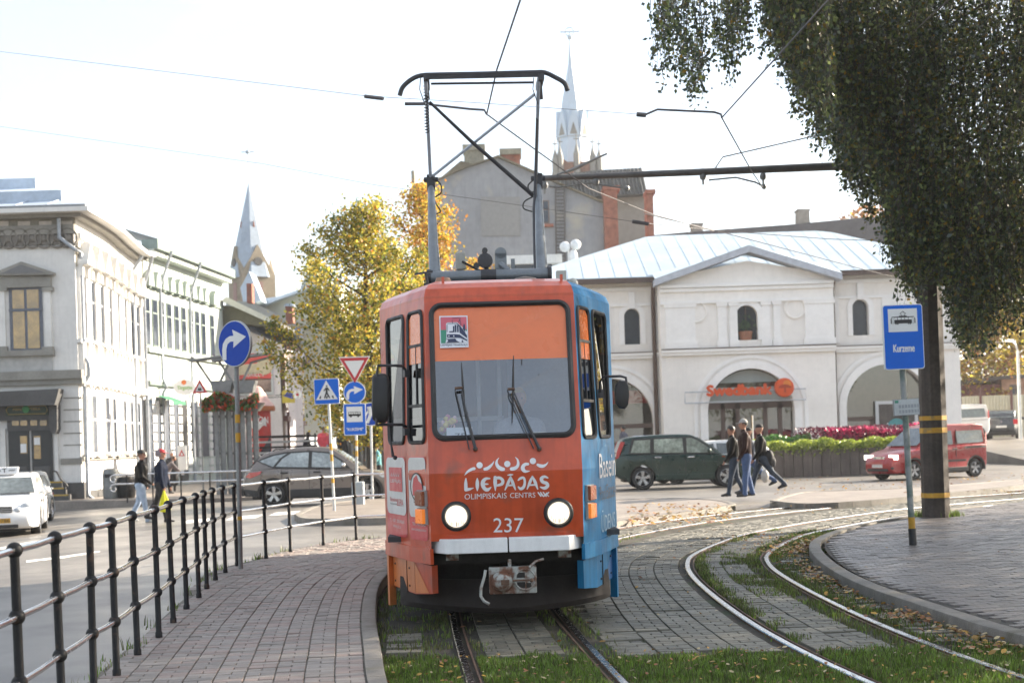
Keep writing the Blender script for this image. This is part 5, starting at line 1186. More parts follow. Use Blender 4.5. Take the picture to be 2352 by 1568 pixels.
for k in range(26):
    t = k/25; a = at(*zg_(1300+810*t, 655-28*t), 98.9); b = at(*zg_(1260+800*t, 478-72*t), 98.9); mb = MB(); mb.tube([a, b], .07, 4); mb.build('roof_rib', M('roof_corrugated', (.13, .14, .145), .8), gh2)
a, b = zg_(890, 1170), zg_(1380, 1400); lf_ = thing('flat_roof_annex', 'white flat-roofed annex with dark glass and floodlight beside the bank', 'house', (*at(1240, 900, 80)[:2], -.2))
px_box(lf_, 'wall', *zg_(880, 1225), *zg_(1380, 1800), 80, M('annex_wall', (.42, .42, .41), .8), 0, 6); px_box(lf_, 'fascia', *zg_(880, 1168), *zg_(1385, 1225), 80, plaster_w, .5, 6.2); px_box(lf_, 'window', *zg_(960, 1228), *zg_(1300, 1300), 80, darkpane, .05, 0)
mb = MB(); p = at(*zg_(1440, 1100), 79); mb.tube([p-Vector((0, 0, 2.4)), p], .06, 6); mb.ball(p+Vector((-.2, -.2, .1)), (.3, .25, .3), 8, 6); mb.ball(p+Vector((.4, -.2, .2)), (.3, .25, .3), 8, 6); mb.ball(p+Vector((.25, -.2, -.45)), (.25, .22, .4), 8, 6); mb.build('floodlight', white, lf_, smooth=60)
a, b = zg_(1560, 1140), zg_(1640, 1230); px_box(gh2, 'chimney', *a, *b, 97, brick_red, 0, 1)
# ---------------------------------------------------------------- dark roof behind the bank
dk = thing('dark_roof_house', 'long dark-roofed house with two pale chimneys behind the bank roof', 'house', (*at(1800, 900, 96)[:2], -.3))
px_prism(dk, 'roof', [(1480, 560), (1482, 541), (1580, 532), (1800, 516), (1995, 498), (2100, 496), (2200, 560)], 96, M('roof_slate', (.10, .095, .10), .7, var=.2, scale=.4), 8); px_prism(dk, 'wall', [(1480, 1000), (1480, 558), (2200, 558), (2200, 1000)], 96.5, M('render_buff', (.30, .27, .235), .85), 7)
for x0, y0, x1, y1 in ((1588, 511, 1616, 545), (1832, 479, 1861, 520)): px_prism(dk, 'chimney', [(x0+3, y1), (x0+3, y0+4), (x0, y0+3), (x0, y0), (x1, y0), (x1, y0+3), (x1-2, y0+6), (x1, y1)], 97, M('chimney_pale', (.33, .30, .26), .85, var=.2, scale=.6), 1.3)
# ================================================================== BANK
bankw = M('bank_plaster', (.86, .83, .79), .8, var=.05, scale=.5, bump=.12, bscale=25, streak=.05)
banktrim = M('bank_trim', (.87, .86, .845), .75, var=.05, scale=.8)
bankroof = M('bank_roof_metal', (.44, .53, .60), .42, .35, var=.08, scale=.5, rnd=.05)
brown = M('brown_gutter', (.085, .055, .045), .5, var=.1)
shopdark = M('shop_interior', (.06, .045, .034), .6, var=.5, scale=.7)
shopglass = glass('shop_glass', (.55, .55, .52), .16)
YB, YW = 64.0, 65.4
bank = thing('bank_building', 'white bank building with blue-grey hipped roof, pediment and arched shopfronts', 'building', (*at(1715, 1000, YB+5)[:2], 0.))
gb = 0.0
def X(x, y, Y): return at(x, y, Y).x
def Z(x, y, Y): return at(x, y, Y).z
def arch_wall(name, x0, x1, z0, z1, Y, arches, mat, th=.5):
    """wall in plane Y between x0..x1 with round-headed openings (cx, half, spring z, sill z)"""
    mb = MB(); edges = [x0]; arches = sorted(arches)
    for cx, h, zs, zl in arches:
        xa, xb = cx-h, cx+h; prev = edges[-1]
        mb.face((prev, Y, z0), (xa, Y, z0), (xa, Y, z1), (prev, Y, z1))
        n = 20; P = [(cx-h*cos(pi*i/n), zs+h*sin(pi*i/n)) for i in range(n+1)]
        for (ax, az), (bx, bz) in zip(P[:-1], P[1:]):
            mb.face((ax, Y, az), (bx, Y, bz), (bx, Y, z1), (ax, Y, z1)); mb.face((ax, Y, az), (ax, Y+th, az), (bx, Y+th, bz), (bx, Y, bz))
        for xx in (xa, xb): mb.face((xx, Y, zl), (xx, Y+th, zl), (xx, Y+th, zs), (xx, Y, zs))
        if zl > z0: mb.face((xa, Y, z0), (xb, Y, z0), (xb, Y, zl), (xa, Y, zl)); mb.face((xa, Y, zl), (xb, Y, zl), (xb, Y+th, zl), (xa, Y+th, zl))
        edges.append(xb)
    prev = edges[-1]; mb.face((prev, Y, z0), (x1, Y, z0), (x1, Y, z1), (prev, Y, z1))
    return mb.build(name, mat, bank)
def archivolt(cx, h, zs, zl, Y, w, proud, name='archivolt'):
    n = 24; mb = MB(); pts = [(cx-h, zl)]+[(cx-h*cos(pi*i/n), zs+h*sin(pi*i/n)) for i in range(n+1)]+[(cx+h, zl)]
    out = [(cx-h-w, zl)]+[(cx-(h+w)*cos(pi*i/n), zs+(h+w)*sin(pi*i/n)) for i in range(n+1)]+[(cx+h+w, zl)]
    rings = [[Vector((a[0], Y+.02, a[1])), Vector((a[0], Y-proud, a[1])), Vector((b[0], Y-proud, b[1])), Vector((b[0], Y+.02, b[1]))] for a, b in zip(pts, out)]
    mb.loft(rings); return mb.build(name, banktrim, bank, smooth=30)
def archglass(cx, h, zs, zl, Y, mat, name='shop_window'):
    n = 20; mb = MB(); mb.face(*[Vector((cx-h*cos(pi*i/n), Y, zs+h*sin(pi*i/n))) for i in range(n+1)]+[Vector((cx+h, Y, zl)), Vector((cx-h, Y, zl))]); return mb.build(name, mat, bank)
xL, xR = X(1522, 900, YB), X(1921, 890, YB); cx = (X(1625, 930, YB)+X(1824, 925, YB))/2; hA = (X(1824, 925, YB)-X(1625, 930, YB))/2
zE = Z(1720, 650, YB); zS = Z(1722, 845, YB)-hA
zM = Z(1720, 805, YB)
wc = X(1715, 740, YB); wh = (X(1740, 740, YB)-X(1690, 740, YB))/2; wt = Z(1714, 700, YB); wb = Z(1716, 780, YB)
# lower and upper parts of the projecting centre
arch_wall('wall', xL, xR, gb-.3, zM, YB, [(cx, hA, zS, gb)], bankw); arch_wall('wall', xL, xR, zM, zE+.3, YB, [(wc, wh, wt-wh, wb)], bankw)
for s, xx in ((-1, xL), (1, xR)):
    mb = MB(); mb.face((xx, YB, gb-.3), (xx, YW+.5, gb-.3), (xx, YW+.5, zE+.3), (xx, YB, zE+.3)); mb.build('wall', bankw, bank)
archivolt(cx, hA, zS, gb, YB, .34, .10); archivolt(cx, hA+.46, zS, gb, YB, .16, .06); archivolt(wc, wh, wt-wh, wb, YB, .30, .06)
# pediment
ap = Vector((cx+.05, YB, Z(1716, 580, YB))); e0, e1 = Vector((xL-.25, YB, zE)), Vector((xR+.3, YB, zE))
mb = MB(); mb.prism([e0+Vector((.25, .02, .3)), e1+Vector((-.3, .02, .3)), ap+Vector((0, .02, -.35))], (0, .4, 0)); mb.build('tympanum', bankw, bank)
for a in (e0, e1):
    mb = MB(); d = (ap-a).normalized(); up = Vector((0, 0, 1)); mb.prism([a+Vector((0, -.55, -.02)), ap+Vector((0, -.55, -.02)), ap+Vector((0, -.55, .27)), a+Vector((0, -.55, .27))], (0, .95, 0)); mb.build('raking_cornice', M('rake_grey', (.45, .48, .54), .5, .2), bank)
for z, h, pr in ((zE-.12, .14, .18), (zE-.30, .16, .10), (zE-.85, .12, .12), (zM-.12, .16, .16), (zM+.02, .12, .24)):
    mb = MB(); mb.box((xL, YB-pr, z), (xR, YB+.01, z+h)); mb.build('cornice', banktrim, bank)
mb = MB(); mb.box((xL, YB-.26, zM+.14), (xR, YB+.01, zM+.18)); mb.build('cornice_flashing', brown, bank)
for x0, x1 in ((1528, 1596), (1648, 1668), (1676, 1693), (1750, 1768), (1776, 1792), (1848, 1914)):
    a, b = X(x0, 720, YB), X(x1, 720, YB); mb = MB(); mb.box((a, YB-.07, zM+.5), (b, YB, zE-.9)); p = mb.build('pilaster', banktrim, bank)
    mb = MB(); mb.box((a-.06, YB-.11, zM+.2), (b+.06, YB, zM+.5)); mb.build('base', banktrim, p); mb = MB(); mb.box((a-.06, YB-.11, zE-1.0), (b+.06, YB, zE-.85)); mb.build('capital', banktrim, p)
for x, y in ((1600, 716), (1826, 707)):
    c = at(x, y, YB); mb = MB(); mb.lathe([(.5, 0), (.5, .05), (.42, .07), (.4, .02), (.05, .02)], c, 24, (0, -1, 0)); mb.build('roundel', bankw, bank, smooth=30)
# shopfront behind the arch: frames, door, interior
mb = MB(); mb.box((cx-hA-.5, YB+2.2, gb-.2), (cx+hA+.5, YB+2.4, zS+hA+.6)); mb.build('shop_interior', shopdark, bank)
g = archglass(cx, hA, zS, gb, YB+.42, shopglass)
panelg = M('sign_panel_grey', (.33, .37, .36), .5, var=.05)
zb0 = Z(1722, 922, YB); mb = MB(); mb.box((cx-hA*.97, YB+.36, zb0), (cx+hA*.97, YB+.40, Z(1722, 887, YB))); mb.build('panel', panelg, g)
mb = MB(); n = 14; t0 = math.asin(max(-1, min(1, (Z(1722, 874, YB)-zS)/hA))); P = [Vector((cx-hA*.97*cos(t), YB+.37, zS+hA*.97*sin(t))) for t in np.linspace(t0, pi-t0, n)]; mb.prism(P, (0, .03, 0)); mb.build('panel', panelg, g)
for fx in (-.62, -.28, .36, .70):
    mb = MB(); mb.box((cx+hA*fx-.09, YB+.33, gb), (cx+hA*fx+.09, YB+.45, zb0)); mb.build('mullion', brown, g)
mb = MB(); mb.box((cx-hA, YB+.33, zb0-.28), (cx+hA, YB+.46, zb0)); mb.build('transom', brown, g)
mb = MB(); mb.box((cx-hA*.45, YB+1.2, Z(1700, 1010, YB)), (cx-hA*.2, YB+1.25, Z(1700, 990, YB))); mb.build('poster', ambpane, g)
mb = MB(); mb.box((cx+hA*.55, YB+.44, Z(1700, 982, YB)-.7), (cx+hA*.93, YB+.47, Z(1700, 975, YB)-.5)); mb.build('poster', M('red_lamp_panel', (.5, .03, .02), .5), g)
mb = MB(); mb.tube([(cx+hA*.05, YB+.28, 1.2), (cx+hA*.05, YB+.28, 2.3)], .04, 6); mb.build('door_handle', chrome, g)
archglass(wc, wh, wt-wh, wb, YB+.3, darkpane, 'window')
mb = MB(); mb.box((wc-.035, YB+.26, wb), (wc+.035, YB+.31, wt)); mb.build('glazing_bar', brown, bank)
pot = at(1714, 768, YB); mb = MB(); mb.lathe([(.25, 0), (.33, .4)], (pot.x, YB+.2, wb), 10); mb.build('flower_pot', M('pot_clay', (.30, .14, .09), .8), bank)
mb = MB()
for k in range(60): a = random.uniform(0, 2*pi); p = Vector((pot.x+random.gauss(0, .25), YB+.15+random.uniform(-.05, .05), wb+.45+abs(random.gauss(0, .3)))); mb.face(p, p+Vector((.1*cos(a), .0, .12)), p+Vector((.18*cos(a), 0, .2*sin(a))))
o_ = mb.build('pot_plant', leafmat('pot_green', (.03, .07, .03), .2), bank); o_['kind'] = 'stuff'
# bank sign
sgn = thing('bank_sign', 'orange Swedbank lettering with round orange emblem on a thin metal frame', 'sign', at(1720, 905, YB)-Vector((0, .55, 0)))
om = M('sign_orange', (.62, .075, .008), .4, var=.05)
a, b = at(1625, 908, YB-.55), at(1772, 880, YB-.55); mb = MB(); put_text(mb, 'Swedbank', (a.x, a.y, a.z), (1, 0, .0), (0, 0, 1), b.x-a.x, b.z-a.z, bold=.035); 
V0 = list(mb.v); nF = len(mb.f); mb.add([(x, y+.12, z) for x, y, z in V0], [tuple(f) for f in mb.f[:nF]]); so = mb.build('lettering', om, sgn)
c = at(1801, 889, YB-.6); mb = MB(); mb.lathe([(.40, -.16), (.43, -.1), (.43, .1), (.39, .15), (.2, .17), (.01, .175)], c, 30, (0, -1, 0)); dsk = mb.build('emblem_disc', om, sgn, smooth=40)
mb = MB(); cc = c+Vector((.10, -.182, .14)); mb.face(*[cc+Vector((.18*cos(t), 0, .18*sin(t))) for t in np.linspace(0, 2*pi, 20, endpoint=False)]); mb.build('emblem_spot', M('sign_amber', (.68, .20, .02), .4), dsk)  # lighter amber disc on the emblem face
mb = MB(); cc = c+Vector((0, -.19, -.05))
mb.face(*[cc+Vector((.30*cos(t), 0, .19*sin(t))) for t in np.linspace(.15, pi-.15, 14)]); mb.box((cc.x-.04, cc.y-.002, cc.z-.16), (cc.x+.04, cc.y+.002, cc.z+.08)); mb.build('emblem_tree', M('sign_dark_orange', (.36, .035, .006), .4), dsk)
fr_ = [at(x, y, YB-.4) for x, y in ((1568, 897), (1574, 925), (1640, 918))]
mb = MB()
zt_, zl_ = at(1700, 896, YB-.4).z, at(1700, 921, YB-.4).z; xa, xb = at(1573, 900, YB-.4).x, at(1851, 900, YB-.4).x
mb.tube([(xa, YB-.4, zl_), (xa, YB-.4, zt_), (xb, YB-.4, zt_), (xb, YB-.4, zl_), (xa, YB-.4, zl_)], .035, 5); mb.build('sign_frame', M('sign_frame_grey', (.5, .52, .55), .4, .3), sgn)
# wings
for side, x0, x1, arcs in ((-1, X(1200, 900, YW), xL, [(X(1400, 930, YW), X(1501, 960, YW)-X(1400, 930, YW))]), (1, xR, X(2208, 930, YW), [(X(2040, 920, YW), X(2137, 930, YW)-X(2040, 920, YW))])):
    zE2 = Z(1450 if side < 0 else 2000, 655 if side < 0 else 636, YW); zM2 = zM
    xw = X(1452 if side < 0 else 1977, 740, YW); hw2 = .36; zt2 = Z(1452, 708, YW) if side < 0 else Z(1976, 687, YW); zb2 = Z(1452, 790, YW) if side < 0 else Z(1978, 769, YW)
    axx, ah = arcs[0]; zs2 = (Z(1400, 868, YW) if side < 0 else Z(2040, 835, YW))-ah
    arch_wall('wall', x0, x1, gb-.3, zM2, YW, [(axx, ah, zs2, gb)], bankw); arch_wall('wall', x0, x1, zM2, zE2+.15, YW, [(xw, hw2, zt2-hw2, zb2)], bankw)
    archivolt(axx, ah, zs2, gb, YW, .34, .10); archivolt(axx, ah+.46, zs2, gb, YW, .16, .06)
    archglass(xw, hw2, zt2-hw2, zb2, YW+.3, darkpane, 'window'); archivolt(xw, hw2+.02, zt2-hw2, zb2, YW, .22, .05)
    mb = MB(); mb.box((xw-.14, YW-.14, zt2), (xw+.14, YW, zt2+.75)); mb.build('keystone', banktrim, bank)
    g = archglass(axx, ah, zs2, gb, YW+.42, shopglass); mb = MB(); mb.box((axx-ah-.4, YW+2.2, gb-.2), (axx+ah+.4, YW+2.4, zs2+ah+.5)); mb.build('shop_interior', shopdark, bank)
    mb = MB(); zz = Z(2000, 960, YW); mb.box((axx-ah, YW+.33, zz-.1), (axx+ah, YW+.46, zz+.1)); mb.build('transom', brown, g)
    for fx in (-.35, .3): mb = MB(); mb.box((axx+ah*fx-.08, YW+.33, gb), (axx+ah*fx+.08, YW+.46, zz)); mb.build('mullion', brown, g)
    if side < 0: mb = MB(); mb.box((axx-ah*.2, YW+.44, Z(1450, 925, YW)), (axx+ah*.9, YW+.47, Z(1450, 895, YW))); mb.build('poster', M('red_lamp_panel', (.5, .03, .02), .5), g)
    else:
        a, b = at(2013, 920, YW), at(2112, 985, YW); mb = MB(); mb.box((a.x, YW+.2, b.z-.6), (b.x, YW+.26, a.z)); pp = mb.build('advert_poster', frame_w, g)
        mb = MB(); mb.box((a.x+.15, YW+.18, b.z-.5), (b.x-.15, YW+.2, a.z-.15)); mb.build('poster_field', M('poster_dark', (.06, .05, .045), .5, var=.6, scale=1.2), pp)
        mb = MB(); put_text(mb, 'Kāpēc', (a.x+.5, YW+.17, a.z-1.5), (1, 0, 0), (0, 0, 1), 1.7, .5); put_text(mb, 'ir vērts', (a.x+.5, YW+.17, a.z-2.2), (1, 0, 0), (0, 0, 1), 1.7, .5); mb.build('lettering', white, pp)
        mb = MB(); mb.lathe([(.45, 0), (.44, .01)], (b.x-1.0, YW+.17, b.z+.1), 16, (0, -1, 0)); mb.build('poster_spot', M('poster_teal', (.05, .25, .27), .5), pp)
    for z, h, pr in ((zE2-.25, .16, .12), (zE2-.95, .12, .08), (zM2-.12, .16, .16), (zM2+.02, .12, .24)): mb = MB(); mb.box((x0, YW-pr, z), (x1, YW+.01, z+h)); mb.build('cornice', banktrim, bank)
    mb = MB(); mb.box((x0, YW-.26, zM2+.14), (x1, YW+.01, zM2+.18)); mb.build('cornice_flashing', brown, bank)
    for fx in ((xw-2.1, xw-1.0), (xw+1.0, xw+2.1)):
        mb = MB(); mb.box((fx[0], YW-.07, zM2+.3), (fx[1], YW, zE2-.95)); mb.build('pilaster', banktrim, bank)
    mb = MB(); mb.box((x0-(.8 if side < 0 else 0), YW-.75, zE2+.05), (x1+(.8 if side > 0 else 0), YW-.55, zE2+.28)); mb.build('gutter', brown, bank)
    xx = xL-.18 if side < 0 else xR+.22
    mb = MB(); mb.tube([(xx, YW-.7, zE2+.1), (xx, YB-.25 if False else YW-.2, zE2-.6), (xx, YW-.2, gb)], .10, 8); mb.build('drainpipe', brown, bank, smooth=60)
mb = MB(); xr = X(2208, 930, YW); mb.face((xr, YW, gb-.3), (xr, YW+14, gb-.3), (xr, YW+14, zE+.2), (xr, YW, zE+.2)); mb.build('wall', bankw, bank)
# hipped roof in metal sheets with standing seams
x0, x1 = X(1200, 650, YW)-.8, X(2208, 640, YW)+.8; ez = Z(1450, 652, YW)+.22; Yr = YW+7.5
rz = Z(1700, 536, Yr); rx0, rx1 = X(1490, 548, Yr), X(1892, 530, Yr); ye = YW-.75
npan = 30
def hip(fx, t):
    """point on the front slope: fx 0..1 along, t 0 eave..1 ridge"""
    xe = x0+(x1-x0)*fx; y = ye+(Yr-ye)*t; z = ez+(rz-ez)*t; return Vector((xe, y, z))
mb = None
for k in range(npan):
    xa, xb = x0+(x1-x0)*k/npan, x0+(x1-x0)*(k+1)/npan
    def tmax(x): return max(0., min(1., (x-x0)/(rx0-x0) if x < rx0 else 1., (x1-x)/(x1-rx1) if x > rx1 else 1.))
    ta, tb = tmax(xa), tmax(xb); P = [Vector((xa, ye, ez)), Vector((xb, ye, ez))]
    P += [Vector((xb, ye+(Yr-ye)*tb, ez+(rz-ez)*tb))] if tb > 0 else []
    P += [Vector((xa, ye+(Yr-ye)*ta, ez+(rz-ez)*ta))] if ta > 0 else []
    if len(P) >= 3:
        mb = MB(); mb.prism(P, (0, 0, .03)); rp_ = mb.build('roof_sheet', bankroof, bank)
        if ta > 0: mb = MB(); mb.tube([Vector((xa, ye, ez+.05)), Vector((xa, ye+(Yr-ye)*ta, ez+(rz-ez)*ta+.03))], .009, 4); mb.build('roof_seam', bankroof, rp_)
yb = Yr+(Yr-ye)
for P in ([(x0, ye, ez), (rx0, Yr, rz), (x0, yb, ez)], [(x1, ye, ez), (x1, yb, ez), (rx1, Yr, rz)], [(x0, yb, ez), (rx0, Yr, rz), (rx1, Yr, rz), (x1, yb, ez)]): mb = MB(); mb.face(*P); mb.build('roof_slope', bankroof, bank)
# roof of the pediment bay
yk = ye+(Yr-ye)*((ap.z-.0-ez)/(rz-ez)); m_ = MB()
for a, fl in ((e0, 1), (e1, 0)):
    mb = MB(); q = Vector((a.x, ye, ez+.02)); mb.face(*( [a+Vector((0, -.55, .28)), ap+Vector((0, -.55, .28)), Vector((ap.x, yk, ap.z+.28)), q+Vector((0, .3, .2))][::1 if fl else -1])); mb.build('roof_sheet', bankroof, bank)
# ================================================================== PLANTER
pw_ = M('planter_concrete', (.115, .095, .085), .8, var=.25, scale=2, streak=.35, bump=.2)
YPn = 51.5
pa, pb_ = at(1735, 1040, YPn), at(2085, 1015, YPn); planter = thing('planter', 'long dark concrete planter wall in front of the bank', 'planter', ((pa.x+pb_.x)/2, YPn+1, -.14))
npn = 22
for k in range(npn):
    xa = pa.x+(pb_.x+2-pa.x)*k/npn; xb = pa.x+(pb_.x+2-pa.x)*(k+1)/npn; mb = MB(); mb.box((xa+.01, YPn, -.2), (xb-.01, YPn+.16, .86)); mb.build('planter_board', pw_, planter)
mb = MB(); mb.box((pa.x, YPn+.16, -.2), (pb_.x+2, YPn+5.0, .72)); mb.build('planter_soil', soil, planter)
def flowers(name, lab, n, x0, x1, y0, y1, z0, zf, mats, s, cat='flowers', kind='stuff'):
    V = []; F = []; MI = []
    for _ in range(n):
        x = random.uniform(x0, x1); y = random.uniform(y0, y1); z = z0+zf(x, y)*random.random()**.6; q = Quaternion((random.random()-.5, random.random()-.5, random.random()-.5, random.random()-.5)).normalized(); n0 = len(V); ss = s*random.uniform(.6, 1.4)
        for p in ((-1, 0, 0), (0, -.5, 0), (1.2, 0, 0), (0, .5, 0)): V.append(tuple(Vector((x, y, z))+q @ Vector(p)*ss))
        F.append((n0, n0+1, n0+2, n0+3)); MI.append(random.randrange(len(mats)))
    mb = MB(); mb.v = V; mb.f = F; mb.m = MI; return tag(mb.build(name, mats), lab, cat, kind=kind)
hum = lambda f, a: (lambda x, y: a*(.65+.35*sin(x*f)*sin(x*f*.37+1)))
flowers('green_hedge', 'low yellow-green bedding plants along the planter edge', 9000, pa.x, pb_.x+1.5, YPn-.12, YPn+1.2, .62, (lambda x, y: .55+.1*sin(x*2.3)*sin(x*5.1)), [leafmat('bed_green', (.10, .19, .03), .45, .4, (.30, .34, .06)), leafmat('bed_lime', (.24, .30, .05), .5, .3)], .06, 'plants')
flowers('pink_flowers', 'bright pink flower bed behind the green edge of the planter', 8000, pa.x+3.0, pb_.x+1.5, YPn+1.1, YPn+3.2, .8, (lambda x, y: .95*(.85+.15*sin(x*2.1)*sin(x*.9+1))), [leafmat('bed_pink', (.50, .035, .12), .4, .35, (.66, .06, .18)), leafmat('bed_magenta', (.26, .02, .08), .4, .4)], .06)
flowers('purple_plants', 'dark purple-leaved plants at the left end of the flower bed', 2600, pa.x+2.0, pa.x+6.5, YPn+1.2, YPn+3.2, .8, (lambda x, y: .85), [leafmat('bed_purple', (.10, .018, .04), .3, .4)], .06, 'plants')
flowers('green_shrub', 'small green shrub at the left end of the planter', 1200, pa.x+.6, pa.x+2.3, YPn+1.2, YPn+2.4, .8, hum(3, .75), [leafmat('shrub_green', (.05, .14, .03), .4, .4)], .06, 'shrub')
# ================================================================== YARD ON THE RIGHT
YF = 84
fen = thing('metal_fence', 'cream corrugated metal fence at the yard behind the parked hatchback', 'fence', (*at(2290, 960, YF)[:2], -.05)); fm_ = M('fence_cream', (.50, .47, .36), .6, var=.06)
a, b = at(2212, 1000, YF), at(2420, 900, YF); zt_ = at(2290, 907, YF).z; n = 30
for k in range(n):
    xa = a.x+(b.x-a.x)*k/n; w = (b.x-a.x)/n; mb = MB(); mb.prism([(xa, YF, -.1), (xa+w*.25, YF-.06, -.1), (xa+w*.75, YF-.06, -.1), (xa+w, YF, -.1), (xa+w, YF+.03, -.1), (xa, YF+.03, -.1)], (0, 0, zt_+.1)); mb.build('fence_sheet', fm_, fen)
for x in (2253, 2324): c = at(x, 950, YF-.08); mb = MB(); mb.box((c.x-.06, YF-.14, -.1), (c.x+.06, YF-.02, zt_+.3)); mb.build('fence_post', M('post_maroon', (.12, .045, .04), .6), fen)
hut = thing('brick_hut', 'low brick outbuilding with small window behind the cream fence', 'hut', (*at(2320, 920, 90)[:2], .7)); Yh = 90
px_box(hut, 'wall', 2300, 868, 2480, 1000, Yh, M('brick_buff', (.34, .20, .14), .85, var=.3, scale=2.5, bump=.3), 0, 5); px_box(hut, 'shed_wall', 2208, 884, 2300, 1000, Yh, M('shed_maroon', (.13, .042, .035), .7), 0, 5)
px_prism(hut, 'roof', [(2200, 884), (2200, 872), (2270, 868), (2300, 862), (2490, 850), (2490, 858), (2302, 870)], Yh-.4, M('roof_felt', (.07, .06, .055), .85), 6); sash(hut, 2318, 882, 2346, 908, Yh, M('frame_brown', (.15, .10, .08), .6), darkpane, .3)
lam = thing('lamp_post', 'thin pale lamp post in front of the brick outbuilding', 'lamp post', (*at(2343, 980, 70)[:2], -.1)); p = at(2343, 980, 70); mb = MB(); mb.tube([(p.x, 70, -.1), (p.x, 70, at(2340, 805, 70).z)], [.10, .07], 8); mb.build('pole', M('galvanised', (.5, .52, .53), .4, .4), lam, smooth=60)
mb = MB(); q = Vector((p.x, 70, at(2340, 805, 70).z)); mb.tube([q, q+Vector((-.2, -.3, .3)), q+Vector((-.6, -.9, .45))], .05, 6); mb.obox(q+Vector((-.8, -1.1, .45)), (.3, .3, 0), (-.1, .1, 0), (0, 0, .06)); mb.build('lamp_arm', M('galvanised', (.5, .52, .53), .4, .4), lam)
# ================================================================== VEHICLES
tyre_m = M('tyre_rubber', (.018, .018, .018), .8, var=.15, scale=10)
rim_m = M('alloy_rim', (.42, .42, .43), .28, .9, var=.08)
trim_m = M('black_plastic', (.022, .022, .023), .6, var=.15)
carglass = glass('car_glass', (.34, .38, .36), .26)
interior_m = M('car_interior', (.045, .045, .045), .8, var=.3, scale=3)
def paint(name, col, flake=.3): return M(name, col, .32, flake, var=.04, scale=2, coat=.5)
def off2(P, d):
    """offset closed polygon inwards by d"""
    n = len(P); out = []
    A = sum(P[i][0]*P[(i+1) % n][1]-P[(i+1) % n][0]*P[i][1] for i in range(n)); sg = 1 if A > 0 else -1
    for i in range(n):
        a, b, c = np.array(P[i-1]), np.array(P[i]), np.array(P[(i+1) % n]); d1 = (b-a)/(np.linalg.norm(b-a)+1e-9); d2 = (c-b)/(np.linalg.norm(c-b)+1e-9)
        t = d1+d2; t = t/(np.linalg.norm(t)+1e-9); nr = np.array([-t[1], t[0]])*sg; out.append(tuple(b+nr*d))
    return out
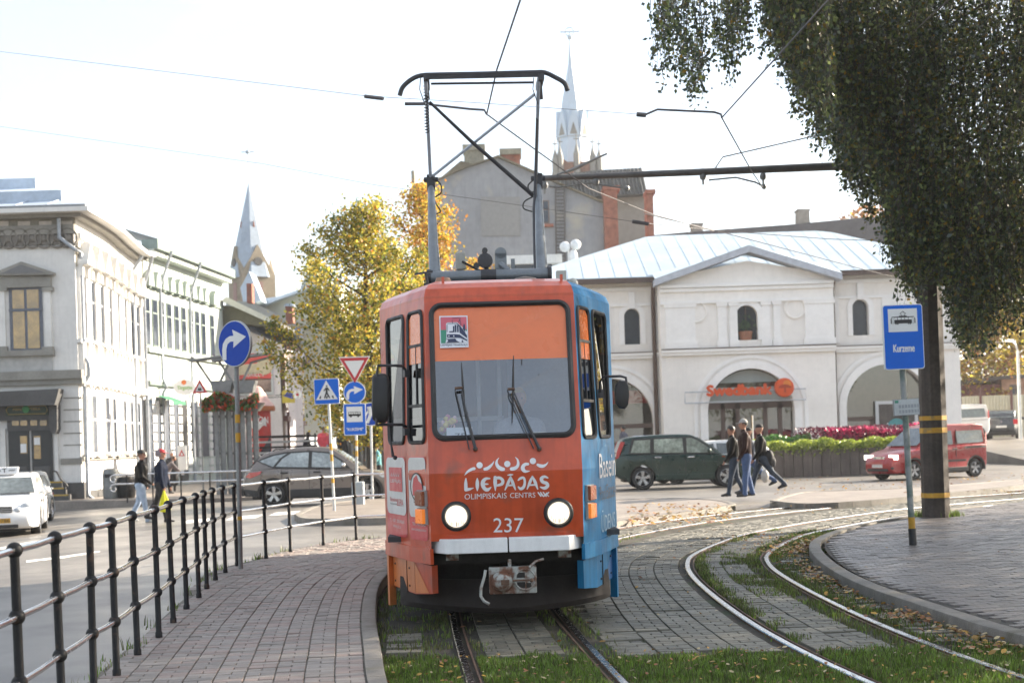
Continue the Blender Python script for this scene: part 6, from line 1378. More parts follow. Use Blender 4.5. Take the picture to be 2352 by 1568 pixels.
def car(name, label, loc, rz, sp, scale=1., group=None):
    """sp: lower outline top edge (rear to front), greenhouse outline, wheels, windows, lamps"""
    t = thing(name, label, 'car' if 'cat' not in sp else sp['cat'], loc, rz, group, scale)
    W = sp['w']/2; xf, xr, R = sp['xf'], sp['xr'], sp['R']; zb = sp['zb']; ar = R+.06
    # lower outline: along the bottom from the front to the rear with wheel arches, then over the top from rear to front
    top = sp['top']; bot = []
    fx, rx = top[-1][0], top[0][0]
    def archpts(cx): return [(cx+ar*cos(a), max(zb, R+ar*sin(a))) for a in np.linspace(math.asin((zb-R)/ar), pi-math.asin((zb-R)/ar), 13)]
    bot = [(fx-.10, zb)]+archpts(xf)+archpts(xr)+[(rx+.12, zb+.06)]
    outline = smoothpath([(x, z) for x, z in top], 3); outline = [tuple(p) for p in outline]+bot
    nose = sp.get('nose', .30); L2 = max(fx, -rx)
    def wy(x, y, z=0):
        k = 1-nose*max(0., (abs(x)-(L2-.75))/.75)**2.2*.55
        return y*k
    mb = MB(); rings = []
    for yy, d in ((-W+.0, .055), (-W+.012, .022), (-W+.06, .0), (W-.06, 0.), (W-.012, .022), (W, .055)):
        rings.append([Vector((x, wy(x, yy), z)) for x, z in off2(outline, d)])
    mb.loft(rings); body = mb.build('body', sp['paint'], t, smooth=32, local=True)
    # greenhouse
    gh = sp['green']; zb_ = gh[0][1]; tum = sp.get('tum', .22); Wg = W-.05
    def gy(z): return Wg-tum*max(0, z-zb_)
    G = [tuple(p) for p in smoothpath(gh, 3)]
    mb = MB(); rings = []
    for s, d in ((-1, .04), (-.985, .012), (-.93, 0), (.93, 0), (.985, .012), (1, .04)):
        rings.append([Vector((x, wy(x, s*gy(z)), z)) for x, z in off2(G, d)])
    mb.loft(rings); mb.build('cabin', sp['paint'], t, smooth=32, local=True)
    # side panes on both sides
    for s in (-1, 1):
        for w in sp['win']:
            pts = off2(w, .0); mb = MB(); mb.prism([Vector((x, wy(x, s*(gy(z)+.004)), z)) for x, z in pts], (0, s*.006, 0)); mb.build('window', sp.get('gm', carglass_side), t, local=True)
        if 'dlo' in sp:
            mb = MB(); mb.prism([Vector((x, wy(x, s*(gy(z)+.001)), z)) for x, z in sp['dlo']], (0, s*.002, 0)); mb.build('window_surround', trim_m, t, local=True)
    # windscreen and rear window
    for nm, (a, b), sgn in (('windscreen', sp['ws'], 1), ('rear_window', sp['rw'], -1)):
        A, B = np.array(a), np.array(b); d = B-A; nr = np.array([d[1], -d[0]]); nr = nr/np.linalg.norm(nr)
        if nr[0]*sgn < 0: nr = -nr
        A2, B2 = A+d*.06+nr*.02, B-d*.06+nr*.02; ya, yb = gy(A2[1])-.07, gy(B2[1])-.07
        P = [Vector((A2[0], -wy(A2[0], ya), A2[1])), Vector((A2[0], wy(A2[0], ya), A2[1])), Vector((B2[0], wy(B2[0], yb), B2[1])), Vector((B2[0], -wy(B2[0], yb), B2[1]))]
        mb = MB(); mb.prism(P, Vector((nr[0], 0, nr[1]))*.008); mb.build(nm, sp.get('wsm', carglass_side), t, local=True)
    # sill cladding and bumper skirts
    if sp.get('clad', True):
        for s in (-1, 1):
            mb = MB(); mb.box((xr+ar-.02, min(s*(W-.05), s*(W+.012)), zb-.01), (xf-ar+.02, max(s*(W-.05), s*(W+.012)), zb+sp.get('cladh', .14))); mb.build('sill_trim', sp.get('cladm', trim_m), t, local=True, bevel=.015)
    for s in (-1, 1):
        for cx in (xf, xr):
            mb = MB(); P0 = [Vector((cx+(ar+.0)*cos(a), s*(wy(cx, W)-.012), R+(ar)*sin(a))) for a in np.linspace(-.15, pi+.15, 17)]; P1 = [Vector((cx+(ar+sp.get('arch', .035))*cos(a), s*(wy(cx, W)+.004), R+(ar+sp.get('arch', .035))*sin(a))) for a in np.linspace(-.15, pi+.15, 17)]
            for i in range(16): mb.face(P0[i], P0[i+1], P1[i+1], P1[i]); mb.face(P0[i]+Vector((0, -s*.25, 0)), P0[i+1]+Vector((0, -s*.25, 0)), P0[i+1], P0[i])
            mb.build('wheel_arch', sp.get('archm', trim_m), t, local=True, smooth=50)
            # wheel
            wc = Vector((cx, s*(wy(cx, W)-.115), R)); wd = .105
            mb = MB(); mb.lathe([(R*.66, -wd), (R*.93, -wd), (R, -wd*.7), (R, wd*.7), (R*.93, wd), (R*.68, wd), (R*.66, wd*.8), (R*.62, wd*.3)], wc, 26, (0, s, 0)); wh = mb.build('wheel', tyre_m, t, local=True, smooth=40)
            mb = MB(); mb.lathe([(R*.665, wd*.92), (R*.64, wd*.95), (R*.60, wd*.6), (R*.60, wd*.3)], wc, 26, (0, s, 0), False); mb.lathe([(R*.60, wd*.18), (.02, wd*.18)], wc, 20, (0, s, 0)); mb.mi = 1
            ns = sp.get('spokes', 5)
            for k in range(ns):
                a = 2*pi*k/ns+.3; d = Vector((cos(a), 0, sin(a))); q = Vector((-sin(a), 0, cos(a))); y = Vector((0, s, 0))
                mb.prism([wc+d*R*.10+q*R*.10+y*wd*.75, wc+d*R*.10-q*R*.10+y*wd*.75, wc+d*R*.63-q*R*.15+y*wd*.88, wc+d*R*.63+q*R*.15+y*wd*.88], y*-.03)
            mb.lathe([(R*.16, wd*.72), (R*.14, wd*.85), (.01, wd*.86)], wc, 12, (0, s, 0))
            mb.build('rim', [rim_m if not sp.get('darkrim') else M('rim_dark', (.12, .12, .12), .5, .5), sp.get('rimm', rim_m)], wh, local=True, smooth=40)  # optional dark grey barrel and disc behind the spokes
    # under-body
    mb = MB(); mb.box((rx+.25, -W+.22, zb-.05), (fx-.25, W-.22, zb+.35)); mb.build('underbody', trim_m, t, local=True)
    # door seams, handles, mirrors
    for s in (-1, 1):
        for x, z0, z1 in sp.get('seams', ()):
            mb = MB(); mb.box((x-.006, min(s*(W-.02), s*(W+.0015)), z0), (x+.006, max(s*(W-.02), s*(W+.0015)), z1)); mb.build('door_seam', trim_m, t, local=True)
        for x, z in sp.get('handles', ()):
            mb = MB(); mb.obox((x, s*(wy(x, W)+.012), z), (.10, 0, 0), (0, .016, 0), (0, 0, .022)); mb.build('door_handle', sp.get('hm', sp['paint']), t, local=True, bevel=.01)
        if 'mirror' in sp:
            x, z = sp['mirror']; mb = MB(); mb.ball((x, s*(W+.10), z), (.07, .10, .085), 10, 6); mb.tube([(x, s*(W-.04), z-.06), (x, s*(W+.06), z-.02)], .03, 6); mb.build('mirror', sp.get('mm', sp['paint']), t, local=True, smooth=60)
        for nm, pts, m_, pr in sp.get('side_lamps', ()):
            mb = MB(); mb.prism([Vector((x, wy(x, s*(W-.0)), z)) for x, z in pts], (0, s*pr, 0)); mb.build(nm, m_, t, local=True)
    for nm, x, y0, y1, z0, z1, th, m_, both in sp.get('boxes', ()):
        for s in ((-1, 1) if both else (1,)):
            mb = MB(); mb.box((x, min(s*y0, s*y1), z0), (x+th, max(s*y0, s*y1), z1)); mb.build(nm, m_, t, local=True, bevel=.012)
    if 'rails' in sp:
        x0, x1, z = sp['rails']
        for s in (-1, 1):
            y = s*(gy(z)-.10); mb = MB(); mb.tube([(x0, y, z-.05), (x0+.1, y, z+.02), (x1-.1, y, z+.02), (x1, y, z-.05)], .018, 6); mb.build('roof_rail', chrome if sp.get('railc') else trim_m, t, local=True)
    return t
carglass_side = M('car_glass_dark', (.10, .12, .125), .06, var=.45, scale=1.1, spec=.8)
glass_pale = M('car_glass_pale', (.30, .34, .35), .06, var=.4, scale=1.3, spec=.8)
lens_r = M('tail_lens_red', (.40, .012, .015), .12, coat=.8, var=.04); lens_c = M('head_lens_clear', (.60, .62, .62), .1, .2, coat=1.0, var=.04); plate_m = M('plate_white', (.62, .62, .6), .5, var=.02)
lens_on = M('head_lens_lit', (.8, .78, .72), .15, emit=(1, .92, .8), es=1.2, coat=1.0)
# ---- brownish grey SUV crossing behind the railing (heading right)
pal = paint('paint_taupe', (.20, .172, .155), .35)
suv = dict(gm=glass_pale, w=1.82, xf=1.35, xr=-1.29, R=.345, zb=.26, paint=pal, nose=.35, tum=.24,
    top=[(-2.18, .45), (-2.20, .62), (-2.14, .86), (-2.02, 1.02), (-1.4, 1.08), (-.4, 1.05), (.5, 1.0), (1.05, .985), (1.55, .92), (1.95, .82), (2.16, .66), (2.20, .48), (2.18, .36)],
    green=[(-2.0, 1.0), (-1.93, 1.12), (-1.62, 1.47), (-1.3, 1.57), (-.6, 1.655), (.05, 1.65), (.42, 1.56), (.95, 1.20), (1.22, .98)],
    win=[[(-1.22, 1.13), (-.30, 1.09), (-.28, 1.515), (-.78, 1.50), (-1.02, 1.36)], [(-.20, 1.09), (.78, 1.05), (.62, 1.24), (.28, 1.46), (-.18, 1.515)], [(-1.70, 1.30), (-1.30, 1.13), (-1.10, 1.37), (-.90, 1.50), (-1.28, 1.44)]],
    dlo=[(-1.78, 1.31), (-1.28, 1.09), (-.30, 1.05), (.90, 1.02), (.66, 1.27), (.30, 1.50), (-.25, 1.56), (-.95, 1.54), (-1.35, 1.47)],
    ws=((1.16, 1.03), (.42, 1.56)), rw=((-1.99, 1.10), (-1.66, 1.43)), cladh=.22, arch=.07,
    seams=[(-.27, .42, 1.03), (.92, .45, .98), (-1.05, .75, 1.06)], handles=[(-.98, .95), (-.05, .95)], hm=trim_m, mirror=(.72, 1.12), mm=chrome, rails=(-1.35, .1, 1.60),
    side_lamps=[('tail_light', [(-2.10, .86), (-1.98, .98), (-1.60, 1.02), (-1.66, .93), (-1.95, .82)], lens_r, .012), ('headlight', [(1.62, .86), (1.98, .78), (2.05, .72), (1.80, .74)], lens_c, .012), ('bumper_corner', [(-2.12, .30), (-1.75, .30), (-1.72, .46), (-2.14, .52)], trim_m, .008)],
    boxes=[('licence_plate', 2.17, -.26, .26, .5, .61, .02, plate_m, False), ('bumper', -2.24, -.75, .75, .32, .52, .08, trim_m, False)])
g_ = gnd(742, 1152, zroad(-8)); 
car('grey_suv', 'brownish grey SUV crossing behind the black railing', (at(742, 1100, 41.2).x, 41.2, zroad(at(742, 1100, 41.2).x)), 0, suv)
# ---- dark green SUV right of the tram (heading right)
pg = paint('paint_dark_green', (.010, .034, .027), .3)
gsv = dict(gm=M('car_glass_greenish', (.26, .30, .26), .06, var=.5, scale=1.2, spec=.8), w=1.78, xf=1.36, xr=-1.27, R=.355, zb=.30, paint=pg, nose=.3, tum=.16,
    top=[(-2.10, .45), (-2.14, .62), (-2.10, .95), (-2.02, 1.08), (-1.2, 1.10), (0, 1.08), (.85, 1.05), (1.35, 1.02), (1.85, .95), (2.12, .84), (2.22, .66), (2.24, .50), (2.20, .38)],
    green=[(-2.05, 1.06), (-2.02, 1.2), (-1.86, 1.57), (-1.6, 1.65), (-.7, 1.70), (.1, 1.69), (.42, 1.60), (.95, 1.24), (1.22, 1.04)],
    win=[[(-1.62, 1.16), (-1.02, 1.14), (-1.0, 1.55), (-1.50, 1.54)], [(-.90, 1.14), (.02, 1.12), (.0, 1.57), (-.88, 1.56)], [(.12, 1.12), (.98, 1.10), (.88, 1.20), (.45, 1.50), (.28, 1.57), (.12, 1.57)]],
    dlo=[(-1.70, 1.12), (.1, 1.08), (1.06, 1.06), (.92, 1.23), (.46, 1.54), (.3, 1.61), (-1.56, 1.60)], archm=pg, arch=.09, cladm=pg, cladh=.16,
    ws=((1.18, 1.08), (.42, 1.60)), rw=((-2.04, 1.15), (-1.88, 1.54)), seams=[(-.96, .45, 1.10), (.06, .45, 1.08), (1.10, .60, 1.04)], handles=[(-.78, 1.0), (.24, .98)], hm=chrome, mirror=(.80, 1.16), rails=(-1.5, .15, 1.655), railc=True,
    side_lamps=[('tail_light', [(-2.09, .98), (-2.0, 1.02), (-1.80, 1.50), (-1.93, 1.52), (-2.06, 1.2)], lens_r, .012), ('headlight', [(1.75, .88), (2.08, .82), (2.14, .74), (1.85, .76)], lens_c, .012), ('side_repeater', [(1.20, .95), (1.30, .94), (1.30, .98), (1.20, .99)], amber, .012)],
    boxes=[('bumper', 2.16, -.8, .8, .38, .55, .09, trim_m, False), ('bumper', -2.20, -.8, .8, .38, .56, .09, trim_m, False)])
car('green_suv', 'dark green SUV driving right behind the walking men', (at(1563, 1090, 45.0).x, 45.0, zroad(0)), 0, gsv)
# ---- red van (heading left, turned to the camera)
prd = paint('paint_red', (.30, .004, .008), .0)
rv = dict(w=1.70, xf=1.32, xr=-1.39, R=.315, zb=.24, paint=prd, nose=.5, tum=.10, cat='van',
    top=[(-2.08, .45), (-2.12, .60), (-2.12, 1.0), (-2.10, 1.12), (-1.0, 1.12), (.2, 1.08), (.8, 1.05), (1.25, 1.02), (1.75, .92), (2.06, .78), (2.18, .58), (2.18, .42), (2.14, .32)],
    green=[(-2.10, 1.08), (-2.08, 1.3), (-1.98, 1.72), (-1.85, 1.79), (-1.0, 1.82), (-.1, 1.81), (.22, 1.72), (.72, 1.36), (1.20, 1.03)],
    win=[[(-1.90, 1.18), (-.62, 1.16), (-.60, 1.58), (-1.84, 1.60)], [(-.42, 1.14), (.82, 1.10), (.50, 1.36), (.22, 1.58), (-.40, 1.60)]],
    ws=((1.16, 1.08), (.20, 1.73)), rw=((-2.10, 1.2), (-1.99, 1.68)), seams=[(-.52, .40, 1.62), (.88, .42, 1.05)], handles=[(-.45, .98), (.02, .98)], hm=trim_m, mirror=(.66, 1.18), rails=(-1.7, .0, 1.80), rimm=M('rim_grey', (.25, .25, .26), .35, .8), arch=.06,
    side_lamps=[('side_moulding', [(-.95, .56), (.85, .56), (.85, .63), (-.95, .63)], trim_m, .012), ('door_rail', [(-2.02, 1.0), (-.9, 1.0), (-.9, 1.05), (-2.02, 1.05)], trim_m, .010), ('tail_light', [(-2.1, 1.1), (-2.0, 1.1), (-2.0, 1.5), (-2.08, 1.5)], lens_r, .012)],
    boxes=[('headlight', 1.96, .42, .78, .70, .86, .10, lens_on, True), ('grille', 2.06, -.26, .26, .72, .80, .06, chrome, False), ('licence_plate', 2.17, -.26, .26, .44, .55, .02, plate_m, False), ('air_intake', 2.13, -.5, .5, .32, .42, .05, trim_m, False), ('fog_lamp', 2.09, .5, .7, .38, .46, .06, trim_m, True)])
car('red_van', 'bright red passenger van passing behind the tram stop mast', (at(2130, 1090, 46.4).x, 46.4, zroad(0)), radians(180+27), rv, .96)
# ---- white taxi at the left edge, nose to the camera
pwh = paint('paint_white', (.66, .67, .68), .0)
tx = dict(w=1.73, xf=1.33, xr=-1.38, R=.315, zb=.20, paint=pwh, nose=.42, tum=.30, cat='taxi',
    top=[(-2.22, .40), (-2.26, .60), (-2.22, .88), (-2.1, .96), (-1.0, .95), (.3, .92), (.85, .90), (1.3, .86), (1.8, .78), (2.12, .66), (2.24, .48), (2.24, .34), (2.18, .24)],
    green=[(-2.15, .92), (-2.05, 1.12), (-1.80, 1.34), (-1.4, 1.42), (-.5, 1.45), (.05, 1.42), (.35, 1.34), (.85, 1.05), (1.12, .89)],
    win=[[(-1.72, 1.02), (-1.1, 1.00), (-1.08, 1.32), (-1.55, 1.30)], [(-1.0, 1.00), (-.16, .98), (-.14, 1.35), (-.98, 1.33)], [(-.06, .98), (.84, .94), (.62, 1.08), (.28, 1.30), (-.04, 1.35)]],
    ws=((1.06, .94), (.34, 1.345)), rw=((-2.1, 1.02), (-1.84, 1.30)), seams=[(-.11, .35, .93), (.78, .35, .90)], handles=[(-.85, .82), (.05, .80)], mirror=(.62, 1.02), rails=(-1.5, -.1, 1.43), railc=False, clad=False, arch=.01, archm=pwh,
    boxes=[('grille', 2.17, -.30, .30, .58, .72, .06, trim_m, False), ('licence_plate', 2.235, -.26, .26, .34, .45, .02, M('plate_yellow', (.55, .30, .02), .5, var=.02), False), ('fog_lamp', 2.10, .50, .72, .27, .36, .09, lens_on, True), ('air_intake', 2.19, -.42, .42, .22, .30, .05, trim_m, False)])
tpos = at(22, 1150, 34.5); trz = radians(-90+15)
taxi = car('taxi', 'white estate taxi with roof sign and yellow plate at the left edge', (tpos.x-.08, 34.5, zroad(tpos.x)), trz, tx)
for s in (-1, 1):   # twin oval headlamps
    for x, y, z, r in ((2.02, .60, .66, .15), (2.13, .42, .60, .105)):
        mb = MB(); mb.ball((x-.04, s*y, z), (.12, r*1.05, r*.85), 14, 8); mb.build('headlight', M('headlamp_grey', (.40, .42, .44), .15, .1, coat=1.0), taxi, local=True, smooth=60)
for k in range(3):
    mb = MB(); mb.box((2.215, -.29, .60+k*.045), (2.24, .29, .612+k*.045)); mb.build('grille_bar', chrome, taxi, local=True)
mb = MB(); put_text(mb, 'TX-8786', (2.262, -.24, .355), (0, 1, 0), (0, 0, 1), .48, .08); mb.build('plate_lettering', trim_m, taxi, local=True)
mb = MB(); mb.prism([(.06, -.30, 1.435), (.26, -.30, 1.42), (.22, -.27, 1.60), (.10, -.27, 1.60)], (0, .6, 0)); rs = mb.build('roof_sign', white, taxi, local=True, bevel=.02)
mb = MB(); mb.mi = 0; put_text(mb, 'T', (.262, -.05, 1.47), (0, 1, 0), (-.2, 0, 1), .10, .10)
for k in range(12): s_ = -1 if k < 6 else 1; mb.box((.24, s_*(.10+.025*(k % 6)), 1.50+.02*(k % 2)), (.25, s_*(.10+.025*(k % 6))+.02, 1.52+.02*(k % 2)))
mb.build('sign_print', trim_m, rs, local=True)
for s in (-1, 1):
    mb = MB(); mb.ball((.0, s*.36, 1.12), (.10, .10, .13), 8, 6); mb.tube([(0, s*.36, .7), (0, s*.36, 1.05)], .16, 8); mb.build('headrest', interior_m, taxi, local=True, smooth=60)
# ---- car standing behind the taxi: only its rear corner shows
pvs = paint('paint_silver', (.42, .46, .50), .4)
sil = dict(tx); sil.update(paint=pvs, cat='car', archm=pvs, boxes=[('bumper', -2.28, -.78, .78, .40, .52, .08, chrome, False)], side_lamps=[('tail_light', [(-2.22, .60), (-2.0, .62), (-2.0, .80), (-2.2, .82)], lens_r, .012)])
car('silver_car', 'pale silver car half hidden behind the taxi', (at(82, 1150, 39.5).x-.68, 39.5, zroad(at(70, 1150, 39.5).x)), radians(-90+8), sil)
# ---- white car beyond the walking men
wc_ = dict(tx); wc_.update(paint=pwh, cat='car', boxes=[('licence_plate', 2.235, -.26, .26, .34, .45, .02, plate_m, False)])
car('white_car', 'white hatchback mostly hidden behind the walking men', (at(1622, 1080, 49.3).x, 49.3, zroad(0)), radians(180+12), wc_)
# ---- dark hatchback parked on the right, tail to the camera
pdk = paint('paint_anthracite', (.045, .05, .058), .5)
hb = dict(w=1.72, xf=1.25, xr=-1.25, R=.31, zb=.24, paint=pdk, nose=.5, tum=.34,
    top=[(-1.95, .40), (-1.99, .60), (-1.93, .92), (-1.8, 1.02), (-.8, 1.0), (.3, .95), (.8, .92), (1.3, .88), (1.7, .78), (1.92, .60), (1.95, .42), (1.9, .32)],
    green=[(-1.85, .98), (-1.76, 1.18), (-1.48, 1.42), (-1.1, 1.48), (-.3, 1.49), (.1, 1.45), (.45, 1.32), (.85, 1.08), (1.1, .92)],
    win=[[(-1.45, 1.08), (-.55, 1.04), (-.5, 1.38), (-1.1, 1.37)], [(-.42, 1.04), (.7, 1.0), (.4, 1.26), (.1, 1.38), (-.4, 1.40)]],
    ws=((1.04, .96), (.44, 1.325)), rw=((-1.83, 1.06), (-1.50, 1.41)), seams=[(-.48, .4, .98)], handles=[(-.3, .9)], mirror=(.55, 1.05), arch=.01, clad=False,
    boxes=[('licence_plate', -2.0, -.26, .26, .58, .69, .02, plate_m, False), ('tail_light', -1.97, .58, .80, .74, 1.0, .10, lens_r, True), ('bumper', -2.0, -.7, .7, .28, .36, .06, trim_m, False), ('badge', -1.945, -.05, .05, .80, .90, .02, chrome, False)])
car('dark_hatchback', 'dark grey hatchback parked by the cream fence at the right edge', (at(2305, 980, 75).x, 75.0, .79), radians(90-22), hb, 1.0)
# ---- white van beside the bank corner: only its rear shows
wv = dict(rv); wv.update(paint=pwh, boxes=[], side_lamps=[('tail_light', [(-2.1, 1.1), (-2.0, 1.1), (-2.0, 1.5), (-2.08, 1.5)], lens_r, .02)], mm=pwh)
car('white_van', 'white van parked beside the bank corner, only its rear visible', (at(2168, 980, 72).x, 72.0, .78), radians(180), wv, 1.0)
# ================================================================== STREET FURNITURE
galv = M('galvanised', (.5, .52, .53), .4, .4)
galv_d = M('galvanised_dull', (.22, .225, .22), .5, .3, var=.2, scale=4, streak=.2)
yellow = M('yellow_band', (.50, .27, .02), .6, var=.15, dirt=(.3, .2, .06), dirt_amt=.15, dscale=9)
sblue = M('sign_blue', (.008, .055, .36), .55, var=.03, spec=.25); sblue2 = M('sign_blue_bright', (.006, .12, .58), .55, var=.03, spec=.25)
swhite = M('sign_white', (.68, .69, .68), .5, var=.03); sred = M('sign_red', (.45, .018, .025), .4, var=.03); sblack = M('sign_black', (.012, .012, .014), .5, var=.02)
sback = M('sign_back_grey', (.25, .26, .27), .5, .4)
castiron = M('railing_black_iron', (.010, .010, .011), .5, spec=.25, var=.25, scale=9, bump=.1, bscale=60, dirt=(.05, .03, .022), dirt_amt=.1, dscale=12)
brushed = M('railing_steel', (.66, .66, .67), .20, 1.0, var=.06, scale=10)
railing = thing('railing', 'black post railing with three bright steel rails along the left pavement', 'railing', PFEET[6])
ball_me = None; tops = []
for i, p in enumerate(PFEET):
    lean = random.gauss(0, .006); d = Vector((lean-.008, random.gauss(0, .006), 1)).normalized(); H = 1.06
    mb = MB(); mb.tube([p, p+d*.04, p+d*.05, p+d*H], [.030, .030, .0245, .0245], 12); post = mb.build('post', castiron, railing, smooth=50)
    js = [p+d*h for h in (1.06, .715, .375)]; tops.append(js)
    for j in js:
        mb = MB(); mb.ball(j, .043, 14, 9); mb.build('ball_joint', castiron, post, smooth=70)
for i in range(len(tops)-1):
    for k in range(3):
        a, b = tops[i][k], tops[i+1][k]; sag = Vector((0, 0, -.006)); mb = MB(); mb.tube([a, (a+b)/2+sag, b], .0185, 10, False); mb.build('rail', brushed, railing, smooth=70)
# ---- sign helper: board in a vertical plane through c, facing -n, turned by yaw (positive: right edge nearer)
class Board:
    def __init__(s, c, yaw=0., roll=0.):
        s.c = Vector(c); s.r = Vector((cos(yaw), -sin(yaw), 0)); s.u = Vector((0, 0, 1)); s.n = Vector((-sin(yaw), -cos(yaw), 0))
        if roll: s.r, s.u = s.r*cos(roll)+s.u*sin(roll), s.u*cos(roll)-s.r*sin(roll)
    def p(s, x, y, o=0.): return s.c+s.r*x+s.u*y+s.n*o
    def plate(s, pts, name, m, parent, th=.012, o=0.):
        mb = MB(); mb.prism([s.p(x, y, o) for x, y in pts], s.n*th); return mb.build(name, m, parent)
    def text(s, t, x, y, w, h, m, parent, o=.016, name='lettering'):
        mb = MB(); put_text(mb, t, s.p(x, y, o), s.r, s.u, w, h, bold=h*.035); return mb.build(name, m, parent)
def circ(r, n=32, cx=0, cy=0): return [(cx+r*cos(2*pi*i/n), cy+r*sin(2*pi*i/n)) for i in range(n)]
def rrec(w, h, r, cx=0, cy=0):
    out = []
    for sx, sy, a0 in ((1, 1, 0), (-1, 1, pi/2), (-1, -1, pi), (1, -1, 1.5*pi)): out += [(cx+sx*(w-r)+r*cos(a0+pi/2*k/4), cy+sy*(h-r)+r*sin(a0+pi/2*k/4)) for k in range(5)]
    return out
def pole(t, foot, top, r, m, bands=()):
    mb = MB(); mb.tube([foot, top], r, 12); p = mb.build('pole', m, t, smooth=60); f, tp = Vector(foot), Vector(top)
    for a, b in bands:
        mb = MB(); mb.tube([f.lerp(tp, a), f.lerp(tp, b)], r+.003, 12); mb.build('yellow_band', yellow, p, smooth=60)
    return p
ARROW = [(-.73, -.69), (-.50, -.69), (-.48, -.22), (-.40, .0), (-.22, .10), (-.02, .10), (-.04, -.18), (.75, .26), (-.08, .62), (-.01, .35), (-.26, .34), (-.50, .24), (-.68, .03), (-.74, -.25)]
# big round arrow sign by the railing
ft = gnd(553, 1305, 0); Ys = ft.y
t = thing('arrow_sign', 'large round blue turn-right sign on a grey pole beside the railing', 'sign', ft, group=None)
def frac(y, x=548): return (at(x, y, Ys).z)/(at(540, 838, Ys).z)
tp = at(541, 742, Ys); pole(t, ft, tp, .03, galv_d, [(frac(1064), frac(1046)), (frac(1027), frac(1011)), (frac(1212), frac(1205))])
B = Board(at(542.5, 789, Ys)+Vector((0, -.05, 0)), radians(36)); R_ = .298
bd = B.plate(circ(R_, 40), 'sign_plate', sback, t, .03, -.012); B.plate(circ(R_*.985, 40), 'sign_rim', swhite, bd, .004, .018); B.plate(circ(R_*.955, 40), 'sign_face', sblue, bd, .003, .022)
B.plate([(x*R_, y*R_*.98) for x, y in ARROW], 'arrow', swhite, bd, .003, .025)
# pedestrian crossing sign
ft = gnd(768, 1171, 0); Ys = ft.y
t = thing('crossing_sign', 'square blue pedestrian crossing sign on a banded pole left of the tram', 'sign', ft)
zt_ = at(751, 868, Ys).z; fr2 = lambda y: at(758, y, Ys).z/zt_
pole(t, ft, at(752, 868, Ys), .032, galv, [(fr2(1108), fr2(1098)), (fr2(1058), fr2(1042)), (fr2(1033), fr2(1017))])
B = Board(at(751, 898, Ys)+Vector((0, -.05, 0)), radians(4), radians(1.0)); h = .305
bd = B.plate(rrec(h, h, .04), 'sign_plate', swhite, t, .02, -.01); B.plate(rrec(h*.95, h*.95, .035), 'sign_face', sblue2, bd, .003, .010)
B.plate([(-.85*h, -.64*h), (.85*h, -.64*h), (0, .86*h)], 'triangle', swhite, bd, .003, .013)
for x0 in (-.60, -.08, .46): B.plate([(x0*h, -.56*h), ((x0+.12)*h, -.56*h), ((x0+.16-(.12 if x0 > 0 else 0))*h, -.34*h), ((x0+.06-(.14 if x0 > 0 else 0))*h, -.34*h)], 'stripe', sblack, bd, .002, .016)
mb = MB(); 
for pts in (circ(.07*h, 12, .03*h, .40*h), [(-.06*h, .30*h), (.12*h, .30*h), (.26*h, .05*h), (.20*h, .02*h), (.10*h, .16*h), (.08*h, -.10*h), (.28*h, -.52*h), (.18*h, -.54*h), (.0, -.22*h), (-.12*h, -.52*h), (-.24*h, -.52*h), (-.08*h, -.08*h), (-.06*h, .14*h), (-.20*h, .02*h), (-.25*h, .06*h)]): mb.prism([B.p(x, y, .017) for x, y in pts], B.n*.002)
mb.build('walking_figure', sblack, bd)
# give-way, arrow and bus stop signs on one pole
Ys = 38.0; zg0 = 0.
t = thing('sign_cluster', 'pole with give-way triangle, round arrow and bus stop sign left of the tram', 'sign', (at(819, 1130, Ys).x, Ys, -.14))
zt_ = at(815, 830, Ys).z+.14; fr2 = lambda y: (at(817, y, Ys).z+.14)/zt_
pole(t, (at(820, 1130, Ys).x, Ys, -.14), at(815, 830, Ys), .035, galv, [(fr2(1047), fr2(1034)), (fr2(1023), fr2(1010))])
B = Board(at(815, 850, Ys)+Vector((0, -.06, 0)), 0, 0); s_ = .40
tri = lambda k: [(-s_*k, s_*.87*k), (s_*k, s_*.87*k), (0, -s_*.87*k)]
bd = B.plate(tri(1.06), 'give_way_sign', swhite, t, .02, -.01); B.plate(tri(.98), 'border', sred, bd, .003, .010); B.plate([(x, y+.03) for x, y in tri(.66)], 'field', swhite, bd, .003, .013)
B = Board(at(815, 900, Ys)+Vector((0, -.06, 0)), 0); R_ = .30
bd = B.plate(circ(R_), 'arrow_plate', swhite, t, .02, -.01); B.plate(circ(R_*.93), 'sign_face', sblue2, bd, .003, .010); B.plate([(x*R_, y*R_*.9) for x, y in ARROW], 'arrow', swhite, bd, .003, .013)
B = Board(at(815.5, 962, Ys)+Vector((0, -.06, 0)), 0); w, h = .30, .425
bd = B.plate(rrec(w, h, .04), 'bus_stop_sign', swhite, t, .02, -.01); B.plate(rrec(w*.94, h*.955, .035), 'sign_face', sblue2, bd, .003, .010); B.plate(rrec(w*.71, .205, .004, 0, .135), 'picture_field', swhite, bd, .003, .013)
B.plate([(-.165, .09), (.165, .09), (.165, .165), (.155, .20), (-.165, .20)], 'bus_shape', sblack, bd, .002, .016)
for k in range(5): B.plate(rrec(.026, .02, .003, -.125+k*.062, .165), 'bus_window', swhite, bd, .002, .018)
for x in (-.1, .095): B.plate(circ(.03, 14, x, .085), 'bus_wheel', sblack, bd, .003, .017)
B.text('"KURZEME"', -.22, -.30, .44, .075, swhite, bd)
t = thing('footpath_sign', 'round blue pedestrian sign half hidden by the tram mirror', 'sign', (at(851, 1130, 40).x, 40, -.14)); pole(t, (at(855, 1130, 40).x, 40, -.14), at(851, 930, 40), .035, galv)
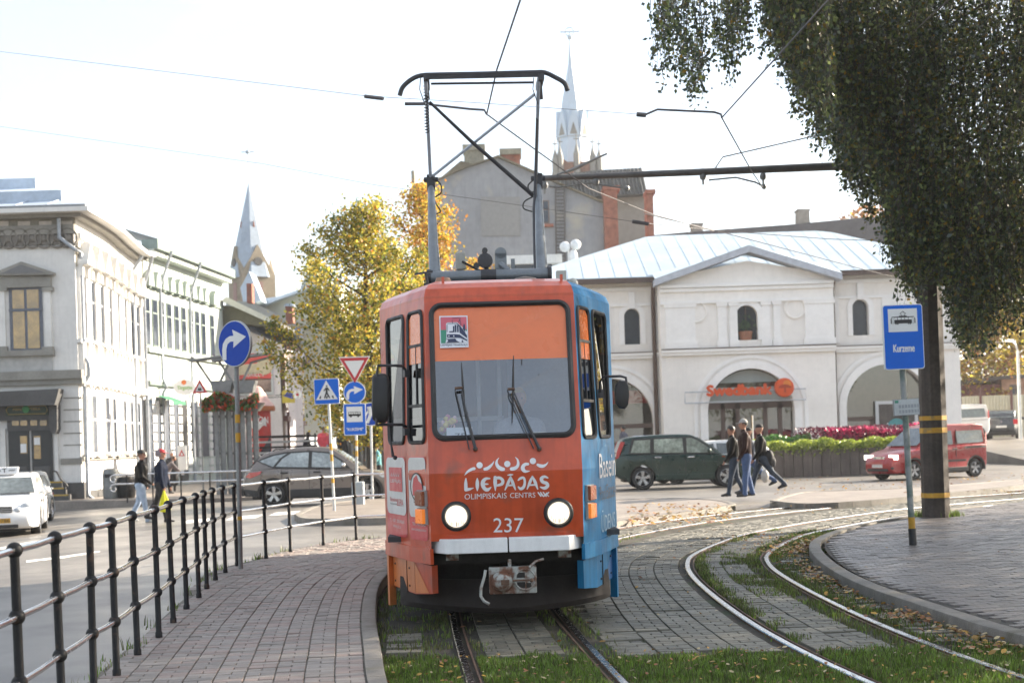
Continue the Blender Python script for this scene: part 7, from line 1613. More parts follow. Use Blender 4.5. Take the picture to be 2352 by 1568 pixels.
B = Board(at(852, 950, 40)+Vector((0, -.06, 0)), 0); bd = B.plate(circ(.33), 'sign_plate', swhite, t, .02, -.01); B.plate(circ(.31), 'sign_face', sblue, bd, .003, .01)
for pts in ([(-.10, .20), (.02, .22), (.05, .0), (-.06, -.26), (-.14, -.24), (-.05, .0)], [(-.16, .0), (-.06, .14), (-.04, .08), (-.14, -.06)]): B.plate(pts, 'walking_figure', swhite, bd, .003, .013)
# ---- tram stop sign and timetable
ft = gnd(2097, 1250, 0); Ys = ft.y; tp = at(2069, 780, Ys)
t = thing('tram_stop_sign', 'blue tram stop sign reading Kurzeme on a leaning green-grey pole', 'sign', ft)
pm = M('pole_green_grey', (.11, .15, .13), .55, .2, var=.4, scale=5, dirt=(.28, .29, .28), dirt_amt=.4, dscale=4)
zt_ = tp.z; fr2 = lambda y: at(2090, y, Ys).z/zt_
pole(t, ft, tp, .042, pm, [(fr2(1212), fr2(1186))]); mb = MB(); mb.tube([ft, Vector(ft).lerp(tp, .08)], .05, 10); mb.build('pole_foot', trim_m, t, smooth=60)
for kk in (.86, .90):
    q = Vector(ft).lerp(tp, kk)
B = Board(at(2070.5, 774, Ys)+Vector((-.0, -.08, 0)), radians(-7), radians(.9)); w, h = .272, .425
bd = B.plate(rrec(w, h, .035), 'sign_plate', swhite, t, .035, -.02); B.plate(rrec(w*.965, h*.975, .03), 'sign_face', sblue2, bd, .003, .015); B.plate([(-.74*w, .16*h), (.72*w, .16*h), (.72*w, .87*h), (-.74*w, .87*h)], 'picture_field', swhite, bd, .003, .018)
k_ = w; cy = .50*h
B.plate([(-.62*k_, cy-.13*k_), (.62*k_, cy-.13*k_), (.62*k_, cy+.08*k_), (.55*k_, cy+.20*k_), (.2*k_, cy+.20*k_), (.18*k_, cy+.24*k_), (-.18*k_, cy+.24*k_), (-.2*k_, cy+.20*k_), (-.55*k_, cy+.20*k_), (-.62*k_, cy+.08*k_)], 'tram_shape', sblack, bd, .002, .021)
for q in range(5): B.plate(rrec(.075*k_, .05*k_, .002, (-.36+.18*q)*k_, cy+.10*k_), 'tram_window', swhite, bd, .002, .023)
for x in (-.54, -.47, .47, .54): B.plate(rrec(.025*k_, .14*k_, .002, x*k_, cy+.02*k_), 'tram_door', swhite, bd, .002, .023)
for x in (-.36, -.27, .27, .36): B.plate(circ(.035*k_, 10, x*k_, cy-.15*k_), 'tram_wheel', sblack, bd, .002, .023)
mb = MB(); mb.tube([B.p(x*k_, cy+y*k_, .025) for x, y in ((-.06, .25), (-.14, .34), (0, .45), (.14, .34), (.06, .25))], .004, 4); mb.build('tram_pantograph', sblack, bd)
B.text('Kurzeme', -.54*w, -.46*h, 1.06*w, .23*h, swhite, bd, .019)
B = Board(at(2078, 934, Ys)+Vector((0, -.07, 0)), radians(-7), radians(2.0)); w, h = .178, .108
bd = B.plate([(-w, -h), (w, -h), (w, h), (-w, h)], 'timetable', sback, t, .02, -.01); B.plate([(-w*.94, -h*.92), (w*.94, -h*.92), (w*.94, h*.92), (-w*.94, h*.92)], 'timetable_sheet', M('timetable_paper', (.42, .45, .46), .35, var=.1, scale=8), bd, .003, .01)
B.plate([(-w*.88, h*.55), (-w*.6, h*.55), (-w*.6, h*.85), (-w*.88, h*.85)], 'route_tag', M('tag_green', (.03, .20, .13), .5), bd, .002, .013)
for i in range(7):
    for j in range(2): B.plate([(-w*.6+i*.042, h*(.3-.62*j)), (-w*.6+i*.042+.032, h*(.3-.62*j)), (-w*.6+i*.042+.032, h*(.36-.62*j)-.05), (-w*.6+i*.042, h*(.36-.62*j)-.05)], 'timetable_column', M('print_grey_blue', (.27, .29, .31), .5), bd, .001, .0135)
# ---- mast with bracket arm
ft = gnd(2150, 1186, 0); Ym = ft.y
mast = thing('tram_mast', 'dark weathered mast with yellow bands and long bracket arm', 'mast', ft)
conc = M('mast_dark', (.060, .048, .040), .8, var=.35, scale=2.5, streak=.45, bump=.35, bscale=25)
wb_ = (at(2181, 1180, Ym).x-at(2121, 1180, Ym).x)/2; wt_ = wb_*.72; Hm = 9.6
def octr(r, z, n=8): return [Vector((ft.x+r*1.06*cos(2*pi*i/n+pi/8), ft.y+r*1.06*sin(2*pi*i/n+pi/8), z)) for i in range(n)]
rad = lambda z: wb_+(wt_-wb_)*z/Hm
mb = MB(); mb.loft([octr(rad(0), -.1), octr(rad(Hm), Hm)]); mb.build('mast_shaft', conc, mast)
for y0, y1 in ((964, 954), (993, 981), (1141, 1130)):
    z0, z1 = at(2145, y0, Ym).z, at(2145, y1, Ym).z; mb = MB(); mb.loft([octr(rad(z0)+.004, z0), octr(rad(z1)+.004, z1)], True, False); mb.build('yellow_band', yellow, mast)
armpts = [at(2140, 377, Ym-.2), at(1900, 382, Ym-.2), at(1620, 394, Ym-.2), at(1238, 409, Ym-.2)]
am = M('arm_steel', (.13, .125, .12), .5, .4, var=.2)
mb = MB(); mb.tube(armpts, [.075, .07, .06, .048], 10); arm = mb.build('bracket_arm', am, mast, smooth=60)
mb = MB(); mb.tube([at(2140, 250, Ym-.2), at(1660, 360, Ym-.2), at(1640, 390, Ym-.2)], .012, 5); mb.build('stay_wire', am, mast)
for x, y in ((1250, 420), (1368, 412), (1614, 400), (1752, 400)):
    a = at(x, y-14, Ym-.2); mb = MB(); mb.tube([a, a-Vector((0, 0, .28))], .02, 6); mb.lathe([(.045, -.05), (.06, 0), (.045, .05)], a-Vector((0, 0, .14)), 8); mb.build('hanger', galv_d, arm)
for P in (((1262, 428), (1280, 430), (1355, 420), (1440, 432)), ((1628, 413), (1690, 407), (1735, 418), (1755, 428))):
    mb = MB(); mb.tube([at(x, y, Ym-.2) for x, y in P], .016, 6); mb.ball(at(*P[-1], Ym-.2), .05, 6, 4); mb.build('pull_off_rod', galv_d, arm)
mb = MB(); mb.tube([at(1280, 400, Ym-.2), at(1318, 388, Ym-.6), at(1372, 362, Ym-1.0), at(1395, 352, Ym-1.2)], [.014, .03, .02, .014], 6); mb.build('strain_insulator', galv_d, arm)
# ---- overhead wires
wirem = M('wire_dark', (.10, .095, .10), .6, 0., var=.05)
def wire(lab, pts, r=.0075, n=10, sag=0., bits=()):
    t = thing('overhead_wire', lab, 'wire', pts[0], group=None); P = []
    for a, b in zip(pts[:-1], pts[1:]):
        a, b = Vector(a), Vector(b)
        for k in range(n): f = k/n; P.append(a.lerp(b, f)-Vector((0, 0, sag*4*f*(1-f))))
    P.append(Vector(pts[-1])); mb = MB(); mb.tube(P, r, 5, False); mb.build('cable', wirem, t)
    for q in bits:
        mb = MB(); mb.tube([Vector(p) for p in q[0]], q[1], 6); mb.build(q[2], wirem, t, smooth=60)
    return t
wire('contact wire running over the orange tram pantograph into the distance', [(.75, 6, 5.45), at(1195, 0, 12.5), at(1141, 160, 14.65), at(1118, 262, 16.8), at(1352, 432, 22), at(1500, 492, 24.8), at(1640, 530, 28)], .009,
     bits=[([at(988, 240, 16.8), at(1080, 250, 16.8), at(1112, 252, 16.8), at(1118, 262, 16.8)], .014, 'pull_off_rod'), ([at(930, 238, 16.8), at(988, 238, 16.8)], .02, 'insulator')])
wire('contact wire in front of the birch above the right-hand track', [(3.6, 7, 5.5), at(1902, 0, 12.8), at(1658, 270, 17.4), at(1725, 390, 20.9), at(1752, 430, 23.5)], .009,
     bits=[([at(1482, 263, 17.4), at(1510, 251, 17.4), at(1640, 257, 17.4), at(1656, 262, 17.4), at(1658, 270, 17.4)], .014, 'pull_off_rod'), ([at(1462, 262, 17.4), at(1484, 264, 17.4)], .03, 'insulator')])
wire('upper span wire from the top left corner across to the pull-off by the birch', [at(-200, 100, 26), at(0, 118, 24), at(840, 220, 17.6), at(1100, 236, 17.4), at(1470, 262, 17.4)], .0035, bits=[([at(838, 221, 17.6), at(880, 226, 17.5)], .025, 'insulator')])
wire('lower span wire from the left edge passing behind the tram pantograph', [at(-200, 265, 36), at(0, 290, 34), at(600, 375, 28), at(860, 424, 25.5), at(1225, 475, 24.8), at(1480, 512, 25)], .0045, bits=[([at(1452, 508, 25), at(1490, 514, 25)], .035, 'insulator')])
wire('bright wire sloping down to the right in front of the bank roof', [at(1480, 490, 30), at(1640, 528, 31), at(2045, 634, 33), at(2200, 672, 34)], .010)
wire('thin wire stretched level in front of the bank roof ridge', [at(1480, 512, 27), at(1640, 528, 29), at(1900, 548, 30), at(2120, 556, 26)], .008)
# ---- far railing with scroll ends
fr = thing('low_railing', 'low steel handrail with scroll end on the far pavement edge', 'railing', (at(420, 1150, 47).x, 47, -.12)); Yr_ = 46.5
xs_ = [at(x, 1120, Yr_).x for x in (262, 291, 350, 415, 482, 550, 610)]; zr = -.12
for k, z in enumerate((.92, .62)):
    mb = MB(); mb.tube([(xs_[0], Yr_, zr+z), (xs_[-1], Yr_+.6, zr+z)], .03, 8); mb.build('rail', brushed, fr, smooth=60)
for x in xs_[1:]: mb = MB(); mb.tube([(x, Yr_+.05, zr), (x, Yr_+.05, zr+.9)], .025, 6); mb.build('post', castiron, fr)
for z in (.92, .62):
    c = Vector((xs_[0], Yr_, zr+z-.15)); P = [c+Vector((-(.15-.012*k*.6)*sin(.35*k), 0, (.15-.012*k*.6)*cos(.35*k))) for k in range(17)]; mb = MB(); mb.tube(P, .028, 6); mb.build('scroll', brushed, fr, smooth=60)
# ---- flower stand: grey slatted box with baskets of red flowers and Y-arms
Yf = 52.; fs = thing('flower_stand', 'grey slatted stand carrying baskets of red flowers beside the mint house', 'planter', (at(548, 1080, Yf).x, Yf, -.12)); slat = M('slat_grey', (.20, .205, .205), .7, var=.2)
for k in range(13):
    x = 500+k*7.6; a = at(x, 1092, Yf); b = at(x-3, 942, Yf); mb = MB(); yo = .35*(k % 2); mb.obox(Vector(((a.x+b.x)/2, Yf+yo, (b.z-.12)/2)), (.07, 0, 0), (0, .03, 0), (0, 0, (b.z+.12)/2)); mb.build('slat', slat, fs)
for y in (955, 1040): a, b = at(498, y, Yf), at(594, y, Yf); mb = MB(); mb.obox((a+b)/2+Vector((0, .2, 0)), (b-a)/2, (0, .04, 0), (0, 0, .05)); mb.build('crossbar', slat, fs)
for x in (500, 540, 585):
    a, b = at(x-22, 925, Yf), at(x+20, 942, Yf); mb = MB(); mb.prism([(a.x, Yf-.2, a.z), (b.x, Yf-.2, a.z), (b.x-.2, Yf-.2, b.z), (a.x+.2, Yf-.2, b.z)], (0, .7, 0)); mb.build('basket', M('basket_grey', (.16, .16, .15), .8), fs)
for x in (497, 548):
    p = at(x, 895, Yf+.3); mb = MB(); mb.tube([p-Vector((0, 0, 1.6)), p, p+Vector((-.7, 0, 1.1)), p+Vector((-.9, 0, 1.25))], .05, 6); mb.tube([p, p+Vector((.5, 0, 1.0)), p+Vector((1.3, 0, 1.2))], .05, 6); mb.obox(p+Vector((.1, 0, 1.2)), (1.0, 0, .1), (0, .3, 0), (0, 0, .04)); mb.build('arm', slat, fs)
    c = at(x+15, 880, Yf+.3); mb = MB(); mb.prism([c+Vector((-.42, -.3, .1)), c+Vector((.42, -.3, .1)), c+Vector((.3, -.3, -.35)), c+Vector((-.3, -.3, -.35))], (0, .6, 0)); mb.build('trough', slat, fs)
a, b = at(465, 945, Yf), at(590, 898, Yf)
flowers('basket_flowers', 'trailing red and orange geraniums spilling from the slatted stand', 3600, a.x, b.x, Yf-.5, Yf+.4, a.z, lambda x, y: (b.z-a.z)*(.75+.25*sin(x*4)), [leafmat('basket_green', (.05, .13, .025), .4, .4), leafmat('basket_green2', (.08, .16, .03), .4, .4), leafmat('basket_red', (.52, .06, .02), .4, .4)], .075)
# ---- advertising column
Yk = 60; c = at(596, 1050, Yk); col_ = thing('advert_column', 'red and black advertising column with pale conical roof', 'kiosk', (c.x, Yk, -.12)); rr = (at(625, 1000, Yk).x-at(568, 1000, Yk).x)/2
zt_ = at(596, 940, Yk).z
mb = MB(); n = 28; zs_ = [-.12, .7, 1.3, zt_]
mb.lathe([(rr, -.12), (rr, zt_)], (c.x, Yk, 0), 28); kb = mb.build('drum', M('column_red', (.36, .022, .02), .45, var=.1), col_, smooth=40)
mb = MB(); V = []
for i in range(12):
    a0, a1 = -pi*.5+.0+i*.11, -pi*.5+(i+1)*.11; f0, f1 = i/12, (i+1)/12; e = .012
    mb.face((c.x+(rr+e)*cos(a0), Yk+(rr+e)*sin(a0), .2+.9*(1-f0)*.0), (c.x+(rr+e)*cos(a1), Yk+(rr+e)*sin(a1), .2), (c.x+(rr+e)*cos(a1), Yk+(rr+e)*sin(a1), 1.2+.9*f1), (c.x+(rr+e)*cos(a0), Yk+(rr+e)*sin(a0), 1.2+.9*f0))
mb.build('advert_shape', M('column_black', (.02, .02, .035), .5), kb)
mb = MB(); 
for i in range(16):
    a0, a1 = -pi*.9+i*.13, -pi*.9+(i+1)*.13; e = .016; z = lambda a: 2.35+.12*sin(a*5)
    mb.face((c.x+(rr+e)*cos(a0), Yk+(rr+e)*sin(a0), z(a0)), (c.x+(rr+e)*cos(a1), Yk+(rr+e)*sin(a1), z(a1)), (c.x+(rr+e)*cos(a1), Yk+(rr+e)*sin(a1), z(a1)+.3), (c.x+(rr+e)*cos(a0), Yk+(rr+e)*sin(a0), z(a0)+.3))
mb.build('advert_wave', M('column_pale', (.5, .5, .5), .5), kb)
def coltext(s, a0, z, h, w):
    a_, fs_, tw, th = text_mesh(s); mb = MB(); mb.add([(c.x+(rr+.02)*cos(a0+p[0]/tw*w/rr), Yk+(rr+.02)*sin(a0+p[0]/tw*w/rr), z+p[1]/th*h) for p in a_], fs_); mb.build('lettering', white, kb)
coltext('ona', -pi*.72, .95, .3, .8); coltext('2018', -pi*.74, .35, .28, .8); coltext('LEMON', -pi*.78, zt_-.6, .3, 1.0)
mb = MB(); mb.lathe([(rr*1.35, zt_), (rr*1.35, zt_+.16), (rr*.9, zt_+.45), (rr*.3, zt_+.95), (.05, zt_+1.0)], (c.x, Yk, 0), 20); mb.build('column_roof', M('roof_rose', (.52, .33, .30), .7), col_, smooth=30); mb = MB(); mb.lathe([(rr*1.36, zt_-.06), (rr*1.40, zt_+.04), (rr*1.36, zt_+.14)], (c.x, Yk, 0), 20, (0, 0, 1), False); mb.build('roof_ring', M('ring_terracotta', (.30, .09, .03), .6), col_, smooth=40)
# ---- hanging and wall signs
def simple_sign(name, lab, x, y, Y, pts, m, extra=(), cat='sign', postto=None, r=.03):
    c = at(x, y, Y); t = thing(name, lab, cat, c); B = Board(c, 0); k = Y/FPX*SC*1.0; S_ = Y/FPX*SC  # metres per view pixel
    S_ = Y/FPX*(1024/2352)
    bd = B.plate([(a*S_, b*S_) for a, b in pts], 'sign_plate', m, t, .05, -.02)
    for i, (p2, m2) in enumerate(extra): B.plate([(a*S_, b*S_) for a, b in p2], 'sign_mark', m2, bd, .006, .03+.008*i)
    if postto is not None: mb = MB(); mb.tube([c+Vector((0, .06, -.2)), (c.x, Y+.06, postto)], r, 6); mb.build('post', galv_d, t)
    else: mb = MB(); mb.tube([c+Vector((0, .05, 0)), c+Vector((-1.2, .3, 0))], .02, 5); mb.build('bracket', iron, t)
    return t, B, bd, S_
t, B, bd, S_ = simple_sign('oval_sign', 'white oval hanging shop sign with orange dot by the mint house', 424, 888, 58, [(25*cos(a), 18*sin(a)) for a in np.linspace(0, 2*pi, 28, endpoint=False)], swhite, [(circ(5.5, 14, -1, 11), M('dot_orange', (.62, .16, .03), .5))]); B.text('Tirgoņu', -17*S_, -8*S_, 34*S_, 11*S_, M('sign_pale_green', (.25, .42, .14), .5), bd, .04)
simple_sign('warning_sign', 'triangular red-bordered warning sign seen left of the round arrow sign', 459, 888, 50, [(-17, -14), (17, -14), (0, 18)], sred, [([(-10, -10), (10, -10), (0, 9)], swhite), ([(-5, -8), (-2, 0), (0, -4), (2, 0), (5, -8)], sblack)], postto=-.12)
simple_sign('shop_sign', 'small blue and yellow shop sign on the timber house', 663, 910, 76, [(-15, -14), (14, -14), (14, 12), (-10, 16), (-15, 12)], M('shop_yellow', (.52, .40, .04), .5), [([(-12, 2), (10, -6), (12, 6), (-2, 12)], M('shop_blue', (.03, .05, .30), .5))])
simple_sign('round_shop_sign', 'round white hanging sign with a red centre beside the timber house', 683, 905, 74, circ(10, 20), M('sign_bright_white', (.75, .75, .75), .4), [(circ(3.5, 12), sred)])  # plain bright white plate
simple_sign('red_notice', 'small red square notice on a banded post left of the tram', 854, 990, 56, [(-8, -8), (8, -8), (8, 8), (-8, 8)], sred, [([(-5, 1), (5, 1), (5, 4), (-5, 4)], swhite)], postto=-.12)
# a-board, bins, box
t = thing('sandwich_board', 'white pavement sandwich board with a red warning triangle by the mint house', 'sign', (at(419, 1060, 56).x, 56, -.12)); B = Board(at(419, 1048, 56), 0); S_ = 56/FPX*(1024/2352); bd = B.plate([(-10*S_, -30*S_), (10*S_, -30*S_), (10*S_, 26*S_), (-10*S_, 26*S_)], 'board', swhite, t, .04); B.plate([(-8*S_, 2*S_), (6*S_, 2*S_), (-1*S_, 17*S_)], 'triangle', sred, bd, .01, .04); B.plate([(-4*S_, 4*S_), (3*S_, 4*S_), (-1*S_, 11*S_)], 'triangle', swhite, bd, .01, .05); mb = MB(); mb.obox(B.p(0, -2*S_, -.35), (9*S_, .05, 0), (0, .02, 0), (0, .15, 28*S_)); mb.build('back_board', sback, t)
for x, y, h, m_, lb in ((255, 1095, 62, galv_d, 'grey metal litter bin beside the corner house wall'), (290, 1090, 42, castiron, 'black rounded litter bin behind the walking men')):
    p = at(x, 1100, 51.5); t = thing('litter_bin', lb, 'bin', (p.x, 51.5, -.12)); hh = h*51.5/FPX*(1024/2352); mb = MB(); mb.lathe([(.28, -.12), (.30, .0), (.30, hh*.75), (.26, hh*.95), (.12, hh)], (p.x, 51.5, 0), 16); mb.build('bin_body', m_, t, smooth=40); mb = MB(); mb.obox((p.x, 51.2, hh*.72), (.14, 0, 0), (0, .02, 0), (0, 0, .06)); mb.build('bin_slot', sblack, t)
p = at(825, 1118, 37); t = thing('utility_box', 'small pale grey cabinet at the foot of the bus stop pole', 'cabinet', (p.x, 37, -.14)); a, b = at(808, 1133, 36.8), at(834, 1105, 36.8); mb = MB(); mb.box((a.x, 36.8, -.14), (b.x, 37.1, b.z)); cb = mb.build('cabinet_body', M('cabinet_grey', (.38, .42, .44), .6, var=.08), t, bevel=.02); mb = MB(); mb.box((a.x+.05, 36.785, -.05), (b.x-.05, 36.8, b.z-.06)); mb.build('cabinet_door', M('cabinet_grey2', (.34, .38, .40), .6, var=.08), cb)
# benches on the plaza
for i, (x, y, lb) in enumerate(((660, 1010, 'curved steel bench beyond the grey SUV near the advert column'), (640, 1030, 'steel bench nearer the advert column, behind the grey SUV'))):
    p = at(x, 1040, 62-4*i); t = thing('bench', lb, 'bench', (p.x, 62-4*i, .66)); Yb = 62-4*i
    for k in range(5):
        z = 1.1+.22*k; mb = MB(); mb.obox((p.x, Yb+.05*k, z), (1.3, 0, 0), (0, .05, 0), (0, 0, .04)); mb.build('slat', M('bench_steel', (.30, .31, .32), .4, .5) if k % 2 else castiron, t)
    for s in (-1, 1): mb = MB(); mb.tube([(p.x+s*1.2, Yb, .66), (p.x+s*1.2, Yb+.1, 1.3), (p.x+s*1.2, Yb+.25, 2.1)], .04, 6); mb.build('leg', castiron, t)
# plaza fence posts behind the signs
t = thing('slatted_screen', 'row of tall grey slatted screens under the yellow tree', 'fence', (at(840, 1060, 58).x, 58, -.12))
for k in range(22):
    x = 800+k*5.4; a = at(x, 1075, 58); zt_ = at(x, 985, 58).z+.2*sin(k*1.7); mb = MB(); mb.obox((a.x, 58+.3*(k % 2), (zt_-.12)/2), (.06, 0, 0), (0, .04, 0), (0, 0, (zt_+.12)/2)); mb.build('slat', slat, t)
# ================================================================== PEOPLE
skin_m = M('skin', (.36, .18, .12), .5, var=.06, scale=12); hair_dk = M('hair_dark', (.012, .010, .009), .5, var=.2); hair_bl = M('hair_blond', (.40, .27, .12), .5, var=.2); hair_br = M('hair_brown', (.07, .04, .025), .5, var=.2)
shoe_k = M('shoe_black', (.012, .012, .012), .5); sole_w = M('shoe_white', (.5, .5, .48), .6)
def cloth(name, col, rough=.8, **k): return M(name, col, rough, var=.18, scale=9, bump=.5, bscale=14, **k)
def remesh(mb, voxel, smooth_it=4):
    me = bpy.data.meshes.new('tmp'); me.from_pydata(mb.v, [], mb.f); ob = bpy.data.objects.new('tmp', me); COL.objects.link(ob)
    r = ob.modifiers.new('r', 'REMESH'); r.mode = 'VOXEL'; r.voxel_size = voxel; s = ob.modifiers.new('s', 'SMOOTH'); s.factor = .5; s.iterations = smooth_it
    dg = bpy.context.evaluated_depsgraph_get(); out = bpy.data.meshes.new_from_object(ob.evaluated_get(dg)); bpy.data.objects.remove(ob); bpy.data.meshes.remove(me); return out
def person(label, loc, rz, h=1.75, legs=((25, 10), (-20, 30)), arms=((-15, 20), (15, 25)), jacket=None, trousers=None, shoes=shoe_k, hair=None, head_yaw=0., head_pitch=0., coat=.0, hood=False, bulk=1., skirt=None, voxel=.016, lean=3, cap=None, hands_pocket=False, group=None):
    """walking figure facing local +X; legs: (hip swing, knee bend) left and right, arms: (shoulder swing, elbow bend); degrees, forward positive"""
    t = thing('person', label, 'person', loc, rz, group); k = h/1.75; bulk *= 1.25; mb = MB(); bones = []
    def bone(tag_, a, ra, b, rb): bones.append((tag_, Vector(a), Vector(b), max(ra, rb))); mb.capsule(a, ra, b, rb, 10)
    J = {}; hip = Vector((0, 0, .92*k))
    def rot(v, deg): return Matrix.Rotation(radians(-deg), 3, 'Y') @ v      # swing in the walking plane
    lo = 9
    for s, (sw, kn) in zip((1, -1), legs):
        hp = hip+Vector((0, s*.095*k, 0)); kneep = hp+rot(Vector((0, 0, -.44*k)), sw); ank = kneep+rot(Vector((0, 0, -.42*k)), sw-kn); lo = min(lo, ank.z-.075*k); J[s] = (hp, kneep, ank, sw-kn)
    dz = Vector((0, 0, -lo))
    for s in (1, -1):
        hp, kneep, ank, a = J[s]; hp, kneep, ank = hp+dz, kneep+dz, ank+dz
        bone('leg', hp, .092*k*bulk, kneep, .070*k); bone('leg', kneep, .070*k, ank, .056*k)
        toe_p = 0 if a > -25 else (a+25)*.7
        f = rot(Vector((.17*k, 0, -.02*k)), toe_p); heel = ank+Vector((-.03*k, 0, -.04*k)); bone('shoe', heel, .042*k, ank+f+Vector((0, 0, -.035*k)), .034*k); bone('shoe', ank+Vector((0, 0, -.02*k)), .045*k, ank+f*.6+Vector((0, 0, -.03*k)), .042*k)
    hip = hip+dz; up = rot(Vector((0, 0, 1)), -lean*-1) if False else Vector((sin(radians(lean)), 0, cos(radians(lean))))
    che = hip+up*.38*k; neck = hip+up*.56*k; sh = hip+up*.50*k
    for yy in (-.06, .06):
        bone('jacket', hip+Vector((0, yy*k, -.02*k)), .105*k*bulk, hip+up*.22*k+Vector((0, yy*k*1.1, 0)), .100*k*bulk); bone('jacket', hip+up*.22*k+Vector((0, yy*k*1.1, 0)), .100*k*bulk, che+Vector((0, yy*k*1.5, 0)), .108*k*bulk)
    bone('jacket', sh+Vector((0, -.155*k, -.01*k)), .062*k*bulk, sh+Vector((0, .155*k, -.01*k)), .062*k*bulk); bone('jacket', sh+Vector((0, -.08*k, .03*k)), .055*k, sh+Vector((0, .08*k, .03*k)), .055*k)
    if coat > 0:
        for yy in (-.07, .07): bone('jacket', hip+Vector((0, yy*k, 0)), .115*k*bulk, hip+Vector((-.02*k, yy*k*1.2, -coat)), .125*k*bulk)
    bone('skin', neck-up*.04*k, .052*k, neck+up*.09*k, .050*k); bone('jacket', neck-up*.05*k, .068*k, neck+up*.015*k, .064*k)
    # head with face, turned on the neck
    hc = neck+up*.175*k; q = Matrix.Rotation(radians(head_yaw), 3, 'Z') @ Matrix.Rotation(radians(head_pitch), 3, 'Y'); hd = lambda x, y, z: hc+q @ Vector((x*k, y*k, z*k))
    n0 = len(mb.v); mb.ball(hd(-.008, 0, .02), (.095*k, .076*k, .105*k), 14, 9); bones.append(('skin', hc, hc+Vector((0, 0, .02)), .1*k))
    bone('skin', hd(.045, 0, -.055), .048*k, hd(.055, 0, -.078), .030*k); bone('skin', hd(.088, 0, .012), .010*k, hd(.106, 0, -.022), .014*k); bone('skin', hd(.075, -.03, .03), .016*k, hd(.075, .03, .03), .016*k); bone('skin', hd(.082, -.018, -.058), .011*k, hd(.082, .018, -.058), .011*k)
    for s in (-1, 1): bone('skin', hd(-.005, s*.077, .02), .010*k, hd(-.012, s*.082, -.015), .012*k)
    # arms with hands and fingers
    H = {}
    for s, (sw, el) in zip((1, -1), arms):
        a = sh+Vector((0, s*.185*k, -.02*k)); e = a+rot(Vector((0, s*.05*k, -.285*k)), sw); w = e+rot(Vector((0, -s*.02*k if not hands_pocket else -s*.06*k, -.25*k)), sw+el); H[s] = w
        bone('jacket', a, .058*k*bulk, e, .047*k*bulk); bone('jacket', e, .047*k*bulk, w, .036*k)
        d = (w-e).normalized(); pm_ = w+d*.055*k; bone('skin', w, .026*k, w+d*.07*k, .030*k); fw = rot(Vector((1, 0, 0)), sw+el)
        if not hands_pocket:
            for i, (o, ln) in enumerate(((-.024, .062), (-.008, .072), (.008, .070), (.023, .058))):
                b0 = w+d*.085*k+fw*(o*k); b1 = b0+d*(ln*.5*k); b2 = b1+(d*.6-Vector((0, s, 0))*.6).normalized()*(ln*.55*k); bone('skin', b0, .0095*k, b1, .009*k); bone('skin', b1, .009*k, b2, .008*k)
            th = w+d*.03*k+fw*.022*k; bone('skin', th, .011*k, th+(d*.6+fw*.7).normalized()*.05*k, .009*k)
    me = remesh(mb, voxel); me.name = 'body'
    V = np.empty(len(me.vertices)*3); me.vertices.foreach_get('co', V); V = V.reshape(-1, 3); C = np.empty(len(me.polygons)*3); me.polygons.foreach_get('center', C); C = C.reshape(-1, 3)
    tags = ['jacket', 'leg', 'skin', 'shoe']; best = np.full(len(C), 9.); mi = np.zeros(len(C), int)
    for tg, a, b, r in bones:
        a, b = np.array(a), np.array(b); ab = b-a; tt = np.clip(((C-a) @ ab)/(ab @ ab+1e-9), 0, 1); d = np.linalg.norm(C-(a+tt[:,None]*ab), axis=1)-r
        m_ = d < best; best[m_] = d[m_]; mi[m_] = tags.index(tg)
    for m_ in (jacket, trousers, skin_m, shoes): me.materials.append(m_)
    me.polygons.foreach_set('material_index', mi.astype(np.int32)); me.polygons.foreach_set('use_smooth', [True]*len(me.polygons)); me.update()
    o = bpy.data.objects.new('body', me); COL.objects.link(o); o.parent = t
    # eyes
    for s in (-1, 1):
        m2 = MB(); m2.ball(hd(.084, s*.031, .018), .010*k, 8, 5); m2.build('eye', sblack, t, local=True)
    if hair is not None:
        m2 = MB(); N_ = 14; rings = []
        for i in range(7):
            ph = i/6*radians(112); r0 = 1.09; ring = []
            for j in range(N_):
                a = 2*pi*j/N_; front = max(0, cos(a)); pp = min(ph, radians(62)) if front > .5 else ph; ring.append(hd(-.008+.095*r0*sin(pp)*cos(a), .076*r0*sin(pp)*sin(a), .02+.105*r0*cos(pp)+.004*sin(7*a)))
            rings.append(ring)
        rings[0] = [rings[0][0]*0+hd(-.008, 0, .02+.116) for _ in range(N_)]
        m2.loft(rings, True, False); m2.build('hair', hair, t, local=True, smooth=70)
    if cap is not None:
        cm, bm = cap; m2 = MB(); rings = []
        for i in range(6):
            ph = i/5*radians(88); rings.append([hd(-.008+.105*sin(ph)*cos(2*pi*j/16), .086*sin(ph)*sin(2*pi*j/16), .035+.100*cos(ph)) for j in range(16)])
        m2.loft(rings, True, False); cp_ = m2.build('cap', cm, t, local=True, smooth=70)
        if bm is not None:
            m2 = MB(); P = [hd(.075+.0*1, y, .04) for y in (-.065, -.03, 0, .03, .065)]; Q = [hd(.175-.06*(abs(y)/.065)**2, y*.95, .028) for y in (-.065, -.03, 0, .03, .065)]
            for i in range(4): m2.face(P[i], P[i+1], Q[i+1], Q[i]); m2.face(*[v+Vector((0, 0, -.008)) for v in (Q[i], Q[i+1], P[i+1], P[i])]); 
            for i in range(4): m2.face(Q[i], Q[i+1], Q[i+1]+Vector((0, 0, -.008)), Q[i]+Vector((0, 0, -.008)))
            m2.build('peak', bm, cp_, local=True)
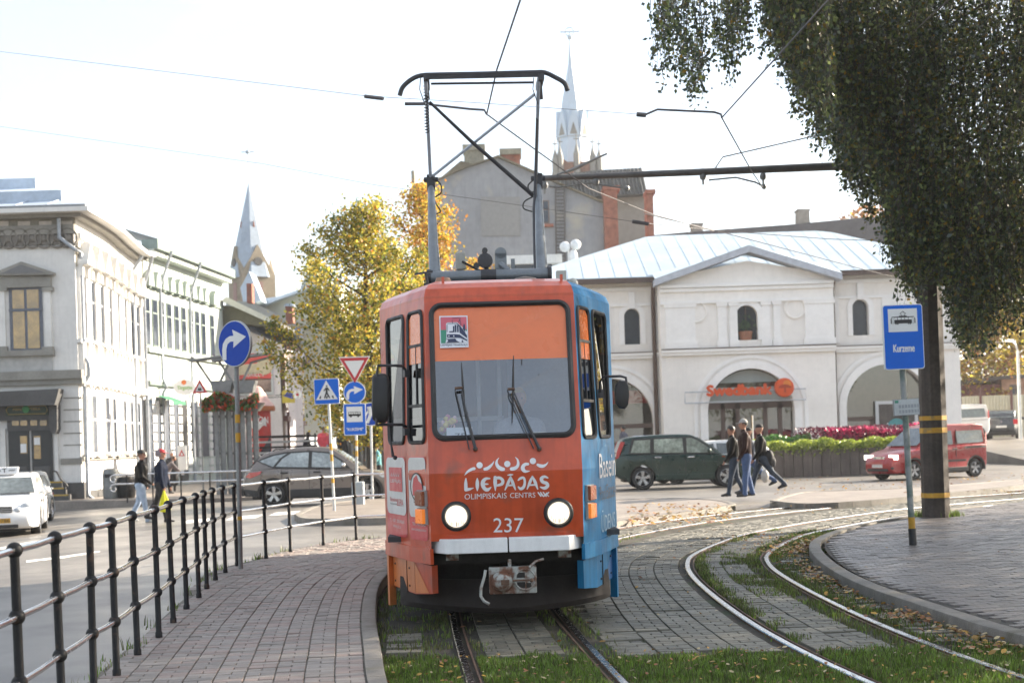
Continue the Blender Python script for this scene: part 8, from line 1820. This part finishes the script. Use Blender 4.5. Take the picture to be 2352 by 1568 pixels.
    if hood:
        m2 = MB(); rings = []
        for i in range(7):
            ph = i/6*radians(120); rings.append([hd(-.045+.12*sin(ph)*cos(2*pi*j/14)*(.55 if cos(2*pi*j/14) > 0 else 1.0), .105*sin(ph)*sin(2*pi*j/14), .0+.125*cos(ph)) for j in range(14)])
        m2.loft(rings, True, False); m2.build('hood', hood, t, local=True, smooth=70)
    if skirt:
        pass
    return t, H
def foot(x, y): return gnd(x, y, -.14)
def walker(label, x, y, Y, rz, **k):
    z = k.pop('z', None); X_ = at(x, y, Y).x; zz = zroad(X_) if z is None else z
    return person(label, (X_, Y, zz), rz, **k)
jblack = cloth('jacket_black_shiny', (.007, .007, .0075), .5, spec=.08); jnavy = cloth('jacket_navy', (.007, .011, .024), .7, spec=.06); denim_l = cloth('denim_light', (.30, .38, .50)); tr_black = cloth('trousers_black', (.012, .012, .013)); denim = cloth('denim_blue', (.045, .085, .19)); denim_d = cloth('denim_dark', (.022, .038, .065)); jbrown = cloth('jacket_dark_brown', (.022, .009, .008), .5, spec=.08)
cap_k = cloth('cap_black', (.012, .012, .012)); cap_g = cloth('cap_grey', (.33, .32, .31)); cap_r = cloth('cap_red', (.36, .02, .03)); hoodm = M('hood_speckled', (.20, .17, .18), .9, var=.6, scale=60)
# two men on the left, walking right
walker('man in black jacket and cap with light blue jeans walking right', 326, 1190, 35.6, 0, h=1.80, legs=((-13, 16), (13, 4)), arms=((-10, 35), (12, 40)), jacket=jblack, trousers=denim_l, shoes=sole_w, cap=(cap_k, cap_k), hands_pocket=True, hair=hair_br, bulk=1.12)
_, HH = walker('man in navy jacket with speckled hood and red cap carrying a yellow bag', 372, 1190, 35.2, 0, h=1.78, legs=((-18, 20), (9, 0)), arms=((8, 12), (4, 10)), jacket=jnavy, trousers=tr_black, cap=(cap_r, cap_r), hood=hoodm, bulk=1.12)
Xp = at(372, 1190, 35.2).x; hd_ = HH[-1]; bp = Vector((Xp+hd_.x+.02, 35.2+hd_.y-.02, zroad(Xp)+hd_.z-.10))
mb = MB(); n = 14; rings = []
for z, w, d in ((0, .02, .015), (-.10, .05, .03), (-.22, .10, .06), (-.36, .14, .08), (-.47, .15, .085), (-.53, .11, .06)): rings.append([bp+Vector((w*cos(2*pi*j/n)+.03*(-z), d*sin(2*pi*j/n)*(1+.25*sin(3*j)), z)) for j in range(n)])
mb.loft(rings); tag(mb.build('carrier_bag', leafmat('bag_yellow', (.62, .62, .02), .35, .05), smooth=50), 'bright yellow plastic carrier bag held by the man in navy', 'bag')
# men on the right island, walking left
walker('man in black leather jacket and jeans looking down while walking left', 1688, 1149, 34.9, pi, h=1.70, legs=((12, 2), (-10, 14)), arms=((14, 18), (-6, 14)), jacket=jblack, trousers=denim_d, hair=hair_dk, head_pitch=22, bulk=1.1, z=.0)
walker('tall man in brown jacket, grey cap and blue jeans walking left', 1716, 1149, 34.4, pi, h=1.83, legs=((4, 0), (-6, 8)), arms=((6, 22), (-8, 20)), jacket=jbrown, trousers=denim, cap=(cap_g, cap_g), hair=hair_dk, hands_pocket=True, bulk=1.1, z=.0)
walker('man in dark clothes striding left behind the brown jacket, wearing a backpack', 1752, 1147, 35.6, pi, h=1.74, legs=((-34, 12), (20, 6)), arms=((10, 25), (-14, 20)), jacket=jblack, trousers=denim_d, cap=(cap_k, None), bulk=1.05, z=.0)
walker('man in blue jeans and dark cap mostly hidden behind the brown jacket', 1726, 1146, 36.2, pi, h=1.66, legs=((-38, 20), (18, 4)), arms=((10, 20), (-10, 15)), jacket=jnavy, trousers=denim, cap=(cap_k, cap_k), bulk=1.0, z=.0)
bpx = at(1751, 1055, 35.6); bk = thing('backpack', 'black backpack on the back of the striding man', 'backpack', bpx+Vector((.10, 0, -.35)))
mb = MB(); c = bpx+Vector((.17, -.02, .0)); mb.ball(c, (.13, .17, .26), 12, 8); mb.build('bag', cloth('pack_black', (.016, .016, .018)), bk, smooth=60); mb = MB(); mb.ball(c+Vector((.09, -.02, -.06)), (.07, .12, .14), 10, 6); mb.build('front_pocket', cloth('pack_grey', (.05, .05, .055)), bk, smooth=60)
mb = MB(); mb.tube([c+Vector((-.08, -.12, .2)), c+Vector((-.28, -.14, .18)), c+Vector((-.32, -.14, -.05)), c+Vector((-.1, -.14, -.18))], .018, 6); mb.build('strap', cloth('pack_black', (.016, .016, .018)), bk, smooth=60)
c = at(1757, 1092, 35.4); mb = MB(); mb.ball(c, (.10, .13, .17), 10, 7); tag(mb.build('helmet_bag', cloth('bag_pale', (.45, .44, .42)), smooth=60), 'pale shoulder bag hanging below the black backpack', 'bag')
# background people
walker('woman in dark coat and grey hat walking away along the mint house', 396, 1088, 56.5, radians(100), h=1.60, legs=((10, 4), (-14, 12)), arms=((-8, 6), (8, 6)), jacket=cloth('coat_navy', (.014, .016, .022)), trousers=tr_black, cap=(cap_g, None), coat=.42, bulk=1.25, z=-.12, voxel=.022)
walker('person in brown-grey coat bending forward behind the red-capped man', 383, 1094, 55.0, radians(20), h=1.50, legs=((10, 4), (-14, 12)), arms=((35, 10), (40, 8)), jacket=cloth('coat_taupe', (.12, .10, .105)), trousers=tr_black, lean=28, hair=hair_br, coat=.2, z=-.12, voxel=.022)
walker('person in pink jacket and light jeans standing under the yellow tree', 744, 1040, 60, radians(90), h=1.65, legs=((4, 0), (-4, 2)), arms=((6, 25), (6, 25)), jacket=cloth('jacket_pink', (.60, .07, .10)), trousers=cloth('denim_pale', (.22, .30, .42)), hair=hair_br, bulk=1.15, z=.66, voxel=.022)
walker('blond woman in black coat standing behind the grey SUV', 788, 1045, 58, radians(100), h=1.58, legs=((3, 0), (-3, 2)), arms=((4, 15), (4, 15)), jacket=cloth('coat_black', (.013, .013, .014)), trousers=tr_black, hair=hair_bl, coat=.25, bulk=1.2, z=.66, voxel=.022)
walker('tall person in black standing beside the blond woman', 806, 1045, 59, radians(80), h=1.85, legs=((3, 0), (-3, 2)), arms=((4, 15), (4, 15)), jacket=cloth('coat_black', (.013, .013, .014)), trousers=tr_black, hair=hair_dk, coat=.1, bulk=1.2, z=.66, voxel=.022)
walker('person in navy jacket with white collar near the bench', 701, 1045, 60, radians(10), h=1.62, legs=((60, 75), (55, 70)), arms=((20, 40), (10, 40)), jacket=jnavy, trousers=tr_black, hair=hair_dk, lean=14, bulk=1.2, z=.70, voxel=.022)
walker('woman with a phone in a colourful jacket beside the tram flank', 868, 1075, 50, radians(200), h=1.66, legs=((5, 0), (-5, 4)), arms=((20, 95), (15, 80)), jacket=cloth('jacket_teal', (.10, .30, .32)), trousers=tr_black, hair=hair_br, bulk=1.05, z=-.12, voxel=.022)
walker('person in grey jacket standing in front of the left bank arch', 1436, 1080, 60, radians(150), h=1.80, legs=((4, 0), (-4, 2)), arms=((6, 25), (6, 25)), jacket=cloth('jacket_slate', (.06, .065, .095)), trousers=tr_black, hair=hair_dk, bulk=1.15, z=.15, voxel=.022)
# driver behind the tram windscreen
dz_ = TM @ Vector((.17, .95, .62)); walker_t, _ = person('tram driver with pale hair seated behind the windscreen', dz_, radians(2.5-90), h=1.62, legs=((80, 85), (80, 85)), arms=((35, 60), (35, 60)), jacket=cloth('shirt_pale', (.30, .33, .40)), trousers=tr_black, hair=hair_bl, bulk=1.0, voxel=.018)
walker_t.location.z = .70
# ================================================================== TREES
bark = M('bark_dark', (.05, .04, .032), .9, var=.4, scale=6, bump=.8, bscale=20)
def leafquads(P, size, mats, name, parent, w=None, flat=None, ar=.62, down=None):
    """one kite-shaped leaf per point"""
    n = len(P); P = np.asarray(P); q = np.random.normal(size=(n, 3)); q /= np.linalg.norm(q, axis=1)[:,None]
    if down is not None: q = q*(1-down)+np.array([0, 0, -1])*down; q /= np.linalg.norm(q, axis=1)[:,None]
    r = np.random.normal(size=(n, 3)); s = np.cross(q, r); s /= np.linalg.norm(s, axis=1)[:,None]; sz = size*np.random.uniform(.65, 1.35, n)[:,None]
    V = np.stack([P, P+q*sz*.45+s*sz*ar*.5, P+q*sz, P+q*sz*.45-s*sz*ar*.5], 1).reshape(-1, 3)
    me = bpy.data.meshes.new(name); F = np.arange(4*n).reshape(-1, 4)
    me.vertices.add(4*n); me.vertices.foreach_set('co', V.ravel()); me.loops.add(4*n); me.loops.foreach_set('vertex_index', F.ravel()); me.polygons.add(n); me.polygons.foreach_set('loop_start', np.arange(0, 4*n, 4)); me.polygons.foreach_set('loop_total', np.full(n, 4))
    for m in mats: me.materials.append(m)
    if w is None: w = [1]*len(mats)
    w = np.array(w, float)/sum(w); me.polygons.foreach_set('material_index', np.random.choice(len(mats), n, p=w).astype(np.int32)); me.update(calc_edges=True)
    o = bpy.data.objects.new(name, me); COL.objects.link(o); o.parent = parent
    off = Vector(parent.location); o.location = -off; o['kind'] = 'stuff' if False else ''
    del o['kind']; return o
# ---- weeping birch on the right: curtains of hanging twigs
bx_, by_ = 10.6, 20.5
birch = thing('birch_tree', 'large dark weeping birch hanging into the upper right of the picture', 'tree', (bx_, by_, 0))
mb = MB(); mb.tube([(bx_, by_, -.1), (bx_+.05, by_, 2), (bx_-.1, by_+.1, 6), (bx_+.1, by_, 11), (bx_, by_, 15)], [.42, .36, .28, .18, .05], 12); mb.build('trunk', bark, birch, smooth=60)
# strand tops live on limbs; a strand hangs from (x,y,ztop) to zbot
LEAF = []; TW = MB(); nlimb = 0; limbs = MB()
def outline_left(z, Y):
    """left-hand edge of the curtain in photo pixels by height row"""
    return 0
edge = [(0, 1500), (60, 1515), (140, 1530), (200, 1760), (260, 1800), (330, 1835), (400, 1895), (470, 1935), (540, 1985), (600, 2020), (660, 2040), (700, 2050), (760, 2175), (830, 2200), (900, 2400)]
ey = [e[0] for e in edge]; ex = [e[1] for e in edge]
low = [(1500, 130), (1525, 235), (1545, 150), (1580, 240), (1600, 250), (1625, 150), (1660, 180), (1690, 200), (1720, 60), (1760, 200), (1800, 320), (1850, 370), (1900, 440), (1930, 470), (1960, 520), (2000, 620), (2040, 700), (2080, 700), (2120, 640), (2160, 700), (2185, 760), (2210, 830), (2240, 820), (2300, 800), (2352, 790), (2450, 800), (2700, 900)]
low = [(a+(45 if 1760 <= a <= 2080 else 0), b) for a, b in low]
lx = [l[0] for l in low]; ly = [l[1] for l in low]
random.seed(11)
def strand(x, Y, ytop, ybot, dens):
    a, b = at(x, ytop, Y), at(x+random.gauss(0, 6), ybot, Y); L = (a-b).length; n = max(2, int(L/.25)); P = []
    ph = random.uniform(0, 6); am = random.uniform(.02, .10)
    for k in range(n+1): f = k/n; P.append(a.lerp(b, f)+Vector((am*sin(ph+f*4), am*cos(ph*1.3+f*3), 0)))
    TW.tube(P, [.006*(1-.6*k/n) for k in range(n+1)], 3, False)
    m = int(L*dens)
    for _ in range(m):
        f = random.random()**.9*n; i = min(int(f), n-1); p = P[i].lerp(P[i+1], f-i); LEAF.append((p.x+random.gauss(0, .05), p.y+random.gauss(0, .05), p.z+random.gauss(0, .03)))
def gapn(x, y): return .5+.5*sin(x*.021+2.1*sin(y*.013))*sin(y*.017+1.7*sin(x*.017+.6))
for _ in range(6800):
    x = 1495+random.random()**.75*900; Y = random.uniform(16.5, 23.4) if x < 1900 else random.uniform(19.6, 23.6)
    if x < 1760 and (random.random() < .80 or not any(abs(x-c) < w for c, w in ((1535, 22), (1600, 14), (1580, 12), (1690, 22), (1640, 8), (1665, 14)))): continue
    edge_y = np.interp(x, lx, ly); yb = edge_y-abs(random.gauss(0, 55))+random.gauss(0, 16)
    hk = (int(x/19)*7919+int(Y/1.3)*104729) % 1000/1000.
    if x > 1740: yb -= 240*hk**2*(1 if x < 2080 else .5)+30*max(0, sin(x*.23+2))
    ln = random.uniform(90, 300); y0 = random.uniform(-160, max(-100, yb-60))
    if random.random() < .40: y1 = yb; y0 = y1-ln
    else: y1 = min(y0+ln, yb)
    if y1 < -60 or y1-y0 < 25: continue
    g = gapn(x, (y0+y1)/2); near = (edge_y-y1)
    if g < .5 and random.random() < (.8 if near < 300 else .5): continue
    if 2112 < x < 2176 and y1 > 640:
        if random.random() < .93: y1 = min(y1, 650)
        if y1-y0 < 25: continue
    strand(x, Y, y0, y1, 28 if x < 2250 else 24)
for xc in (1508, 1522, 1530, 1548, 1560, 1578, 1590, 1602, 1612, 1650, 1672, 1684, 1700, 1712, 1735, 1775, 1800, 1830, 1860, 1890, 1925, 1960):
    for _ in range(3): strand(xc+random.gauss(0, 7), random.uniform(17, 22), random.uniform(-120, 0) if xc < 1750 else np.interp(xc, lx, ly)-150, np.interp(xc, lx, ly)+random.uniform(-70, 14), 26)
lm_b = [leafmat('birch_leaf_dark', (.034, .054, .022), .35, .45), leafmat('birch_leaf_green', (.085, .115, .03), .42, .45, (.15, .18, .06)), leafmat('birch_leaf_olive', (.13, .11, .025), .4, .4), leafmat('birch_leaf_gold', (.24, .15, .02), .4, .4), leafmat('birch_leaf_grey', (.08, .10, .085), .25, .4)]
leafquads(LEAF, .070, lm_b, 'crown', birch, [6, 5, 1.2, .4, 1.2], down=.35)
TW.build('twigs', bark, birch)['kind'] = 'stuff'
# limbs that carry the curtains
for k in range(12):
    a = Vector((bx_, by_, random.uniform(6, 12))); tgt = at(random.choice((1530, 1590, 1680, 1800, 1900, 2000, 2100, 2200, 2300)), random.uniform(-120, 120 if k % 2 else -20), random.uniform(17, 23)); mid = a.lerp(tgt, .5)+Vector((0, 0, random.uniform(.4, 1.4)))
    m2 = MB(); m2.tube(smoothpath([a, mid, tgt], 6), [.05-.042*i/12 for i in range(13)], 6); m2.build('limb', bark, birch, smooth=60)
# the rest of the crown, out of the frame: fills the tree and shades the foreground
Q = []
for _ in range(26000):
    d = np.random.normal(size=3); d /= np.linalg.norm(d); r = random.random()**.4; p = np.array([bx_+2.6, by_-.5, 9.5])+d*r*np.array([6.0, 5.6, 6.8])
    if p[2] < 3.2: continue
    u = p[0]/p[1]; v = (p[2]-CH)/p[1]
    if u < .40 and v < .36: continue
    Q.append(tuple(p))
leafquads(Q, .16, lm_b[:3], 'crown', birch, down=.3)
# ---- two trees added out of frame on the right to shade the foreground
for i, (x, y, hh, rr) in enumerate(((17.5, 17.5, 13, 4.6), (21.5, 26.5, 14, 4.8))):
    t = thing('added_shade_tree', ('leafy street tree standing off the platform to the right of the birch', 'leafy street tree behind the birch beyond the right edge')[i], 'tree', (x, y, -.1)); mb = MB(); mb.tube([(x, y, -.1), (x+.1, y, 3), (x, y+.1, 8)], [.35, .28, .12], 10); mb.build('trunk', bark, t, smooth=60); Q = []
    for _ in range(9000):
        d = np.random.normal(size=3); d /= np.linalg.norm(d); r = random.random()**.45; Q.append(tuple(np.array([x, y, hh*.58])+d*r*np.array([rr, rr, hh*.42])))
    leafquads(Q, .24, lm_b[:3], 'crown', t)
# ---- clumpy round-headed trees
def limetree(label, x, y, z0, h, rad, mats, w, nleaf, leaf, seed, trunk_h=2.4, name='lime_tree', squash=1.0):
    rnd = random.Random(seed); t = thing(name, label, 'tree', (x, y, z0)); base = Vector((x, y, z0)); mb = MB(); mb.tube([base, base+Vector((.03, 0, trunk_h)), base+Vector((0, .05, h*.7)), base+Vector((.05, 0, h*.93))], [.17, .14, .08, .02], 9); mb.build('trunk', bark, t, smooth=60); P = []
    nb = 46
    for k in range(nb):
        f = (k+.5)/nb; zz = trunk_h*.8+(h-trunk_h*.8)*f; prof = math.sin(pi*min(1, (.10+.90*f)**.75))**.75 if f < .97 else .2
        R = rad*prof*rnd.uniform(.55, 1.15)*squash; a = k*2.399+rnd.uniform(-.5, .5); tip = base+Vector((R*cos(a), R*sin(a), zz+R*.30)); st = base+Vector((0, 0, max(trunk_h*.7, zz-R*.45)))
        m2 = MB(); midp = st.lerp(tip, .55)+Vector((0, 0, -.12*R)); m2.tube([st, midp, tip], [.045, .025, .008], 5); m2.build('limb', bark, t)
        m = int(nleaf/nb*(.5+prof))
        for _ in range(m):
            u = rnd.random()**.55; c = st.lerp(midp, min(1, u*2)) if u < .5 else midp.lerp(tip, (u-.5)*2); s = .14*rad*(.35+.65*sin(pi*min(1, u*.9+.1)))
            P.append((c.x+rnd.gauss(0, s), c.y+rnd.gauss(0, s), c.z+rnd.gauss(0, s*.55)))
    leafquads(P, leaf, mats, 'crown', t, w); return t
ly_ = leafmat('lime_gold', (.44, .31, .04), .55, .3, (.55, .42, .06)); lo_ = leafmat('lime_olive', (.20, .21, .03), .55, .4, (.32, .30, .045)); lg_ = leafmat('lime_green', (.09, .13, .025), .5, .4); lor = leafmat('lime_orange', (.50, .22, .035), .5, .3)
c = at(852, 1060, 44); limetree('broad yellow-green autumn tree directly left of the tram', c.x, 44, -.12, at(850, 470, 44).z+.12, 2.9, [ly_, lo_, lg_, lor], [3.2, 3.6, 1.8, .35], 27000, .115, 3)
c = at(985, 1060, 54); limetree('golden orange autumn tree behind the tram pantograph', c.x, 54, -.12, at(985, 425, 54).z+.12, 2.9, [ly_, lor, lo_], [4, 3, 1.2], 20000, .13, 5)
# autumn trees behind the bank and over the yard
rb = leafmat('rust_leaf', (.26, .12, .04), .4, .35); lmn = leafmat('lemon_leaf', (.55, .45, .05), .5, .3)
c = at(2010, 1000, 105); limetree('russet autumn tree behind the bank roof', c.x, 105, -.2, at(1980, 480, 105).z, 7.0, [rb, ly_], [5, 1], 9000, .34, 8, 4)
c = at(2330, 1000, 95); limetree('lemon yellow autumn tree behind the brick outbuilding', c.x, 95, -.2, 17.5, 6.0, [lmn, ly_, lo_], [3, 2, 1], 11000, .30, 9, 4)
c = at(2235, 1000, 92); limetree('brown-orange autumn tree above the maroon shed', c.x, 92, -.2, 15.0, 5.0, [rb, ly_, lo_], [3, 2, 1], 8000, .28, 12, 3)
# ================================================================== HAZE
hm = bpy.data.materials.new('haze_air'); hm.use_nodes = True; N = hm.node_tree.nodes
for n in list(N): N.remove(n)
ho = N.new('ShaderNodeOutputMaterial'); hv = N.new('ShaderNodeVolumePrincipled'); hv.inputs['Color'].default_value = (.93, .95, 1, 1); hv.inputs['Density'].default_value = HAZE; hv.inputs['Anisotropy'].default_value = .35
hm.node_tree.links.new(hv.outputs[0], ho.inputs['Volume'])
mb = MB(); mb.box((-1600, -400, -2.5), (1600, 2600, 75)); tag(mb.build('haze', hm, origin=(0, 0, 0)), 'thin pale haze filling the air over the street', 'haze', kind='stuff')
